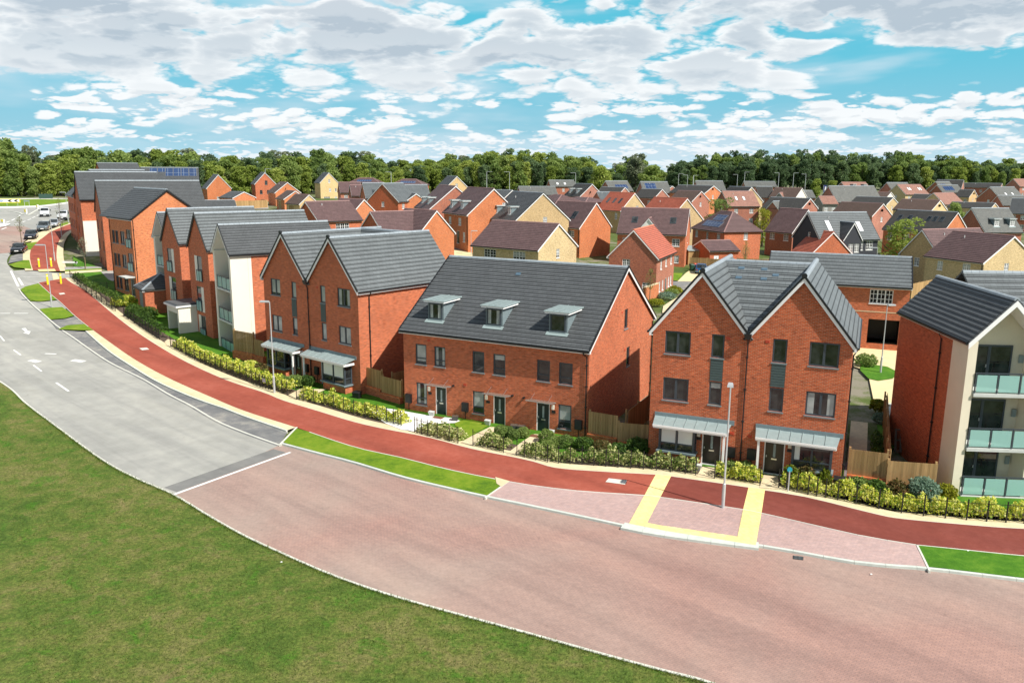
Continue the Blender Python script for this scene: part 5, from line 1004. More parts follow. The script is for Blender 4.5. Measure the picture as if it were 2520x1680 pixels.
H('H10', 'grey roofed house with one roof window and two white windows side by side', 'brick_red', 'slate_pale', [('f', 1.0, 3.0, 2.0, 4.2), ('f', 2.6, 3.0, 3.6, 4.2), ('A', 3.5, 4, 4.2, 5.4)], sky=[('f', 1.8, 1.2, 2.5, 2.2)])
H('H11', 'house with the widest plain grey roof in the middle distance at the left', 'brick_multi', 'slate_pale', [('A', 3.2, 3.4, 4., 5.), ('A', 2.5, .6, 3.5, 2)])
H('H12', 'low brick building with a dark roof in front of the widest grey roof', 'brick_orange', 'slate', [])
H('H20', 'dark roofed house with a small yellow gable window against the central trees', 'brick_buff', 'slate', [('B', 3, 7, 3.8, 8.4)])
H('H21', 'hipped brown roofed house with solar panels, left one of two by the wood', 'brick_red', 'tile_brown', hip=4, solar=[('f', 3.5, 1.0, 9.8, 2.6)])
H('H21b', 'hipped brown roofed house with solar panels, right one of two by the wood', 'brick_red', 'tile_brown', hip=4, solar=[('f', 3.5, 1.0, 9.6, 2.6)])
H('H22', 'strip of grey roof showing behind the two grey gabled houses', 'brick_red', 'slate_pale')
H('H23', 'dark roof with a white edged gable behind the second dormered house', 'brick_orange', 'slate')
H('H24', 'broad plain grey roof behind the yellow gabled dormer house', 'brick_multi', 'slate_weathered')
H('H25', 'weathered grey roof with two small roof windows below the bright green tree', 'brick_multi', 'slate_weathered', sky=[('f', 2.5, 1., 3.4, 2.4, 'white'), ('f', 5.5, 1., 6.4, 2.4, 'white')])
H('H26', 'dark roofed house with two small dormers and an old pink brick gable', 'brick_old', 'slate_old', dorm=[(1.2, 2.2, .9, 1.), (5.2, 6.2, .9, 1.)])
H('H27', 'house with a low hipped pinkish roof left of the smaller hipped one', 'brick_old', 'tile_brown', hip=3.8)
H('H28', 'house with a small hipped pinkish roof just left of the first orange roof', 'brick_old', 'tile_brown', hip=3.8)
W29 = f['H29'][4]
H('H29', 'yellow brick house with an orange roof and three roof windows', 'brick_yellow', 'tile_red', [('B', 4.4, 4.6, 5.2, 5.9), ('f', W29*.75, 3.0, W29*.85, 4.4)], sky=[('f', W29*x, 1.4, W29*x+.7, 2.5) for x in (.16, .42, .66)], rmat='ridge_red')
H('H30', 'yellow brick house with a plain orange roof behind the two roof windows house', 'brick_yellow', 'tile_red', [], rmat='ridge_red')
# ---------------------------------------------------------------- ground sheets
def spline(P, n=6):
    """smooth curve through ground points"""
    P = [Vector(p) for p in P]; out = []
    for i in range(len(P)-1):
        a = P[max(i-1, 0)]; b = P[i]; c = P[i+1]; d = P[min(i+2, len(P)-1)]
        for k in range(n):
            t = k/n; out.append(.5*((2*b)+(c-a)*t+(2*a-5*b+4*c-d)*t*t+(3*b-a-3*c+d)*t*t*t))
    out.append(P[-1]); return out
def pts(L, o=0.): return [at(q, o) for q in L]
def dsc(L): return [(x*1.0714, y*1.0714) for x, y in L]
def sheet(name, P, off, mat, kind='structure', cell=4., parent=None):
    bm = bmesh.new(); vs = [bm.verts.new((p.x, p.y, 0)) for p in P]; 
    bm.faces.new(vs); bmesh.ops.triangulate(bm, faces=bm.faces[:])
    xs = [p.x for p in P]; ys = [p.y for p in P]
    if max(.8*p.y-.6*p.x for p in P) > 54:
        for lo, hi, ax in ((min(xs), max(xs), 0), (min(ys), max(ys), 1)):
            t = floor(lo/cell)*cell+cell
            while t < hi:
                co = (t, 0, 0) if ax == 0 else (0, t, 0); no = (1, 0, 0) if ax == 0 else (0, 1, 0)
                bmesh.ops.bisect_plane(bm, geom=bm.verts[:]+bm.edges[:]+bm.faces[:], plane_co=co, plane_no=no); t += cell
    for v in bm.verts: v.co.z = zg(v.co.x, v.co.y)+off
    bmesh.ops.recalc_face_normals(bm, faces=bm.faces[:])
    if sum(f_.normal.z for f_ in bm.faces) < 0: bmesh.ops.reverse_faces(bm, faces=bm.faces[:])
    me = bpy.data.meshes.new(name); bm.to_mesh(me); bm.free(); me.materials.append(M[mat]); o = bpy.data.objects.new(name, me); COL.objects.link(o)
    if kind: o['kind'] = kind
    return o
def offs(C, d):
    out = []
    for i, p in enumerate(C):
        t = (C[min(i+1, len(C)-1)]-C[max(i-1, 0)]); n = Vector((-t.y, t.x, 0)).normalized(); out.append(p+n*d)
    return out
def kerb(name, C, w, z0, z1, mat, sub=1.2, kind='structure'):
    """run of kerb stones along a curve; w to its left"""
    mb = MB(); L = [0]
    for a, b in zip(C, C[1:]): L.append(L[-1]+(b-a).length)
    n = max(1, int(L[-1]/sub)); Q = []
    j = 0
    for i in range(n+1):
        s = L[-1]*i/n
        while j < len(L)-2 and L[j+1] < s: j += 1
        t = (s-L[j])/max(1e-6, L[j+1]-L[j]); Q.append(C[j].lerp(C[j+1], t))
    O = offs(Q, w)
    for i in range(n):
        g = .012
        a, b, c, d = Q[i], Q[i+1], O[i+1], O[i]; e = (b-a).normalized()*g
        b = b-e; c = c-e
        P = [a, b, c, d]; mb.hexa([(p.x, p.y, zg(p.x, p.y)+z0) for p in P], [(p.x, p.y, zg(p.x, p.y)+z1) for p in P])
    o = mb.build(name, mat)
    if kind: o['kind'] = kind
    return o
# terrain to the horizon
def terrain():
    xs = [-2500, -1200, -700, -450]+[-300+10*i for i in range(67)]+[480, 800, 1400, 2800]
    ys = [-200, -40, 10]+[20+10*i for i in range(53)]+[620, 800, 1200, 2000, 4500]
    mb = MB(); mb.v = [(x, y, zg(x, y)-.12) for y in ys for x in xs]; n = len(xs)
    mb.f = [(j*n+i, j*n+i+1, (j+1)*n+i+1, (j+1)*n+i) for j in range(len(ys)-1) for i in range(n-1)]
    o = mb.build('ground', 'estate_ground', smooth=True); o['kind'] = 'structure'
terrain()
K0 = spline(pts([(-330, 760), (-150, 850)]+dsc([(8, 880), (60, 925), (130, 978), (200, 1030), (260, 1070), (330, 1105), (400, 1135), (480, 1183), (560, 1228), (650, 1270), (760, 1318), (880, 1360), (1000, 1395), (1130, 1430), (1250, 1463), (1400, 1505), (1550, 1545), (1640, 1568)])+[(2100, 1790), (2700, 1900)]), 5)
seamA = at((427, 1213)); seamB = at((704, 1113))
K1R = spline(pts([(689, 1094), (778.6, 1118), (868, 1141), (987, 1177), (1106, 1206), (1195, 1226), (1330, 1254), (1485, 1287), (1600, 1311), (1756, 1333), (1900, 1352), (2110, 1389), (2285, 1404), (2520, 1432), (2850, 1470)]), 5)
K1L = spline(pts([(689, 1094), (600, 1062), (536, 1035), (471, 997), (418, 970), (354, 932), (279, 895), (236, 868), (182, 830), (150, 809), (134, 797), (107, 773), (86, 755), (59, 728), (48, 712)]), 5)
def near(C, p): return min(range(len(C)), key=lambda i: (C[i]-p).length)
i0 = near(K0, seamA); k0r = K0[i0:]; k0l = K0[:i0+1]
sheet('block_paved_road', k0r+K1R[::-1], 0., 'block_road')
farL = pts([(-420, 560), (-420, 530), (-200, 512), (0, 507), (160, 500), (200, 503)])
K1F = spline(pts([(34, 666), (18, 648), (24, 628), (57, 596), (92, 571), (126, 552), (150, 545), (200, 530)]), 4)
sheet('asphalt_road', k0l+K1L+[at((52, 697)), at((60, 690))]+pts([(150, 697), (260, 692), (300, 690), (300, 665), (150, 672), (60, 664)])+K1F+pts([(215, 520)])+farL[::-1], 0., 'asphalt')
# dark band and white line at the change of surface
def band(name, a, b, w, off, mat):
    d = (b-a); n = Vector((-d.y, d.x, 0)).normalized()*w; sheet(name, [a, b, b+n, a+n], off, mat)
band('asphalt_band', seamA+Vector((.1, .15, 0)), seamB, 1.05, .006, 'asphalt_band')
band('road_line', at((427, 1215)), at((712, 1112)), -.18, .012, 'white_paint')
lawnP = K0+[Vector((40, -2, 0)), Vector((-60, -2, 0)), Vector((-110, 40, 0))]
sheet('lawn', lawnP, .02, 'lawn')
def tufts():
    mb = MB(); rr = random.Random(5); n = 0
    Kx = sorted(K0, key=lambda p: p.x)
    def ky(x):
        for a, b in zip(Kx, Kx[1:]):
            if a.x <= x <= b.x: return a.y+(b.y-a.y)*(x-a.x)/max(1e-6, b.x-a.x)
        return None
    def blade(x, y, h):
        a = rr.random()*6.28; w = rr.uniform(.008, .02); lx, ly = rr.gauss(0, .5)*h, rr.gauss(0, .5)*h; k = len(mb.v)
        mb.v += [(x-w*cos(a), y-w*sin(a), .018), (x+w*cos(a), y+w*sin(a), .018), (x+lx, y+ly, .02+h)]; mb.f.append((k, k+1, k+2))
    while n < 60000:
        y = 17+45*rr.random()**1.25; x = rr.uniform(-.66, .5)*y; k = ky(x)
        if k is None or y > k-.05: 
            n += .3; continue
        blade(x, y, rr.uniform(.03, .085)); n += 1
    for a, b in zip(K0, K0[1:]):
        L = (b-a).length
        if a.length > 95: continue
        for i in range(int(L*110)):
            p = a.lerp(b, rr.random()); t = (b-a).normalized(); d = abs(rr.gauss(0, .10))-.02; blade(p.x+t.y*(d+.10), p.y-t.x*(d+.10), rr.uniform(.05, .13))
    o = mb.build('grass', 'grass_blades'); o['kind'] = 'stuff'; tag(o, 'short rough grass blades across the big lawn in the foreground', 'grass')
leafmat('grass_blades', [(.1, (.05, .10, .012)), (.5, (.11, .17, .025)), (.9, (.26, .26, .06))], sc=.5, rnd=0.)
tufts()
kerb('lawn_kerb', K0, -.11, -.1, .05, 'kerb_stone')
kerb('road_kerb', K1R, .16, -.1, .105, 'kerb_green')
# red cycle path and its edging
RL = pts([(81, 665), (95, 695.6), (107, 707), (126, 724), (153, 747), (183.6, 776), (229.5, 812.3), (269.6, 841.5), (317.4, 875), (365, 903.7), (425, 934.8), (508.7, 972), (600, 1010), (728, 1051), (868, 1098), (987, 1125), (1106, 1155), (1254, 1184.5), (1350, 1199), (1439.8, 1208.5), (1583.7, 1217.8), (1628.7, 1223), (1829.5, 1252.9), (1875.5, 1262), (2000, 1290.4), (2119.8, 1317.3), (2254.7, 1339.8), (2329.6, 1347.3), (2520, 1366.8), (2800, 1390)], .1)
RU = pts([(147, 668), (160.7, 684), (174, 694.5), (209.8, 714.8), (257.6, 755.4), (317.4, 803.3), (389, 851), (460.9, 891.7), (556.5, 934.8), (649.8, 965.9), (695.7, 984.8), (778.6, 1010), (871, 1038), (950, 1056), (1055, 1076), (1160.4, 1104), (1295.9, 1131), (1364.9, 1150.4), (1469.8, 1159.4), (1613.7, 1167.5), (1654, 1172), (1844.5, 1199.5), (1883, 1206.4), (1954.9, 1217), (2029.9, 1233.4), (2149.8, 1263.4), (2224.7, 1276.9), (2419.5, 1294.3), (2520, 1300.9), (2800, 1315)], .1)
RLs, RUs = spline(RL[1:], 4), spline(RU[1:], 4)
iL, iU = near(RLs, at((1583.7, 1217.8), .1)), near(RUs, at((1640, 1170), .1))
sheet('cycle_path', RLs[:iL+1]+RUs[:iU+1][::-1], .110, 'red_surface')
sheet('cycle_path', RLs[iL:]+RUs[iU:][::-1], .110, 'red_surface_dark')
UE = offs(RUs, .85)                                   # beige footway strip on the garden side
sheet('footway', RUs+UE[::-1], .104, 'footway_beige')
j = near(RLs, at((229.5, 812.3))); k = near(RLs, at((728, 1051)))
inn = spline(pts([(214, 814), (267.8, 861), (325, 899), (382.6, 934), (440, 961), (500, 985), (560, 1005.), (600, 1021), (708, 1058)], .1), 4)
sheet('footway', RLs[j:k+1]+inn[::-1], .104, 'footway_beige')
kerb('bay_kerb', inn, -.13, -.1, .112, 'kerb_stone')
bayP = [p for p in K1L[:near(K1L, at((150, 809)))]]
sheet('parking_bay', bayP+inn, .006, 'asphalt_dark')
kerb('road_channel', bayP, .13, -.1, .022, 'kerb_stone')
kerb('channel_joint', offs(bayP, .14), .10, -.1, .012, 'asphalt_dark')
# forecourt paving with the buff tactile strips
FA = K1R[near(K1R, at((1195, 1226))):near(K1R, at((2285, 1404)))+1]; fl = RLs[near(RLs, at((1254, 1184))):near(RLs, at((2254.7, 1339.8)))+1]
sheet('paved_forecourt', offs(FA, .16)+fl[::-1], .100, 'block_forecourt')
def poly(name, L, off, mat, o2=.1): return sheet(name, pts(L, o2), off, mat)
poly('tactile_paving', [(1548, 1288), (1614, 1167), (1652, 1171), (1593, 1286), (1622, 1292), (1815, 1320), (1829, 1252), (1842, 1199), (1883, 1204), (1874, 1262), (1860, 1341), (1780, 1328), (1640, 1306)], .118, 'tactile')
# wide flush kerb slabs at the crossing
_kc = K1R[near(K1R, at((1535, 1298))):near(K1R, at((1875, 1349)))+1]
kerb('dropped_kerb', offs(_kc, -.28), .62, -.05, .112, 'kerb_green', sub=.92)
# verges
vA = offs(K1R[:near(K1R, at((1195, 1226)))+1], .17)
sheet('grass_verge', pts([(697, 1087), (728, 1053)], .1)+RLs[k+1:near(RLs, at((1254, 1184)))+1]+vA[::-1][:-1], .11, 'grass_short')
vB = offs(K1R[near(K1R, at((2285, 1404))):], .17)
sheet('grass_verge', pts([(2258, 1342)], .1)+RLs[near(RLs, at((2262, 1341)))+1:]+vB[::-1], .11, 'grass_lush')
kerb('path_edging', RLs[k+1:near(RLs, at((1252, 1185)))], -.06, -.1, .125, 'kerb_stone')
kerb('path_edging', RLs[near(RLs, at((1252, 1185))):], -.05, -.1, .122, 'kerb_stone')
kerb('path_edging', pts([(1254, 1184), (1195, 1225)], .1), -.08, -.1, .122, 'kerb_stone'); kerb('path_edging', pts([(2254, 1340), (2270, 1372), (2285, 1404)], .1), .08, -.1, .122, 'kerb_stone')
kerb('path_edging', pts([(728, 1051), (686, 1094)], .1), .12, -.1, .122, 'kerb_stone')
kerb('path_edging', RUs, .04, -.1, .113, 'kerb_stone'); kerb('path_edging', RLs[:j], -.05, -.1, .118, 'kerb_stone')
# the left-hand verge islands between bays
poly('grass_verge', [(50, 712), (62, 705), (94, 697), (126, 724), (140, 737), (100, 741), (75, 740)], .105, 'grass_short')
poly('bay_surface', [(75, 741), (100, 742), (140, 738), (165, 758), (120, 768), (98, 766)], .05, 'asphalt')
poly('grass_verge', [(98, 760), (120, 757), (153, 755), (183, 776), (160, 783), (122, 786)], .105, 'grass_short')
poly('bay_surface', [(122, 787), (160, 784), (184, 777), (212, 798), (170, 803), (140, 808)], .06, 'asphalt_dark')
poly('grass_verge', [(143, 810), (165, 800), (208, 797), (230, 812), (200, 812)], .105, 'grass_short')
kerb('road_kerb', K1L[near(K1L, at((150, 809))):], .13, -.1, .11, 'kerb_stone')
# beyond the side road
F1 = spline(pts([(81.3, 665), (75.6, 646), (73.6, 628), (76.5, 613), (84, 604), (95.7, 592), (107, 584), (124, 571), (145, 562), (168, 553), (200, 545)], .1), 3)
F2 = spline(pts([(148, 667), (142, 650), (139, 630), (141, 605), (147, 590), (157, 576), (172, 567), (200, 556)], .1), 3)
sheet('cycle_path', F1+F2[::-1], .11, 'red_surface'); sheet('footway', F2+offs(F2, -.9)[::-1], .104, 'footway_beige')
sheet('footway', offs(F1, .9)+F1[::-1], .104, 'footway_beige')
poly('grass_verge', [(22, 651), (58, 640), (72, 640), (78, 662), (36, 658)], .11, 'grass_short'); poly('bay_surface', [(20, 647), (27, 629), (65, 618), (64, 638)], .05, 'asphalt_dark')
poly('grass_verge', [(57, 600), (92, 595), (80, 614), (62, 616)], .11, 'grass_short'); poly('bay_surface', [(60, 596), (92, 572), (125, 563), (100, 588)], .05, 'footway_beige')
poly('grass_verge', [(142, 553), (168, 546), (168, 551), (150, 557)], .11, 'grass_short')
poly('tactile_paving', [(93, 663), (134, 662), (138, 667), (96, 668)], .118, 'tactile'); poly('tactile_paving', [(128, 673), (140, 673), (148, 690), (132, 692)], .02, 'footway_beige', 0.)
poly('block_paved_road', [(-200, 560), (0, 556), (60, 557), (92, 571), (57, 596), (26, 622), (-60, 628), (-300, 632)], .01, 'block_road', 0.)
poly('footway', [(160, 668), (250, 662), (250, 668), (160, 674)], .1, 'footway_beige'); poly('grass_verge', [(160, 664), (250, 660), (250, 663), (160, 668)], .11, 'grass_short'); poly('footway', [(158, 657), (250, 655), (250, 660), (160, 664)], .105, 'asphalt')
# roundabout
def roundabout():
    mb = MB(); rows = []
    near_ = spline(pts([(-420, 520), (-200, 514), (0, 511.5), (60, 510), (92, 509), (120, 506), (150, 502), (175, 498)]), 4)
    far_ = spline(pts([(-420, 500), (-200, 494), (0, 492), (60, 491.5), (92, 491), (120, 491.5), (150, 492), (178, 492.5)]), 4)
    n = len(near_); K = 8; mb.v = []
    for k_ in range(K+1):
        for a, b in zip(near_, far_):
            p = a.lerp(b, k_/K); mb.v.append((p.x, p.y, zg(p.x, p.y)+.12+.5*sin(pi*k_/K)))
    mb.f = [(k_*n+i, k_*n+i+1, (k_+1)*n+i+1, (k_+1)*n+i) for k_ in range(K) for i in range(n-1)]
    o = mb.build('roundabout_grass', 'grass_short', smooth=True); o['kind'] = 'structure'
    kerb('roundabout_kerb', offs(near_, -1.2), .9, -.1, .35, 'white_paint', sub=2.6)
    kerb('far_kerb', spline(pts([(-420, 491), (0, 490.5), (92, 490), (160, 490), (190, 491)]), 4), .6, -.1, .3, 'kerb_stone')
roundabout()
# road markings
def mark(L, off=.014, name='road_marking', mat='white_paint'): return sheet(name, pts(L), off, mat)
def stroke(a, b, w, off=.014):
    a, b = at(a), at(b); n = Vector((-(b-a).y, (b-a).x, 0)).normalized()*w/2; sheet('road_marking', [a-n, b-n, b+n, a+n], off, 'white_paint')
c7 = lambda u, v: (u/2.614, 600+v/2.614)
for a, b, w in (((0, 592), (28, 625), .13), ((88, 682), (134, 716), .13), ((215, 780), (268, 820), .13), ((362, 893), (442, 948), .16), ((70, 175), (118, 275), .25), ((118, 220), (146, 266), .25), ((150, 214), (300, 210), .12), ((195, 748), (250, 760), .55), ((465, 748), (540, 758), .55), ((290, 706), (362, 709), .25), ((0, 447), (65, 447), .22), ((90, 447), (180, 447), .22)):
    stroke(c7(*a), c7(*b), w)
mark([c7(138, 545), c7(165, 542), (c7(178, 560)), c7(197, 563), c7(186, 582), c7(148, 573), c7(166, 568)])
a5 = lambda u, v: (u/11.2, 460+v/11.2)
for a, b, w in (((35, 1175), (180, 1120), .3), ((160, 985), (265, 945), .3), ((320, 925), (410, 880), .3), ((450, 855), (560, 775), .3), ((430, 1035), (540, 1000), .25), ((590, 985), (700, 940), .25), ((765, 915), (855, 880), .25), ((890, 855), (975, 815), .25), ((1010, 800), (1060, 775), .25)):
    stroke(a5(*a), a5(*b), w)
poly('traffic_island', [a5(0, 1020), a5(270, 1025), a5(290, 1040), a5(150, 1100), a5(0, 1120), (-60, 560), (-60, 551)], .12, 'white_paint', 0.)
kerb('splitter_kerb', spline(pts([a5(0, 670), a5(300, 690), a5(520, 730), a5(600, 765), a5(720, 775), a5(840, 765), a5(960, 690), a5(1180, 570)]), 3), .35, -.1, .14, 'kerb_stone')
def cover(L, mat='kerb_stone'):
    o = sheet('inspection_cover', pts(L, .1), .122, mat, kind=None); return o
cv = [([(1498, 1177), (1543, 1182), (1538, 1192.5), (1490, 1186)], 'white inspection cover set in the red path left of the tactile crossing'), ([(342.5, 857), (361, 855.5), (367.5, 860), (350, 862)], 'white inspection cover in the red path opposite the entrance porch'),
      ([(144, 722), (157, 720.5), (161, 723.5), (148, 725.5)], 'white inspection cover in the red path near the side road')]
for L, l in cv: tag(cover(L), l, 'cover', 'inspection covers')
def grate():
    P = pts([(1951, 1366), (1977, 1369), (1977, 1378), (1951, 1375)]); o = sheet('drain_grate', P, .006, 'black', kind=None); tag(o, 'black slotted drain grate in the block paved road by the kerb', 'drain')
    a, b, c, d = [Vector((p.x, p.y, 0)) for p in P]; m = MB()
    for i in range(1, 8):
        for (s, t) in ((0.08, .46), (.54, .92)):
            x0, x1 = i/8-.02, i/8+.02; q = lambda x, y: (lambda u, v: u.lerp(v, y))(a.lerp(b, x), d.lerp(c, x)); pp = [q(x0, s), q(x1, s), q(x1, t), q(x0, t)]
            m.hexa([(p.x, p.y, .006) for p in pp], [(p.x, p.y, .016) for p in pp])
    m.build('bars', 'lead', o)
grate()

# ---------------------------------------------------------------- planting
def leaf(mb, p, s, rr=R):
    a = Vector((rr.gauss(0, 1), rr.gauss(0, 1), rr.gauss(0, .7))).normalized(); b = a.cross(Vector((rr.gauss(0, 1), rr.gauss(0, 1), rr.gauss(0, 1)))).normalized()
    a = a*s; b = b*s*.62; n = len(mb.v); mb.v += [tuple(p-a), tuple(p+b), tuple(p+a), tuple(p-b)]; mb.f.append((n, n+1, n+2, n+3))
def hedge(C, d0, d1, h, mat, label, dens=300, size=.085, name='hedge', cat='hedge', group=None, base=.1):
    mb = MB(); L = [0]
    for a, b in zip(C, C[1:]): L.append(L[-1]+(b-a).length)
    n = int(L[-1]*dens); seed = R.random()*50; O = C[0]
    for i in range(n):
        s = R.random()*L[-1]; j = 0
        while j < len(L)-2 and L[j+1] < s: j += 1
        t = (s-L[j])/max(1e-6, L[j+1]-L[j]); p = C[j].lerp(C[j+1], t); tt = C[min(j+1, len(C)-1)]-C[j]; nn = Vector((-tt.y, tt.x, 0)).normalized()
        bump = .80+.6*noise.noise((s*1.1+seed, 0, 0))+.5*noise.noise((s*2.9, seed, 0)); 
        if bump < .62 and R.random() < .6: continue
        bump = bump+0
        hh = h*max(.45, bump); u = R.random(); d = d0+(d1-d0)*u
        zt = hh*(1-.55*abs(2*u-1)**2.2); z = zt*(R.random()**.45); 
        leaf(mb, p-O+nn*(d+R.gauss(0, .04))+Vector((0, 0, z)), size*R.uniform(.7, 1.35))
    o = mb.build(name, mat, None, (O.x, O.y, zg(O.x, O.y)+base))
    return tag(o, label, cat, group)
def bush(p, r, h, mat, label, n=None, size=.07, name='bush', cat='bush', group=None, base=.1, tight=.12):
    mb = MB(); n = n or int(900*r*h*6)
    for i in range(n):
        a = R.random()*2*pi; ph = math.acos(R.uniform(-.5, 1)); k = 1-abs(R.gauss(0, tight)); k *= 1+.22*noise.noise((cos(a)*2.2+p.x, sin(a)*2.2+p.y, cos(ph)*2.2))
        leaf(mb, Vector((r*k*sin(ph)*cos(a), r*k*sin(ph)*sin(a), h*.42+h*.56*k*cos(ph))), size*R.uniform(.7, 1.3))
    o = mb.build(name, mat, None, (p.x, p.y, zg(p.x, p.y)+base)); return tag(o, label, cat, group)
def railing(P, label, h=.95, base=.1, group='black railings along the front gardens', barsp=.11):
    """posts at the given points, rails and thin upright bars between"""
    O = P[0]; e = empty('garden_railing', (O.x, O.y, zg(O.x, O.y)+base), 0, label, 'railing', group)
    Q = [P[0]]
    for a, b in zip(P, P[1:]):
        k = max(1, round((b-a).length/2.6)); Q += [a.lerp(b, i/k) for i in range(1, k+1)]
    for q in Q:
        z = zg(q.x, q.y)-zg(O.x, O.y); m = MB(); m.box(q.x-O.x-.024, q.x-O.x+.024, q.y-O.y-.024, q.y-O.y+.024, z-.1, z+h+.08); m.build('post', 'black', e)
    m = MB()
    for a, b in zip(Q, Q[1:]):
        A = Vector((a.x-O.x, a.y-O.y, zg(a.x, a.y)-zg(O.x, O.y))); B = Vector((b.x-O.x, b.y-O.y, zg(b.x, b.y)-zg(O.x, O.y)))
        for zz in (.12, h-.09): m.bar(A+Vector((0, 0, zz)), B+Vector((0, 0, zz)), .016, .02)
        k = int((B-A).length/barsp)
        for i in range(1, k): p = A.lerp(B, i/k); m.box(p.x-.004, p.x+.004, p.y-.004, p.y+.004, p.z+.12, p.z+h)
    m.build('bars', 'black', e)
    return e
# front garden ground
def W0_(b, u, v): c, s = cos(b[3]), sin(b[3]); return Vector((b[0]+u*c-v*s, b[1]+u*s+v*c, 0))
BK = [Vector(p) for p in ((-66, 122, 0), (-60, 116, 0), (-52, 104, 0), (-45, 97, 0), (-37, 88, 0), (-30, 81, 0), (-24, 74, 0), (-21, 69.5, 0))]+[W0_(D_FIT, 0, 3), W0_(D_FIT, 11.5, 3), W0_(T_FIT, 0, 2.5), W0_(T_FIT, 13, 2.5), W0_(E_FIT, 0, 2.5), W0_(E_FIT, 10, 2.5), Vector((22, 42, 0)), Vector((26, 41, 0)), Vector((40, 36, 0))]
sheet('garden_lawn', UE[2:]+BK[::-1], .085, 'grass_lush')
kerb('planting_bed', offs(RUs, .88), 1.1, 0., .098, 'soil', sub=1.3)
def pz(z, u, v):
    o = {'z5': (950, 600, 2.8514), 'z4': (600, 540, 3.136), 'z6': (1550, 600, 2.4117), 'a6': (1600, 900, 4.276), 'a4': (380, 640, 6.031), 'z3': (150, 600, 4.182), 'a3': (1850, 1130, 3.336), 'b4': (2080, 850, 3.92), 'a7': (1560, 580, 6.9176),
         'z7': (2050, 600, 2.2404), 'h3': (1100, 380, 5.6), 'h5': (1700, 400, 5.2275), 'h4': (1400, 400, 5.2275), 'h6': (2100, 400, 4.9), 'z1': (0, 380, 5.2275), 'a5': (0, 460, 11.2), 'c7': (0, 600, 2.614), 'a2': (1200, 1130, 3.336), 'h1': (450, 380, 5.88), 'h2': (750, 380, 5.88)}[z]
    return (o[0]+u/o[2], o[1]+v/o[2])
def PZ(z, L): return [pz(z, *q) for q in L]
poly('garden_path', PZ('a6', [(488, 1165), (552, 1058), (690, 1075), (682, 1188)]), .125, 'slab_path')
poly('garden_path', PZ('a6', [(1150, 1283), (1195, 1145), (1345, 1160), (1352, 1300)]), .125, 'slab_path')
poly('garden_path', PZ('z5', [(520, 1395), (600, 1350), (730, 1285), (835, 1290), (760, 1330), (615, 1420)]), .125, 'slab_path')
poly('garden_path', PZ('z5', [(845, 1475), (960, 1385), (1040, 1335), (1140, 1345), (1060, 1390), (925, 1490)]), .125, 'slab_path')
poly('garden_path', PZ('z4', [(345, 1355), (430, 1310), (480, 1310), (420, 1390)]), .125, 'slab_path')
poly('garden_path', PZ('z4', [(415, 1385), (530, 1310), (640, 1310), (560, 1345), (480, 1410)]), .124, 'slab_path')
poly('garden_path', PZ('a4', [(150, 1215), (200, 1175), (350, 1200), (300, 1180), (240, 1290), (190, 1265)]), .125, 'slab_path')
poly('gravel_garden', PZ('z5', [(-110, 1190), (-60, 1150), (40, 1160), (180, 1185), (330, 1212), (450, 1222), (520, 1243), (480, 1258), (360, 1262), (250, 1285), (200, 1318), (110, 1305), (0, 1262)]), .13, 'gravel_white')
poly('bare_ground', [(1219, 1174), (1254, 1184), (1234, 1198), (1222, 1190)], .128, 'footway_beige')
poly('garden_lawn', PZ('z4', [(560, 1345), (640, 1340), (790, 1365), (1035, 1415), (990, 1445), (880, 1440), (720, 1400)]), .122, 'grass_lush')
poly('garden_lawn', PZ('z5', [(480, 1258), (525, 1240), (600, 1232), (722, 1275), (640, 1320), (560, 1375), (510, 1385), (505, 1330)]), .123, 'grass_short')
FL = {  # fence runs along the footway, foot of each post run in photo pixels
 0: [(172.7, 684), (213.4, 720), (250, 744), (284, 766)], 1: [(305.4, 779), (343.7, 804.5), (366.4, 819), (392, 836)],
 2: [(420, 853.5), (478.8, 885), (518, 902), (559, 919), (606.7, 936), (640, 952), (661, 959), (707, 972)], 3: [(730, 983), (798, 999), (871, 1020), (952, 1040), (987, 1049)],
 4: [(1020, 1064), (1052, 1073), (1127, 1091)], 5: [(1164, 1097), (1239, 1114)], 6: [(1272, 1121), (1347, 1137), (1432, 1143), (1521, 1150), (1615, 1157), (1712, 1169)],
 7: [(1758, 1177), (1870, 1194)], 8: [(1916, 1200), (1988, 1217), (2061, 1230), (2218, 1262), (2378, 1279), (2520, 1288), (2640, 1296)]}
HL = {0: ('leaf_hedge_dark', .85, 170, 'dark green hedge in front of the big brick apartment block'), 1: ('leaf_hedge_dark', 1.1, 200, 'dark shrubby hedge beside the brick bin store'),
 2: ('leaf_hedge', .92, 330, 'long yellow-green hedge in front of the white apartment block and left townhouses'), 3: ('leaf_hedge', .8, 380, 'yellow and white leaved hedge below the left townhouse lawn'),
 4: ('leaf_variegated', .85, 450, 'short variegated hedge between the white gravel and the first terrace lawn'), 5: ('leaf_variegated', .9, 460, 'short variegated hedge between two paths of the terrace'),
 6: ('leaf_variegated', .85, 460, 'long variegated hedge before the last terrace door and the townhouses'), 7: ('leaf_hedge', .8, 500, 'small yellow-green hedge between the two right townhouse paths'),
 8: ('leaf_hedge', .95, 480, 'yellow-green hedge running to the right edge of the photo')}
RLAB = ['in front of the big brick apartment block', 'beside the brick bin store', 'from the entrance porch to the left townhouse path', 'below the left townhouse lawn', 'between gravel and terrace lawn', 'between two terrace paths', 'before the last terrace door', 'between the two right townhouse paths', 'running to the right edge']
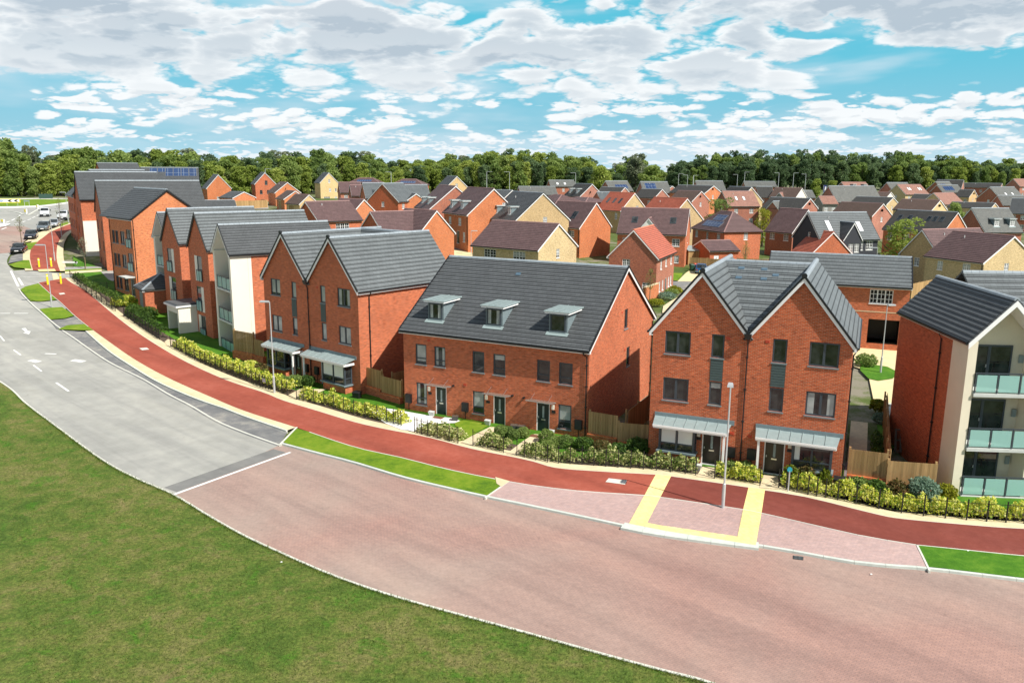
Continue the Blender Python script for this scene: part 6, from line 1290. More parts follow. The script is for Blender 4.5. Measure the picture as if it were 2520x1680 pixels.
for k_, L in FL.items():
    P = spline(pts(L, .1), 3) if len(L) > 2 else pts(L, .1)
    railing(P, 'black metal railing '+RLAB[k_], barsp=.11 if k_ > 1 else .16)
    mt, hh, dn, lb = HL[k_]; hedge(P, .12, 1.0 if k_ != 6 else 1.15, hh, mt, lb, dens=dn, size=.075 if k_ > 3 else .09)
railing(pts(PZ('z3', [(335, 460), (480, 480), (620, 470)]), .1), 'black metal railing across the garden beside the big block entrance')
bz = [((805, 1322), .42, .75), ((893, 1335), .40, .6), ((965, 1325), .36, .65), ((860, 1303), .3, .5), ((1128, 1365), .5, .85), ((1195, 1385), .45, .6), ((1255, 1390), .5, .7), ((1135, 1405), .4, .5)]
for i, (q, r, h) in enumerate(bz):
    bush(at(pz('z5', q[0], q[1]+30), .1), r, h, 'leaf_mid', ['clipped round green bush left of the last terrace door', 'clipped round green bush right of the last terrace door'][i > 3], group='round clipped bushes by the terrace doors', size=.05, n=1500)
for i, (z_, u, v, r, h, mt, lb) in enumerate([('z5', 1390, 1440, .6, .75, 'leaf_hedge_dark', 'loose green shrub right of the terrace meter box'), ('z5', 1510, 1450, .6, .6, 'leaf_red', 'reddish green shrub below the timber fence'), ('z5', 1640, 1465, .7, .55, 'leaf_hedge_dark', 'dark shrub under the right end of the terrace fence'),
     ('z5', 1770, 1470, .7, .95, 'leaf_hedge_dark', 'tall feathery shrub at the corner of the right townhouses'), ('a6', 1480, 1230, .45, .95, 'leaf_yellow', 'yellow shrub beside the teal topped post'), ('a6', 1640, 1230, .5, 1.0, 'leaf_red', 'brownish red shrub under the right bay window'),
     ('a6', 1830, 1260, .4, .9, 'leaf_yellow', 'upright yellow shrub under the right bay window'), ('a6', 840, 1110, .45, .6, 'leaf_mid', 'green plant by the left meter box of the right townhouses'), ('a6', 1000, 1130, .45, .7, 'leaf_mid', 'green plant below the centre downpipe of the right townhouses'),
     ('a3', 870, 270, .6, .8, 'leaf_mid', 'dark leaved shrub in front of the brick plinth'), ('a3', 1020, 290, .55, .8, 'leaf_hedge_dark', 'deep green shrub in front of the timber fence'), ('a3', 1190, 310, .6, .9, 'leaf_red', 'bronze leaved shrub in front of the timber fence'),
     ('a3', 1400, 330, .75, 1.2, 'leaf_silver', 'silvery green shrub by the cream apartment pier'), ('a3', 1590, 340, .5, .9, 'leaf_yellow', 'yellow shrub at the foot of the cream apartment pier'),
     ('z4', 130, 1200, .6, 1.0, 'leaf_red', 'reddish shrub by the left fence of the left townhouses'), ('z4', 280, 1265, .7, .7, 'leaf_mid', 'green shrub under the first bay window'), ('z4', 400, 1290, .8, .9, 'leaf_mid', 'large green shrub beside the left townhouse canopy post'), ('z4', 490, 1290, .6, .9, 'leaf_hedge_dark', 'dark shrub between the two left townhouse doors'), ('z4', 50, 1170, .7, .9, 'leaf_hedge', 'yellow shrub at the end of the white apartment block'),
     ('z3', 700, 640, .9, 1.3, 'leaf_hedge', 'yellow tipped shrub in front of the bin store'), ('z3', 760, 740, 1.0, 1.2, 'leaf_hedge_dark', 'dark shrub at the foot of the bin store'), ('z3', 900, 760, 1.0, 1.2, 'leaf_hedge_dark', 'dark shrub between bin store and apartment block'), ('z3', 600, 640, .9, 1.2, 'leaf_hedge', 'yellow hedge plant on the lawn edge by the big block')]):
    bush(at(pz(z_, u, v), .1), r, h, mt, lb, size=.075, n=int(1300*r/.6), cat='shrub', name='shrub', tight=.3)
def planter(q, s, lb):
    p = at(q, .1); e = empty('planter', (p.x, p.y, zg(p.x, p.y)+.1), R.random()*.4-.4, lb, 'planter'); m = MB(); m.hexa([(-s*.8, -s*.8, 0), (s*.8, -s*.8, 0), (s*.8, s*.8, 0), (-s*.8, s*.8, 0)], [(-s, -s, s*1.6), (s, -s, s*1.6), (s, s, s*1.6), (-s, s, s*1.6)]); m.build('pot', 'pot', e)
    m = MB(); m.box(-s*.9, s*.9, -s*.9, s*.9, s*1.6, s*1.62); m.build('soil', 'soil', e)
planter(pz('z5', 485, 1240), .2, 'square black planter on the white gravel'); planter(pz('z5', 898, 1306), .22, 'square black planter left of a pair by the terrace bushes'); planter(pz('z5', 948, 1312), .22, 'square black planter right of a pair by the terrace bushes')
def storage(q, lb, w=.5, h=.4, d=.36, rot=-.45, mat='plastic_dark'):
    p = at(q, .1); e = empty('storage_box', (p.x, p.y, zg(p.x, p.y)+.1), rot, lb, 'storage box'); m = MB(); m.hexa([(0, 0, 0), (w, 0, 0), (w, d, 0), (0, d, 0)], [(-.03, -.03, h), (w+.03, -.03, h), (w+.03, d, h), (-.03, d, h)]); m.build('box_body', mat, e)
    m = MB(); m.hexa([(-.05, -.05, h+.002), (w+.05, -.05, h+.002), (w+.05, d+.02, h+.002), (-.05, d+.02, h+.002)], [(-.02, -.02, h+.06), (w+.02, -.02, h+.06), (w+.02, d, h+.1), (-.02, d, h+.1)]); m.build('lid', mat, e)
storage(pz('z4', 840, 1378), 'dark storage box beside the left townhouse bay'); storage(pz('a6', 1925, 1270), 'dark storage box at the right end of the right townhouses')
for q, lb in ((pz('z5', 318, 1210), 'small grey gas box left of the first terrace door'), (pz('z5', 712, 1272), 'small grey gas box left of the second terrace door'), (pz('z5', 1157, 1345), 'small grey gas box right of the third terrace door'), (pz('a6', 500, 1100), 'small grey gas box beside the left bay of the right townhouses')):
    p = at(q, .1); m = MB(); m.hexa([(-.13, -.02, 0), (.13, -.02, 0), (.13, .14, 0), (-.13, .14, 0)], [(-.2, -.1, .32), (.2, -.1, .32), (.2, .14, .36), (-.2, .14, .36)]); tag(m.build('gas_box', 'concrete_slab', None, (p.x, p.y, .1), -.46), lb, 'gas box')
for q, lb in ((pz('z5', 365, 1222), 'brown doormat before the first terrace door'), (pz('z5', 1050, 1352), 'brown doormat before the third terrace door')):
    p = at(q, .1); m = MB(); m.box(-.35, .35, -.2, .2, 0, .02); tag(m.build('doormat', 'mat_brown', None, (p.x, p.y, .135), -.46), lb, 'doormat')
# ---------------------------------------------------------------- timber fences and garden walls
def timber(P, h, label, plinth=0., base=.1, sleeper=False, closed=True, both=False):
    """posts, feathered boards and, where there is one, the brick plinth the panels stand on"""
    for i, (a, b) in enumerate(zip(P, P[1:])):
        L = (b-a).length; rot = atan2(b.y-a.y, b.x-a.x); e = empty('timber_fence', (a.x, a.y, zg(a.x, a.y)+base), rot, label if len(P) == 2 else label+(', first stretch', ', second stretch', ', third stretch')[i], 'fence')
        if plinth:
            m = MB(); m.box(0, L, -.16, .16, -.4, plinth); w = m.build('brick_plinth', 'brick_red', e); m = MB(); m.box(0, L, -.19, .19, plinth+.001, plinth+.075); m.build('coping', 'brick_orange', w)
        z0 = plinth+.08 if plinth else 0.; m = MB(); n = max(1, int(L/.15))
        for k_ in range(n):
            x = L*k_/n; w = L/n; m.hexa([(x+.004, -.02, z0), (x+w-.004, -.04, z0), (x+w-.004, -.018, z0), (x+.004, -.008, z0)], [(x+.004, -.02, z0+h), (x+w-.004, -.04, z0+h), (x+w-.004, -.018, z0+h), (x+.004, -.008, z0+h)])
        m.build('boards', 'timber', e); m = MB()
        for zz in (z0+.2, z0+h*.5, z0+h-.2): m.box(0, L, 0., .06, zz-.04, zz+.04)
        m.build('rail', 'timber', e)
        for k_ in range(int(L/1.9)+1):
            x = min(L-.05, .05+k_*(L-.1)/max(1, int(L/1.9))); m = MB(); m.box(x-.05, x+.05, .061, .16, z0, z0+h+.08); m.build('fence_post', 'timber', e)
timber(pts([(577, 879), (626, 890)], .1), 1.75, 'tall timber fence panel beside the white apartment block', plinth=.55)
timber(pts([(626, 889), (652, 896)], .1), 1.35, 'lower timber fence panel left of the left townhouses', plinth=.5)
timber(pts([(889, 962), (939.6, 977)], .1), 1.35, 'timber fence on a brick plinth right of the left townhouses', plinth=.5)
timber(pts([(940, 979), (989, 993)], .1), 1.2, 'lower timber fence panel touching the terrace', plinth=.35)
timber(pts([(1447, 1081), (1519, 1094)], .1), 1.35, 'timber fence on a brick plinth right of the terrace', plinth=.35)
timber(pts([(1519, 1096), (1594, 1103)], .1), 1.15, 'lower timber fence panel touching the right townhouses', plinth=.2)
timber(pts([(2082, 1186), (2177, 1199)], .1), 1.35, 'pale timber fence on a brick plinth right of the right townhouses', plinth=.4)
timber(pts([(2178, 1203), (2300, 1212)], .1), 1.2, 'timber fence on a low plinth left of the cream apartments', plinth=.25)
def W_(b, u, v): c, s = cos(b[3]), sin(b[3]); return Vector((b[0]+u*c-v*s, b[1]+u*s+v*c, 0))
timber([W_(E_FIT, 12.4, 1.0), W_(E_FIT, 12.4, 13.5)], 1.75, 'long weathered fence running back beside the right townhouses')
timber([W_(T_FIT, 15.3, 1.2), W_(T_FIT, 15.3, 12.5)], 1.7, 'dark fence running back between terrace and right townhouses')
timber([W_(D_FIT, 13.6, 1.2), W_(D_FIT, 13.6, 10.)], 1.7, 'dark fence running back between left townhouses and terrace')
sheet('garden_path', [W_(E_FIT, 10.4, 3.5), W_(E_FIT, 11.4, 3.5), W_(E_FIT, 11.4, 12), W_(E_FIT, 10.4, 12)], .12, 'slab_path')
sheet('gravel_garden', [W_(E_FIT, 10.3, 1.2), W_(E_FIT, 12.3, 1.2), W_(E_FIT, 12.3, 3.5), W_(E_FIT, 10.3, 3.5)], .125, 'gravel_grey')
hedge([W_(E_FIT, 11.9, 3.8), W_(E_FIT, 11.9, 9.)], -.3, .3, .5, 'leaf_hedge_dark', 'narrow planted strip along the side path of the right townhouses', dens=160, name='planting_strip', cat='plants')
def pallet():
    a = at(pz('b4', 470, 1020), .1); e = empty('timber_pallet', (a.x, a.y, .1), -.35, 'old timber pallet leaning against the brick side wall of the cream apartments', 'pallet'); m = MB()
    for k_ in range(5): m.hexa([(k_*.28, -.0, 0), (k_*.28+.12, 0, 0), (k_*.28+.12, .03, 0), (k_*.28, .03, 0)], [(k_*.28, .6, 1.2), (k_*.28+.12, .6, 1.2), (k_*.28+.12, .63, 1.2), (k_*.28, .63, 1.2)])
    m.build('slats', 'bark', e); m = MB()
    for t in (0.02, .5, .95): m.bar((0, .6*t+.05, 1.2*t), (1.25, .6*t+.05, 1.2*t), .08)
    m.build('bearer', 'bark', e)
pallet()
# estate behind
def gz(name, z_, L, off, mat): return sheet(name, pts(PZ(z_, L)), off, mat)
gz('estate_yard', 'z7', [(120, 540), (420, 545), (430, 640), (420, 990), (330, 1010), (225, 870), (190, 700), (60, 660)], .02, 'beige_setts')
gz('yard_grass', 'z7', [(150, 650), (205, 665), (300, 680), (362, 712), (330, 745), (250, 757), (195, 745), (150, 700)], .06, 'grass_lush')
gz('yard_margin', 'z7', [(255, 880), (350, 880), (345, 1000), (300, 1010)], .04, 'kerb_stone'); gz('yard_grass', 'z7', [(240, 1000), (345, 1000), (345, 1130), (270, 1130)], .05, 'grass_lush')
gz('estate_drive', 'a7', [(740, 780), (800, 720), (880, 640), (930, 605), (1100, 600), (1330, 600), (1300, 780)], .03, 'beige_setts'); gz('estate_road', 'a7', [(600, 775), (1400, 785), (1450, 930), (560, 930)], .02, 'asphalt_dark')
gz('yard_grass', 'a7', [(670, 640), (830, 640), (800, 720), (740, 770), (670, 765)], .05, 'grass_short'); gz('estate_drive', 'a7', [(500, 1200), (620, 1120), (760, 1040), (800, 1060), (640, 1180), (560, 1300), (480, 1320)], .04, 'slab_path')
gz('estate_drive', 'h3', [(60, 1265), (340, 1265), (350, 1420), (60, 1420)], .03, 'beige_setts'); gz('estate_road', 'h3', [(100, 1285), (340, 1300), (345, 1345), (100, 1310)], .045, 'asphalt_dark'); gz('yard_grass', 'h3', [(100, 1235), (280, 1235), (250, 1262), (100, 1262)], .05, 'grass_short')
gz('estate_yard', 'h1', [(780, 690), (1230, 690), (1240, 790), (780, 790)], .03, 'asphalt'); gz('estate_drive', 'h5', [(620, 1360), (1000, 1350), (1000, 1390), (620, 1400)], .03, 'beige_setts')
for (z_, u, v, r, h, mt, lb) in [('a7', 700, 980, 1.0, 1.0, 'leaf_yellow', 'yellow flecked shrub beside the estate road'), ('a7', 560, 1080, 1.2, 1.0, 'leaf_silver', 'silvery lavender-like shrub by the orange roofed house'), ('a7', 370, 1190, 1.0, .9, 'leaf_yellow', 'bright yellow shrub behind the terrace'), ('a7', 640, 1000, 1.0, .8, 'leaf_mid', 'green shrub by the white porch of the orange roofed house'),
     ('b4', 320, 640, .6, .9, 'leaf_yellow', 'yellow-green shrub behind the side fence'), ('b4', 350, 740, .6, .6, 'leaf_silver', 'low grey shrub in the yard bed'), ('b4', 200, 200, .9, 1.1, 'leaf_mid', 'green shrub by the yard grass oval'), ('b4', 400, 760, .6, .5, 'leaf_silver', 'second low grey shrub beside the brick wall'), ('h3', 190, 1262, .9, .6, 'leaf_bright', 'low green planting before the dormered house')]:
    bush(at(pz(z_, u, v), 0.), r, h, mt, lb, size=.10, n=900, cat='shrub', name='shrub', tight=.3, base=0.)
timber(pts(PZ('a7', [(940, 560), (1250, 580), (1500, 600)])), 1.8, 'orange timber fence behind the blue car', base=0.); timber(pts(PZ('a7', [(1740, 560), (2285, 600)])), 1.7, 'low timber fence left of the coach house', base=0.)
timber([at_depth(983, 150)*1., at_depth(1010, 152)], 1.6, 'timber fence strip beside the estate road', base=0.)
timber(pts(PZ('z7', [(425, 330), (545, 300)])), 1.9, 'pale orange fence behind the coach house gable', base=.6)
timber(pts(PZ('h1', [(770, 790), (1000, 785), (1230, 770)])), 2.2, 'grey fence panels in front of the long low garage', base=0.)
def gwall(P, h, label, mat='brick_red'):
    e = None
    for a, b in zip(P, P[1:]):
        L = (b-a).length; e = empty('garden_wall', (a.x, a.y, zg(a.x, a.y)), atan2(b.y-a.y, b.x-a.x), label, 'wall'); m = MB(); m.box(0, L, -.15, .15, -.6, h); w = m.build('brickwork', mat, e); m = MB(); m.box(-.02, L+.02, -.18, .18, h+.001, h+.08); m.build('coping', 'stone_band', w)
W32 = W_(FIT['H32'], 0, FIT['H32'][5]); W16 = W_(FIT['H16'], FIT['H16'][4], FIT['H16'][5])
gwall([W_(FIT['H16'], FIT['H16'][4]+.1, 4), W32.lerp(W_(FIT['H16'], FIT['H16'][4]+.1, 4), .02)], 2.0, 'dark red garden wall between the yellow brick and orange roofed houses', 'brick_multi')
gwall(pts(PZ('a7', [(170, 1150), (400, 1060)])), 1.9, 'orange brick garden wall beside the orange roofed house', 'brick_orange')
def shed():
    p = at(pz('a7', 1010, 520)); d = at(pz('a7', 1340, 520)); L = (d-p).length; e = empty('garden_shed', (p.x, p.y, zg(p.x, p.y)), atan2(d.y-p.y, d.x-p.x), 'garden shed with a pale felt roof behind the orange fence', 'shed')
    p2 = Vector((0, 0, 0)); m = MB(); m.box(0, L, 2.2, 4.6, -.5, 2.3); m.build('shed_wall', 'timber', e); m = MB(); m.hexa([(-.1, 2.05, 2.3), (L+.1, 2.05, 2.3), (L+.1, 4.8, 2.9), (-.1, 4.8, 2.9)], [(-.1, 2.05, 2.38), (L+.1, 2.05, 2.38), (L+.1, 4.8, 2.98), (-.1, 4.8, 2.98)]); m.build('shed_roof', 'lead_pale', e)
shed()
def bin_(q, mat, lb):
    p = at(q); e = empty('wheelie_bin', (p.x, p.y, zg(p.x, p.y)), .3, lb, 'bin'); m = MB(); m.hexa([(-.24, -.26, .05), (.24, -.26, .05), (.24, .26, .05), (-.24, .26, .05)], [(-.29, -.33, .98), (.29, -.33, .98), (.29, .33, .98), (-.29, .33, .98)]); m.build('bin_body', 'bin_green' if mat != 'bin_red' else 'plastic_dark', e)
    m = MB(); m.hexa([(-.31, -.36, .982), (.31, -.36, .982), (.31, .36, .982), (-.31, .36, .982)], [(-.26, -.28, 1.08), (.26, -.28, 1.08), (.26, .33, 1.12), (-.26, .33, 1.12)]); m.build('lid', mat, e)
    for x in (-.22, .22): m = MB(); m.tube([(x-.03, .28, .1), (x+.03, .28, .1)], .1, 10); m.build('wheel', 'black', e)
bin_(pz('a7', 985, 600), 'bin_green', 'dark green wheelie bin by the fence left of the blue car'); bin_(pz('a7', 1045, 590), 'bin_red', 'wheelie bin with a red lid beside the blue car')
# ---------------------------------------------------------------- street furniture
def hgt(p, q): r = ray(q); t = p.y/r[1]; return CH+r[2]*t-zg(p.x, p.y)
def lamp(base, top, label, arm=(-1, -.2), L=.55, big=1., group='street lamps', p=None, h=None):
    p = p or at(base, .1); h = h or hgt(p, top); e = empty('street_lamp', (p.x, p.y, zg(p.x, p.y)+.05), 0, label, 'street lamp', group)
    m = MB(); r = (.045 if big == 1. else .055)*big; m.tube([(0, 0, 0), (0, 0, 1.25), (0, 0, 1.3), (0, 0, h)], [r*1.75, r*1.7, r*1.05, r*.72], 10); m.build('pole', 'galvanised', e)
    a = Vector((arm[0], arm[1], 0)).normalized(); m = MB(); m.bar((0, 0, h-.03), a*.12*big+Vector((0, 0, h)), .05); u = a.cross(Vector((0, 0, 1))); 
    q = [a*.05-u*.10, a*.05+u*.10, a*L+u*.14*big, a*L-u*.14*big]
    m.hexa([x+Vector((0, 0, h-.02)) for x in q], [x*.96+Vector((0, 0, h+.08)) for x in q]); hd = m.build('lamp_head', 'galvanised', e)
    m = MB(); m.hexa([x*.8+a*.06+Vector((0, 0, h-.045)) for x in q], [x*.85+a*.05+Vector((0, 0, h-.022)) for x in q]); m.build('lens', 'lead_pale', hd)
    m = MB(); m.box(-r*1.75-.004, -r*1.75+.01, -.05, .05, .5, 1.0); m.build('service_door', 'steel', e)
lamp(pz('a6', 765, 1490), pz('a6', 830, 200), 'grey street lamp standing on the forecourt before the right townhouses', arm=(-.3, -1), L=.6)
lamp(pz('z4', 237, 1337), pz('z4', 208, 642), 'grey street lamp in front of the left townhouses', arm=(-1, .1), L=.7)
lamp(pz('c7', 335, 408), pz('c7', 300, 12), 'grey street lamp between the small verge islands at the left', arm=(-1, .1), L=1.1)
lamp(pz('z1', 705, 1368), pz('z1', 655, 775), 'grey street lamp on the red path beyond the side road', arm=(-1, .1), L=1.0)
lamp(pz('z1', 795, 1060), pz('z1', 772, 700), 'slim dark street lamp farther along the red path', arm=(-1, .1), L=.8)
lamp(pz('z1', 880, 870), pz('z1', 848, 492), 'farthest street lamp beside the edge-on apartment building', arm=(-1, .1), L=1.2)
lamp(pz('z7', 262, 705), pz('z7', 290, 343), 'tall grey street lamp on the grass oval behind the townhouses', arm=(1, .2), L=.7)
lamp(pz('h3', 333, 1385), pz('h3', 333, 1060), 'grey street lamp in front of the dormered red brick house', arm=(1, .2), L=1.1)
lamp(None, None, 'white headed street lamp between the dark rendered and buff brick houses', p=at_depth(2171, 116), h=hgt(at_depth(2171, 116), (2171, 611)), arm=(-1, .2), L=1.2)
for i, (x, yt, dp) in enumerate([(1253.6, 423.7, 330), (1197.8, 423, 330), (1415, 426, 350), (1667, 428, 380), (1689, 431, 390), (1704, 432, 400), (1811, 430, 400), (1828.5, 424, 400), (1912, 426, 380), (1948, 426, 390), (1978, 429, 400), (1703, 432, 420), (964, 424, 330), (657, 416, 330)]):
    p = at_depth(x, dp); lamp(None, None, 'tall distant road lamp seen against the dark wood' if x > 1600 else 'tall distant road lamp seen against the green trees', p=p, h=hgt(p, (x, yt)), arm=(1 if i % 2 else -1, 0), L=2.2, big=2.2, group='distant road lamps against the dark wood' if x > 1600 else 'distant road lamps against the green trees')
for q, t, lb in ((pz('z1', 505, 1448), pz('z1', 495, 1345), 'yellow bollard beyond the side road, left of two'), (pz('z1', 662, 1443), pz('z1', 655, 1340), 'yellow bollard beyond the side road, right of two'), (pz('c7', 308, 262), pz('c7', 305, 200), 'yellow bollard on the near side of the side road, left of two'), (pz('c7', 393, 256), pz('c7', 390, 196), 'yellow bollard on the near side of the side road, right of two')):
    p = at(q, .1); h = max(.9, hgt(p, t)); e = empty('bollard', (p.x, p.y, zg(p.x, p.y)+.1), 0, lb, 'bollard'); m = MB(); m.tube([(0, 0, 0), (0, 0, h)], .12, 12); m.build('post', 'bright_yellow', e); m = MB(); m.tube([(0, 0, h*.80), (0, 0, h*.88)], .124, 12); m.build('reflective_band', 'white', e)
def island_bollard(q, t, lb, w=.5):
    p = at(q); h = hgt(p, t); e = empty('traffic_bollard', (p.x, p.y, zg(p.x, p.y)+.1), -.6, lb, 'traffic bollard'); m = MB(); m.hexa([(-w*.35, -.15, 0), (w*.35, -.15, 0), (w*.35, .15, 0), (-w*.35, .15, 0)], [(-w*.5, -.15, h), (w*.5, -.15, h), (w*.5, .15, h), (-w*.5, .15, h)]); m.build('bollard_body', 'white', e)
    m = MB(); m.box(-w*.45, w*.45, -.17, -.151, h*.35, h*.95); m.build('yellow_face', 'bright_yellow', e)
island_bollard(pz('a5', 720, 755), pz('a5', 720, 620), 'yellow and white traffic bollard at the splitter island tip', .9); island_bollard(pz('a5', 1040, 612), pz('a5', 1040, 500), 'white traffic bollard by the roundabout kerb', .7); island_bollard(pz('a5', 90, 1015), pz('a5', 90, 905), 'yellow traffic bollard on the white island at the left edge', 1.0)
def board():
    p = at(pz('a5', 165, 548)); d = p.y; e = empty('chevron_sign', (p.x, p.y, zg(p.x, p.y)+.2), .52, 'yellow bordered chevron sign with a blue arrow ring on the roundabout', 'road sign')
    s = d/F/cos(.52)*1.0; k_ = p.length/F*1.12; z1 = hgt(p, pz('a5', 165, 350)); z0 = hgt(p, pz('a5', 165, 458)); x0, x1 = -5.6, 3.6
    m = MB(); m.box(x0, x1, 0, .06, z0, z1); m.build('board', 'bright_yellow', e); m = MB(); m.box(x0+.2, x1-.25, -.012, -.002, z0+.15, z1-.15); w = m.build('board_face', 'white', e)
    c = (z0+z1)/2; hh = (z1-z0)/2-.2
    for x in (2.5, 1.0, -2.4, -3.9):
        m = MB(); P = [(x-.55, c), (x+.05, c+hh), (x+.75, c+hh), (x+.15, c), (x+.75, c-hh), (x+.05, c-hh)]
        for a, b, q, r_ in ((0, 1, 2, 3), (0, 3, 4, 5)): m.quad(*[(P[i][0], -.02, P[i][1]) for i in (a, b, q, r_)])
        m.build('chevron', 'black', e)
    m = MB(); n = 20
    for k2 in range(n):
        for a0 in (.25, pi+.25):
            a = a0+(pi-.7)*k2/n; b = a0+(pi-.7)*(k2+1)/n; r1, r2 = hh*.55, hh*.95
            m.quad((-1.+r1*cos(a)*1.3, -.022, c+r1*sin(a)), (-1.+r2*cos(a)*1.3, -.022, c+r2*sin(a)), (-1.+r2*cos(b)*1.3, -.022, c+r2*sin(b)), (-1.+r1*cos(b)*1.3, -.022, c+r1*sin(b)))
    for a0 in (pi-.45, 2*pi-.45): r = hh*.75; m.quad((-1.+(r-.35)*cos(a0)*1.3, -.022, c+(r-.35)*sin(a0)), (-1.+(r+.35)*cos(a0)*1.3, -.022, c+(r+.35)*sin(a0)), (-1.+r*cos(a0+.5)*1.3, -.022, c+r*sin(a0+.5)))
    m.build('arrow_ring', 'blue_sign', e)
    for x in (-4, .3, 2.9): m = MB(); m.tube([(x, .1, -.3), (x, .1, z1-.1)], .06, 8); m.build('post', 'galvanised', e)
board()
def sign(q0, t0, t1, w, lb, mat='lead', n=2, rot=.5, plate_=None, name='road_sign', cat='road sign'):
    p = at(q0); z1 = hgt(p, t0); z0 = hgt(p, t1); e = empty(name, (p.x, p.y, zg(p.x, p.y)), rot, lb, cat); m = MB(); m.box(-w/2, w/2, -.03, .0, z0, z1); m.build('sign_plate', mat, e)
    for i in range(n): x = -w*.4+w*.8*i/max(1, n-1) if n > 1 else 0; m = MB(); m.tube([(x, .06, -.2), (x, .06, z1+.05)], .05, 8); m.build('post', 'galvanised', e)
    return e
sign(pz('a5', 750, 562), pz('a5', 745, 372), pz('a5', 745, 405), 1.4, 'small dark sign on two posts at the roundabout'); sign(pz('a5', 1270, 352), pz('a5', 1290, 195), pz('a5', 1290, 320), 4.2, 'large green-grey back of a direction sign under the trees', mat='sign_green', n=3)
sg = sign(pz('z1', 905, 1420), pz('z1', 905, 1375), pz('z1', 905, 1399), 2.2, 'low white street name plate in front of the hedge', mat='white', rot=-.1, name='street_name_sign', cat='street sign')
m = MB(); p_ = at(pz('z1', 905, 1420)); z_a = hgt(p_, pz('z1', 905, 1392)); m.box(.75, 1.0, -.04, -.031, z_a, z_a+.25); m.build('emblem', 'black', sg)
def small_post():
    p = at(pz('a6', 1450, 1318), .1); h = hgt(p, pz('a6', 1463, 1120)); e = empty('marker_post', (p.x, p.y, .1), 0, 'thin grey post with a round teal top in front of the right bay window', 'marker post'); m = MB(); m.tube([(0, 0, 0), (0, 0, h)], .035, 8); m.build('post', 'galvanised', e)
    m = MB(); m.tube([(0, -.03, h+.05), (0, .03, h+.05)], .13, 14); m.build('disc', 'teal', e)
small_post()
for q, lb in ((pz('z4', 165, 1268), 'small grey notice on the railing by the left street lamp'),):
    p = at(pz('z4', 165, 1310), .1); m = MB(); m.box(-.2, .2, -.02, 0, .55, .85); s_ = tag(m.build('notice', 'galvanised', None, (p.x-.02, p.y-.08, .1), -.7), lb, 'notice'); m = MB(); m.box(-.16, .16, -.026, -.021, .6, .8); m.build('notice_face', 'curtain', s_)
def flag():
    p = at_depth(pz('h5', 1690, 330)[0], 330); e = empty('banner_flag', (p.x, p.y, zg(p.x, p.y)), 0, 'dark blue banner flag on a pole among the far roofs', 'flag'); h = hgt(p, pz('h5', 1690, 290)); m = MB(); m.tube([(0, 0, 0), (0, 0, h)], .06, 6); m.build('pole', 'galvanised', e); m = MB(); m.hexa([(.06, -.02, h-2.9), (1.3, -.02, h-2.8), (1.3, .02, h-2.8), (.06, .02, h-2.9)], [(.06, -.02, h), (1.4, -.02, h-.1), (1.4, .02, h-.1), (.06, .02, h)]); m.build('banner', 'navy', e); m = MB(); m.hexa([(.5, -.03, h-2.2), (.9, -.03, h-2.1), (.9, -.021, h-2.1), (.5, -.021, h-2.2)], [(.6, -.03, h-.6), (1.2, -.03, h-.7), (1.2, -.021, h-.7), (.6, -.021, h-.6)]); m.build('emblem', 'white', e)
flag()
# ---------------------------------------------------------------- vehicles
def carmat(name, col): 
    m, nt, b = newmat(name); b.inputs['Base Color'].default_value = (*col, 1); b.inputs['Roughness'].default_value = .25; b.inputs['Metallic'].default_value = .3; b.inputs['Coat Weight'].default_value = 1.; return m
for n_, c_ in (('paint_black', (.008, .009, .012)), ('paint_navy', (.010, .014, .026)), ('paint_grey', (.13, .16, .18)), ('paint_silver', (.42, .45, .48)), ('paint_white', (.75, .76, .77)), ('paint_blue', (.015, .10, .25))): carmat(n_, c_)
plain('tyre', (.012, .012, .012), .8); plain('headlamp', (.6, .64, .66), .1, coat=1.); plain('tail_lamp', (.25, .01, .01), .2, coat=1.)
def loft(name, st, mat, par, cap=True):
    """st: stations (x, [ (y,z) half ring from bottom to top ]) mirrored"""
    mb = MB(); k = None
    for x, ring in st:
        full = [(x, y, z) for y, z in ring]+[(x, -y, z) for y, z in ring[::-1]]; k = len(full); mb.v += full
    for i in range(len(st)-1):
        for j_ in range(k): mb.f.append((i*k+j_, i*k+(j_+1) % k, (i+1)*k+(j_+1) % k, (i+1)*k+j_))
    mb.f.append(tuple(range(k))[::-1]); mb.f.append(tuple((len(st)-1)*k+j_ for j_ in range(k)))
    o = mb.build(name, mat, par, smooth=True)
    md = o.modifiers.new('bevel', 'BEVEL'); md.width = .03; md.segments = 2; md.limit_method = 'ANGLE'; md.angle_limit = radians(25)
    return o
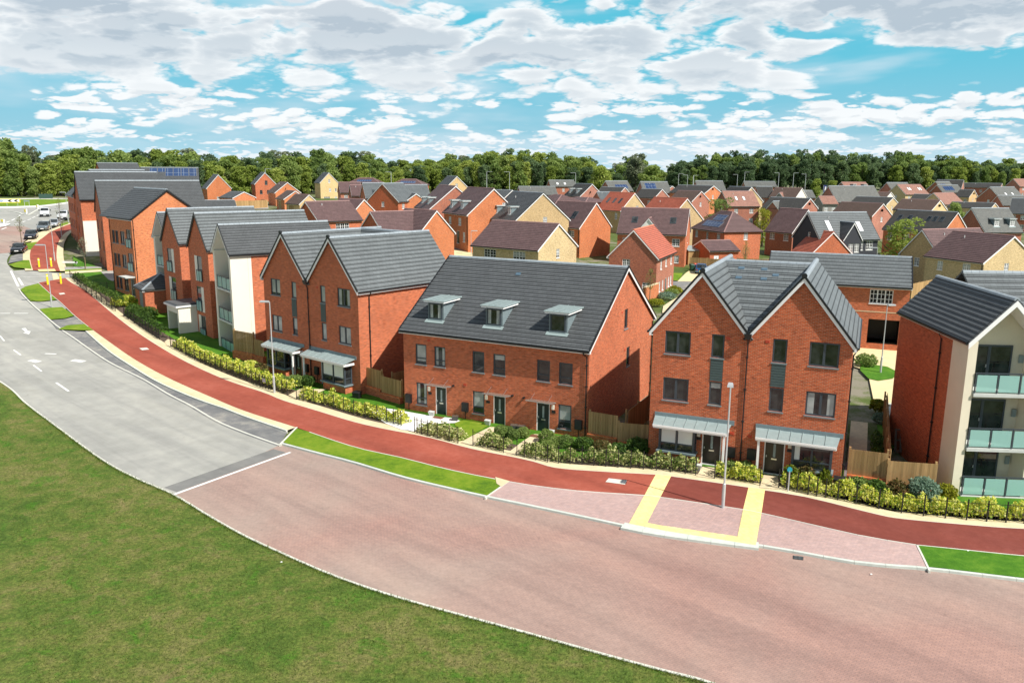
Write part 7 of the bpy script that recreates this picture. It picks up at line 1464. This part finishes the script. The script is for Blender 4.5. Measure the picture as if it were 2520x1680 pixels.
def car(p, ang, paint, label, L=4.4, Wd=1.8, h=1.46, kind='hatch', name='parked_car', cat='car', base=0., group='vehicles on the road at the left'):
    e = empty(name, (p.x, p.y, zg(p.x, p.y)+base), ang, label, cat, group); w = Wd/2; zs = .28
    if kind == 'van':
        belt, prof = 1.15, None
        st = [(L/2, .82, .55, 1.02), (L/2-.15, .95, .30, 1.12), (L/2-.9, 1., .28, 1.28), (L/2-1.0, 1., .28, 1.32), (-L/2+.1, 1., .3, 1.32), (-L/2, .97, .35, 1.3)]
        cab = [(L/2-.95, .92, 1.3, 1.32), (L/2-1.75, .88, 1.3, h-.08), (L/2-2.0, .87, 1.3, h), (-L/2+.15, .87, 1.3, h), (-L/2, .86, 1.3, h-.1)]
    else:
        zb = .92 if h < 1.6 else 1.05
        st = [(L/2, .74, .42, zb-.30), (L/2-.12, .90, .24, zb-.20), (L/2-.5, .98, .22, zb-.10), (L/2-1.25, 1., .22, zb), (-L/2+.45, 1., .24, zb+.04), (-L/2+.1, .93, .28, zb+.0), (-L/2, .84, .40, zb-.12)]
        cab = [(L/2-1.15, .86, zb-.02, zb+.0), (L/2-1.95, .78, zb-.02, h-.04), (L/2-2.4, .76, zb-.02, h), (-L/2+1.0, .75, zb-.02, h-.03), (-L/2+.25, .80, zb-.02, zb+.04)]
    body = loft('body', [(x, [(w*k_*.88, z0), (w*k_, z0+.12), (w*k_, (z0+z1)/2+.05), (w*k_*.96, z1-.06), (w*k_*.86, z1)]) for x, k_, z0, z1 in st], paint, e)
    g = loft('cabin', [(x, [(w*k_*1.02, z0), (w*k_*.99, z0+(z1-z0)*.5), (w*k_*.90, z1-.03), (w*k_*.8, z1)]) for x, k_, z0, z1 in cab], paint if kind == 'van' else 'glass', e)
    if kind == 'van':
        m = MB(); a, b = cab[0], cab[1]; f_ = lambda t, y, o: (a[0]+(b[0]-a[0])*t+o, y, a[3]+(b[3]-a[3])*t+o*.9)
        m.quad(f_(.08, -w*.80, .03), f_(.08, w*.80, .03), f_(.9, w*.70, .03), f_(.9, -w*.70, .03)); m.build('windscreen', 'glass', g)
        for s in (-1, 1): m = MB(); m.quad((L/2-1.2, s*w*.925, 1.34), (L/2-2.2, s*w*.915, 1.34), (L/2-2.2, s*w*.87, h-.3), (L/2-1.75, s*w*.87, h-.3)); m.build('side_window', 'glass', g)
    else:
        rf = [(L/2-2.0, .72, h-.055, h+.005), (L/2-2.4, .73, h-.02, h+.025), (-L/2+1.05, .72, h-.05, h-.0)]
        loft('roof_panel', [(x, [(w*k_*.98, z0), (w*k_*.9, z1), (w*k_*.5, z1+.01)]) for x, k_, z0, z1 in rf], paint, e)
        m = MB()
        for s in (-1, 1): m.bar((L/2-1.18, s*w*.86, zb), (L/2-1.98, s*w*.78, h-.03), .05); m.bar((-L/2+.28, s*w*.82, zb+.04), (-L/2+1.0, s*w*.76, h-.05), .08); m.bar((-.1, s*w*.885, zb), (-.2, s*w*.76, h-.03), .06)
        m.build('pillars', paint, e)
    for sx in (L/2-.85, -L/2+.8):
        for s in (-1, 1):
            m = MB(); m.tube([(sx, s*(w-.2), .33), (sx, s*(w+.005), .33)], .33, 18); t = m.build('wheel', 'tyre', e); m = MB(); m.tube([(sx, s*(w), .33), (sx, s*(w+.015), .33)], .21, 14); m.build('rim', 'steel', t)
    zf = st[1][3]
    for s in (-1, 1):
        m = MB(); m.hexa([(L/2-.03, s*w*.42, zf-.22), (L/2-.16, s*w*.84, zf-.2), (L/2-.36, s*w*.86, zf-.18), (L/2-.3, s*w*.4, zf-.2)], [(L/2-.1, s*w*.42, zf-.06), (L/2-.2, s*w*.82, zf-.04), (L/2-.42, s*w*.88, zf+.0), (L/2-.35, s*w*.4, zf-.02)]); m.build('headlight', 'headlamp', e)
        m = MB(); m.box(-L/2-.012, -L/2+.15, min(s*w*.55, s*w*.8), max(s*w*.55, s*w*.8), zf-.12, zf+.06); m.build('tail_light', 'tail_lamp', e)
        m = MB(); y = s*(w+.1); m.box(L/2-1.55, L/2-1.4, y-.09, y+.09, (1.25 if kind == 'van' else zb)+.0, (1.5 if kind == 'van' else zb)+.14); m.build('mirror', paint if kind != 'van' else 'plastic_dark', e)
    m = MB(); m.box(L/2-.02, L/2+.02, -w*.5, w*.5, .30, .5); m.build('grille', 'plastic_dark', e)
    if kind == 'van': m = MB(); m.box(L/2-.12, L/2+.04, -w*.93, w*.93, .28, .62); m.build('bumper', 'plastic_dark', e)
    m = MB(); m.box(L/2+.045, L/2+.055, -.26, .26, .38, .50); m.build('number_plate', 'white', e); m = MB(); m.box(-L/2-.03, -L/2-.02, -.26, .26, .45, .57); m.build('number_plate', 'bright_yellow', e)
def heading(a, b): a, b = at(a), at(b); return atan2(b.y-a.y, b.x-a.x)
hA = heading((95.7, 592), (60, 640)); 
car(at(pz('a5', 870, 1420)), heading((107, 578), (72, 606))+.05, 'paint_navy', 'dark navy car parked third from the roundabout, second nearest the camera', L=4.6)
car(at(pz('z1', 250, 1262)), heading((60, 600), (40, 640))-.1, 'paint_black', 'black car parked nearest the camera on the dark bay', L=4.3, h=1.42)
car(at(pz('a5', 1225, 1195)), heading((126, 552), (92, 571)), 'paint_grey', 'grey sports utility car parked in the middle of the row', L=4.6, Wd=1.9, h=1.66, kind='suv')
car(at(pz('a5', 1500, 1095)), heading((150, 545), (120, 556)), 'paint_silver', 'small silver car parked behind the grey one', L=4.0, h=1.45)
car(at(pz('a5', 1260, 815)), heading((130, 525), (105, 545)), 'paint_white', 'white panel van driving away from the roundabout in the open lane', L=5.2, Wd=2.0, h=2.0, kind='van', name='panel_van', cat='van')
car(at(pz('a5', 1770, 895)), heading((168, 535), (150, 552))-.1, 'paint_white', 'white van with a black bumper stopped beside the end apartment building', L=5.0, Wd=1.95, h=1.95, kind='van', name='panel_van', cat='van')
car(at(pz('a7', 1140, 630)), 1.35, 'paint_blue', 'blue car parked on the drive behind the right-hand townhouses', group=None)
def litter():
    for i, (q, lb) in enumerate([((690, 1385), 'scrap of white paper on the lawn beside the kerb'), ((2142, 1415), 'tiny pale leaf on the block paved road'), ((2380, 1361), 'white daisy-like speck on the right verge')]):
        p = at(q); m = MB(); m.hexa([(0, 0, 0), (.08, .01, 0), (.07, .06, 0), (.01, .05, 0)], [(0, 0, .02), (.08, .01, .03), (.07, .06, .02), (.02, .05, .03)]); tag(m.build('litter', 'white', None, (p.x, p.y, .1 if i == 2 else .03)), lb, 'litter')
litter()

# ---------------------------------------------------------------- trees
def crown_mesh(seed, rad, h, n, size, mat, lobes=16, low=.18):
    rr = random.Random(seed); mb = MB(); L = []
    for i in range(lobes):
        a = rr.random()*2*pi; t = rr.random(); z = h*(low+.74*t); rm = rad*(sin(pi*min(1, .22+.72*t))**.6)*.72; d = rm*rr.uniform(.25, 1.)
        L.append((Vector((d*cos(a), d*sin(a), z)), rad*rr.uniform(.20, .46)))
    L.append((Vector((0, 0, h*.86)), rad*.36)); L.append((Vector((0, 0, h*.5)), rad*.6))
    for _ in range(5): a = rr.random()*6.28; L.append((Vector((cos(a)*rad*.45, sin(a)*rad*.45, h*rr.uniform(.72, .93))), rad*rr.uniform(.16, .3)))
    tot = sum(r*r for _, r in L)
    for c, r in L:
        for k in range(int(n*r*r/tot)):
            v = Vector((rr.gauss(0, 1), rr.gauss(0, 1), rr.gauss(0, 1)+.25)).normalized(); q = r*(1-abs(rr.gauss(0, .16))); q *= 1+.25*noise.noise(v*2.5+c)
            leaf(mb, c+Vector((v.x*q, v.y*q, v.z*q*.85)), size*rr.uniform(.6, 1.3), rr)
    me = bpy.data.meshes.new('crown'); me.from_pydata(mb.v, [], mb.f); me.materials.append(M[mat]); return me
def trunk_mesh(seed, h, r):
    rr = random.Random(seed); mb = MB(); mb.tube([(0, 0, -.5), (0, 0, h*.2), (rr.uniform(-.2, .2), .1, h*.45), (0, .2, h*.75)], [r, r*.8, r*.55, r*.2], 8)
    for i in range(6):
        a = rr.random()*2*pi; z = h*rr.uniform(.25, .55); l = h*rr.uniform(.18, .3); mb.tube([(0, 0, z), (cos(a)*l*.6, sin(a)*l*.6, z+l*.4), (cos(a)*l, sin(a)*l, z+l*.9)], [r*.4, r*.25, r*.08], 6)
    me = bpy.data.meshes.new('trunk'); me.from_pydata(mb.v, [], mb.f); me.materials.append(M['bark']); return me
PROTO = {}
def tree(p, h, rad, mat, label, var=0, group=None, name='broadleaf_tree', n=2600, size=None, base=0., sc=1.):
    key = (mat, var, n)
    if key not in PROTO: PROTO[key] = (crown_mesh(hash(str(key)) % 9999+var*17, 5., 16., n, size or .52, mat, lobes=22+var*3, low=.10), trunk_mesh(var+3, 16., .35))
    cm, tm = PROTO[key]; e = empty(name, (p.x, p.y, zg(p.x, p.y)+base), R.random()*6.28, label, 'tree', group); s = (rad/5., rad/5., h/16.)
    for nm, me in (('crown', cm), ('trunk', tm)):
        o = bpy.data.objects.new(nm, me); COL.objects.link(o); o.parent = e; o.scale = s
    return e
def lerp_tab(T, x):
    for (a, u), (b, v) in zip(T, T[1:]):
        if x <= b: return u+(v-u)*(x-a)/(b-a)
    return T[-1][1]
DEP = [(-200, 305), (0, 310), (160, 322), (500, 335), (700, 355), (900, 395), (1100, 430), (1400, 430), (1520, 450), (1640, 540), (2100, 545), (2700, 540)]
TOP = [(-200, 350), (0, 345), (64, 360), (100, 382), (140, 374), (215, 367), (280, 366), (350, 371), (450, 369), (540, 376), (600, 386), (700, 377), (815, 378), (900, 376), (950, 402), (1015, 395), (1070, 390), (1190, 376), (1300, 377), (1380, 386), (1445, 389), (1500, 412), (1560, 384), (1600, 404), (1628, 424), (1640, 408), (1700, 388), (1870, 375), (1980, 373), (2090, 377), (2200, 381), (2360, 392), (2440, 400), (2480, 396), (2700, 402)]
def wood():
    for row in range(4):
        x = -130+row*17
        while x < 2650:
            d = lerp_tab(DEP, x)+row*11+R.uniform(-4, 4); xx = x+R.uniform(-8, 8); p = at_depth(xx, d); top = lerp_tab(TOP, xx)
            if 1612 < xx < 1640 and row < 3: x += 30; continue
            H_ = hgt(p, (xx, top)); k_ = (.78, .93, 1.02, 1.07)[row]*R.uniform(.86, 1.08); h = max(7, H_*k_)
            if xx < 1615:
                mt = R.choice(['leaf_bright', 'leaf_mid', 'leaf_mid', 'leaf_bright', 'leaf_dark'] if row < 3 else ['leaf_mid', 'leaf_dark', 'leaf_mid', 'leaf_grey']); g = 'left'
            elif xx < 2180: mt = R.choice(['leaf_dark', 'leaf_dark', 'leaf_dark', 'leaf_mid']); g = 'middle'
            else: mt = R.choice(['leaf_mid', 'leaf_mid', 'leaf_bright', 'leaf_dark']); g = 'right'
            if xx < 620: sec = 'behind the left-hand apartment roofs'
            elif xx < 1615: sec = 'behind the middle houses'
            elif xx < 2180: sec = 'in the dark wood'
            else: sec = 'behind the houses at the right edge'
            col = {'leaf_bright': 'bright green', 'leaf_mid': 'mid green', 'leaf_dark': 'dark green', 'leaf_grey': 'grey-green'}[mt]
            rad = R.uniform(4.6, 6.4)*(1.12 if row else 1.)*min(1.15, max(.8, h/17)); tree(p, h, rad, mt, f'{col} broadleaf tree {sec}', var=R.randrange(3), group=f'{col} trees {sec}', n=4600, size=.42)
            x += rad*2*F/d*R.uniform(.50, .64)
wood()
tree(at_depth(1478, 335), hgt(at_depth(1478, 335), (1478, 405)), 5.6, 'leaf_bright', 'bright yellow-green round tree standing before the central trees', var=1, n=4600, size=.42)
tree(at_depth(1562, 372), hgt(at_depth(1562, 372), (1562, 374)), 6.5, 'leaf_grey', 'tall grey-green tree rising above the others in the centre', var=2, n=4600, size=.42)
tree(at_depth(1600, 360), hgt(at_depth(1600, 360), (1600, 404)), 6., 'leaf_mid', 'wide mid green tree just left of the gap in the wood', var=1, n=4600, size=.42)
tree(at_depth(80, 340), hgt(at_depth(80, 340), (80, 356)), 5., 'leaf_grey', 'thin grey-green tree above the left wood', var=1, n=4600, size=.42)
tree(at_depth(1774, 176), hgt(at_depth(1774, 176), (1774, 486)), 3.7, 'leaf_mid', 'round green tree behind the solar panelled roof', var=0, n=4200, size=.26, name='estate_tree')
tree(at_depth(1882, 166), hgt(at_depth(1882, 166), (1890, 508)), 2.9, 'leaf_yellow', 'loose yellow-green tree beside the dark red brick house', var=2, n=3000, size=.26, name='estate_tree')
tree(at_depth(2232, 122), hgt(at_depth(2232, 122), (2232, 533)), 4.1, 'leaf_bright', 'bushy bright green tree between the dark rendered and buff brick houses', var=1, n=4200, size=.26, name='estate_tree')
tree(at_depth(2195, 119), 3.6, 3.4, 'leaf_dark', 'dark low bushy tree beside the dark rendered house', var=0, n=4200, size=.26, name='estate_tree')
tree(at_depth(2005, 330), 9, 3.0, 'leaf_bright', 'pointed bright green young tree left of the blue flag', var=0, n=4600, size=.42)
tree(at_depth(2046, 330), 8.5, 2.6, 'leaf_bright', 'second pointed young tree right of the blue flag', var=1, n=4600, size=.42)
tree(at_depth(2356, 190), 9, 2.2, 'leaf_mid', 'slim green tree beside the blue solar panels', var=1, n=4600, size=.42)
tree(at_depth(2249, 150), 7.5, 1.5, 'leaf_mid', 'slim tree before the mottled brown roof', var=0, n=3000, size=.26, name='estate_tree')
def sapling(q, t, lb, mat='leaf_mid', n=420, w=1.0):
    p = at(q, .1); h = hgt(p, t); e = empty('sapling', (p.x, p.y, zg(p.x, p.y)+.05), R.random()*6, lb, 'young tree'); m = MB(); m.tube([(0, 0, 0), (.03, 0, h*.5), (0, .04, h*.97)], [.05, .035, .012], 6)
    for i in range(16):
        a = R.random()*6.28; z = h*R.uniform(.42, .9); l = w*R.uniform(.3, .7); m.tube([(0, 0, z), (cos(a)*l*.5, sin(a)*l*.5, z+l*.7), (cos(a)*l*.8, sin(a)*l*.8, z+l*1.3)], [.018, .012, .005], 4)
    m.build('trunk', 'bark', e); m = MB()
    for i in range(n):
        a = R.random()*6.28; t_ = R.random(); r = w*(.15+.6*sin(pi*t_))*R.random()**.5; leaf(m, Vector((cos(a)*r, sin(a)*r, h*(.42+.6*t_))), .055)
    m.build('crown', mat, e); m = MB(); m.tube([(.28, 0, 0), (.28, 0, h*.4)], .035, 6); m.build('stake', 'stake', e)
sapling(pz('z1', 277, 1140), pz('z1', 255, 800), 'thin sapling on the verge beside the parked cars', 'leaf_yellow')
sapling(pz('z1', 795, 1020), pz('z1', 758, 580), 'taller sapling near the white van', 'leaf_yellow'); sapling(pz('z1', 1095, 1475), pz('z1', 1080, 1080), 'sapling in front of the white rendered corner', 'leaf_grey')
sapling(pz('a7', 1880, 590), pz('a7', 1900, 110), 'staked sapling in front of the small brick garage', 'leaf_mid'); sapling(pz('a7', 265, 1150), pz('a7', 300, 580), 'thin sapling against the orange roofed house gable', 'leaf_mid')
sapling(pz('h5', 690, 1370), pz('h5', 700, 1080), 'second staked sapling beside the timber fence', 'leaf_mid', n=250)
# ---------------------------------------------------------------- light and sky
AZ, EL = radians(-40), radians(48)
sd = bpy.data.lights.new('sun', 'SUN'); sd.energy = 5.; sd.angle = radians(.53); sd.color = (1., .95, .87)
so = bpy.data.objects.new('sun', sd); COL.objects.link(so)
dv = Vector((cos(EL)*cos(AZ), cos(EL)*sin(AZ), sin(EL))); so.rotation_euler = dv.to_track_quat('Z', 'Y').to_euler(); so.location = dv*300
w = bpy.data.worlds.new('World'); scene.world = w; w.use_nodes = True; nt = w.node_tree; nt.nodes.clear()
out = nd(nt, 'ShaderNodeOutputWorld'); bg = nd(nt, 'ShaderNodeBackground'); lk(nt, bg.outputs[0], out.inputs[0])
sky = nd(nt, 'ShaderNodeTexSky'); sky.sky_type = 'NISHITA'; sky.sun_disc = False; sky.sun_elevation = EL; sky.sun_rotation = radians(90)-AZ; sky.air_density = 1.; sky.dust_density = .3; sky.ozone_density = 2.; sky.altitude = 100
bg.inputs['Strength'].default_value = .1
tc = nd(nt, 'ShaderNodeTexCoord'); sp = nd(nt, 'ShaderNodeSeparateXYZ'); lk(nt, tc.outputs['Generated'], sp.inputs[0])
z_ = mth(nt, 'MAXIMUM', sp.outputs[2], 0.); az_ = mth(nt, 'ARCTAN2', sp.outputs[0], sp.outputs[1])
def sstep(v, a, b):
    n = nd(nt, 'ShaderNodeMapRange'); n.interpolation_type = 'SMOOTHSTEP'; n.inputs['From Min'].default_value = a; n.inputs['From Max'].default_value = b; lk(nt, v, n.inputs['Value']); return n.outputs[0]
up_ = sstep(z_, .20, .42)                                   # deep blue overhead
SKYC = mixc(nt, mth(nt, 'MULTIPLY', mth(nt, 'SUBTRACT', 1., up_), .8), mixc(nt, 1., sky.outputs[0], (.36, .5, .6), 'MULTIPLY'), mixc(nt, sstep(z_, .0, .16), (3.6, 6.7, 8.3), (1.2, 6.4, 8.2)))
def fb(dz, sx, sz, seed, det, kb=.20):
    """low noise for the body of the cloud, inverted ridges for its cauliflower billows"""
    cb = nd(nt, 'ShaderNodeCombineXYZ'); lk(nt, mth(nt, 'MULTIPLY', az_, sx), cb.inputs[0]); lk(nt, mth(nt, 'MULTIPLY', mth(nt, 'ADD', z_, dz), sz), cb.inputs[1]); cb.inputs[2].default_value = seed
    n = noise_(nt, cb.outputs[0], 1., 2.5, .45, .15)
    m = noise_(nt, cb.outputs[0], 2.4, det, .52, .1); m.noise_type = 'RIDGED_MULTIFRACTAL'; m.normalize = True; m.inputs['Lacunarity'].default_value = 2.2; m.inputs['Offset'].default_value = 1.; m.inputs['Gain'].default_value = 1.6
    return mth(nt, 'SUBTRACT', mth(nt, 'ADD', n.outputs[0], .09), mth(nt, 'MULTIPLY', m.outputs[0], kb))
def dens(k):
    """three ranks of cumulus: small and close packed near the horizon, broad ones overhead"""
    hi = fb(.010*k, 4.6, 13., 4.3, 5.); md = fb(.006*k, 12., 40., 7.7, 4.); lo = fb(.004*k, 24., 95., 2.1, 3.)
    a = mixc(nt, sstep(z_, .022, .05), lo, md); return mixc(nt, sstep(z_, .07, .105), a, hi)
d0 = dens(0.); d1 = dens(1.)
thr = mth(nt, 'SUBTRACT', mth(nt, 'ADD', .365, mth(nt, 'MULTIPLY', up_, .2)), mth(nt, 'MULTIPLY', sstep(z_, .09, .17), .12))
dd = mth(nt, 'SUBTRACT', d0, thr)
cov = sstep(dd, -.05, .07)
thick = sstep(dd, .04, .22)
lit = sstep(mth(nt, 'SUBTRACT', d0, d1), -.12, .08)         # thins upwards: sunlit top; thickens upwards: grey base
high = sstep(z_, .05, .16)
shade = mth(nt, 'MULTIPLY', mth(nt, 'SUBTRACT', 1., lit), mth(nt, 'ADD', .34, mth(nt, 'MULTIPLY', high, .16)))
shade = mth(nt, 'MINIMUM', mth(nt, 'ADD', shade, mth(nt, 'MULTIPLY', mth(nt, 'MULTIPLY', thick, high), .75)), 1.)
ccol = mixc(nt, shade, (9.6, 9.8, 9.9), (4.8, 5.6, 6.4))
ccol = mixc(nt, mth(nt, 'MULTIPLY', sstep(z_, .05, .0), .5), ccol, (6.6, 8.0, 8.9))
SKYC = mixc(nt, mth(nt, 'MULTIPLY', sstep(z_, .05, .0), .6), SKYC, (5.2, 7.9, 9.2))
veil = noise_(nt, None, 1., 4., .55, .2); vc_ = nd(nt, 'ShaderNodeCombineXYZ'); lk(nt, mth(nt, 'MULTIPLY', az_, 3.3), vc_.inputs[0]); lk(nt, mth(nt, 'MULTIPLY', z_, 15.), vc_.inputs[1]); vc_.inputs[2].default_value = 11.; lk(nt, vc_.outputs[0], veil.inputs['Vector'])
SKYC = mixc(nt, mth(nt, 'MULTIPLY', sstep(veil.outputs[0], .44, .66), .75), SKYC, (6.4, 7.8, 8.7))
lk(nt, mixc(nt, mth(nt, 'MULTIPLY', cov, .95), SKYC, ccol), bg.inputs[0])
bg.inputs['Strength'].default_value = .075
w.cycles.sampling_method = 'AUTOMATIC' if hasattr(w, 'cycles') else None
vs = scene.view_settings; vs.view_transform = 'Standard'; vs.look = 'None'; vs.gamma = 1; vs.exposure = .46
scene.render.engine = 'CYCLES'; scene.render.resolution_x = 1024; scene.render.resolution_y = 682
scene.cycles.max_bounces = 5; scene.cycles.diffuse_bounces = 3; scene.cycles.glossy_bounces = 3; scene.cycles.transparent_max_bounces = 8
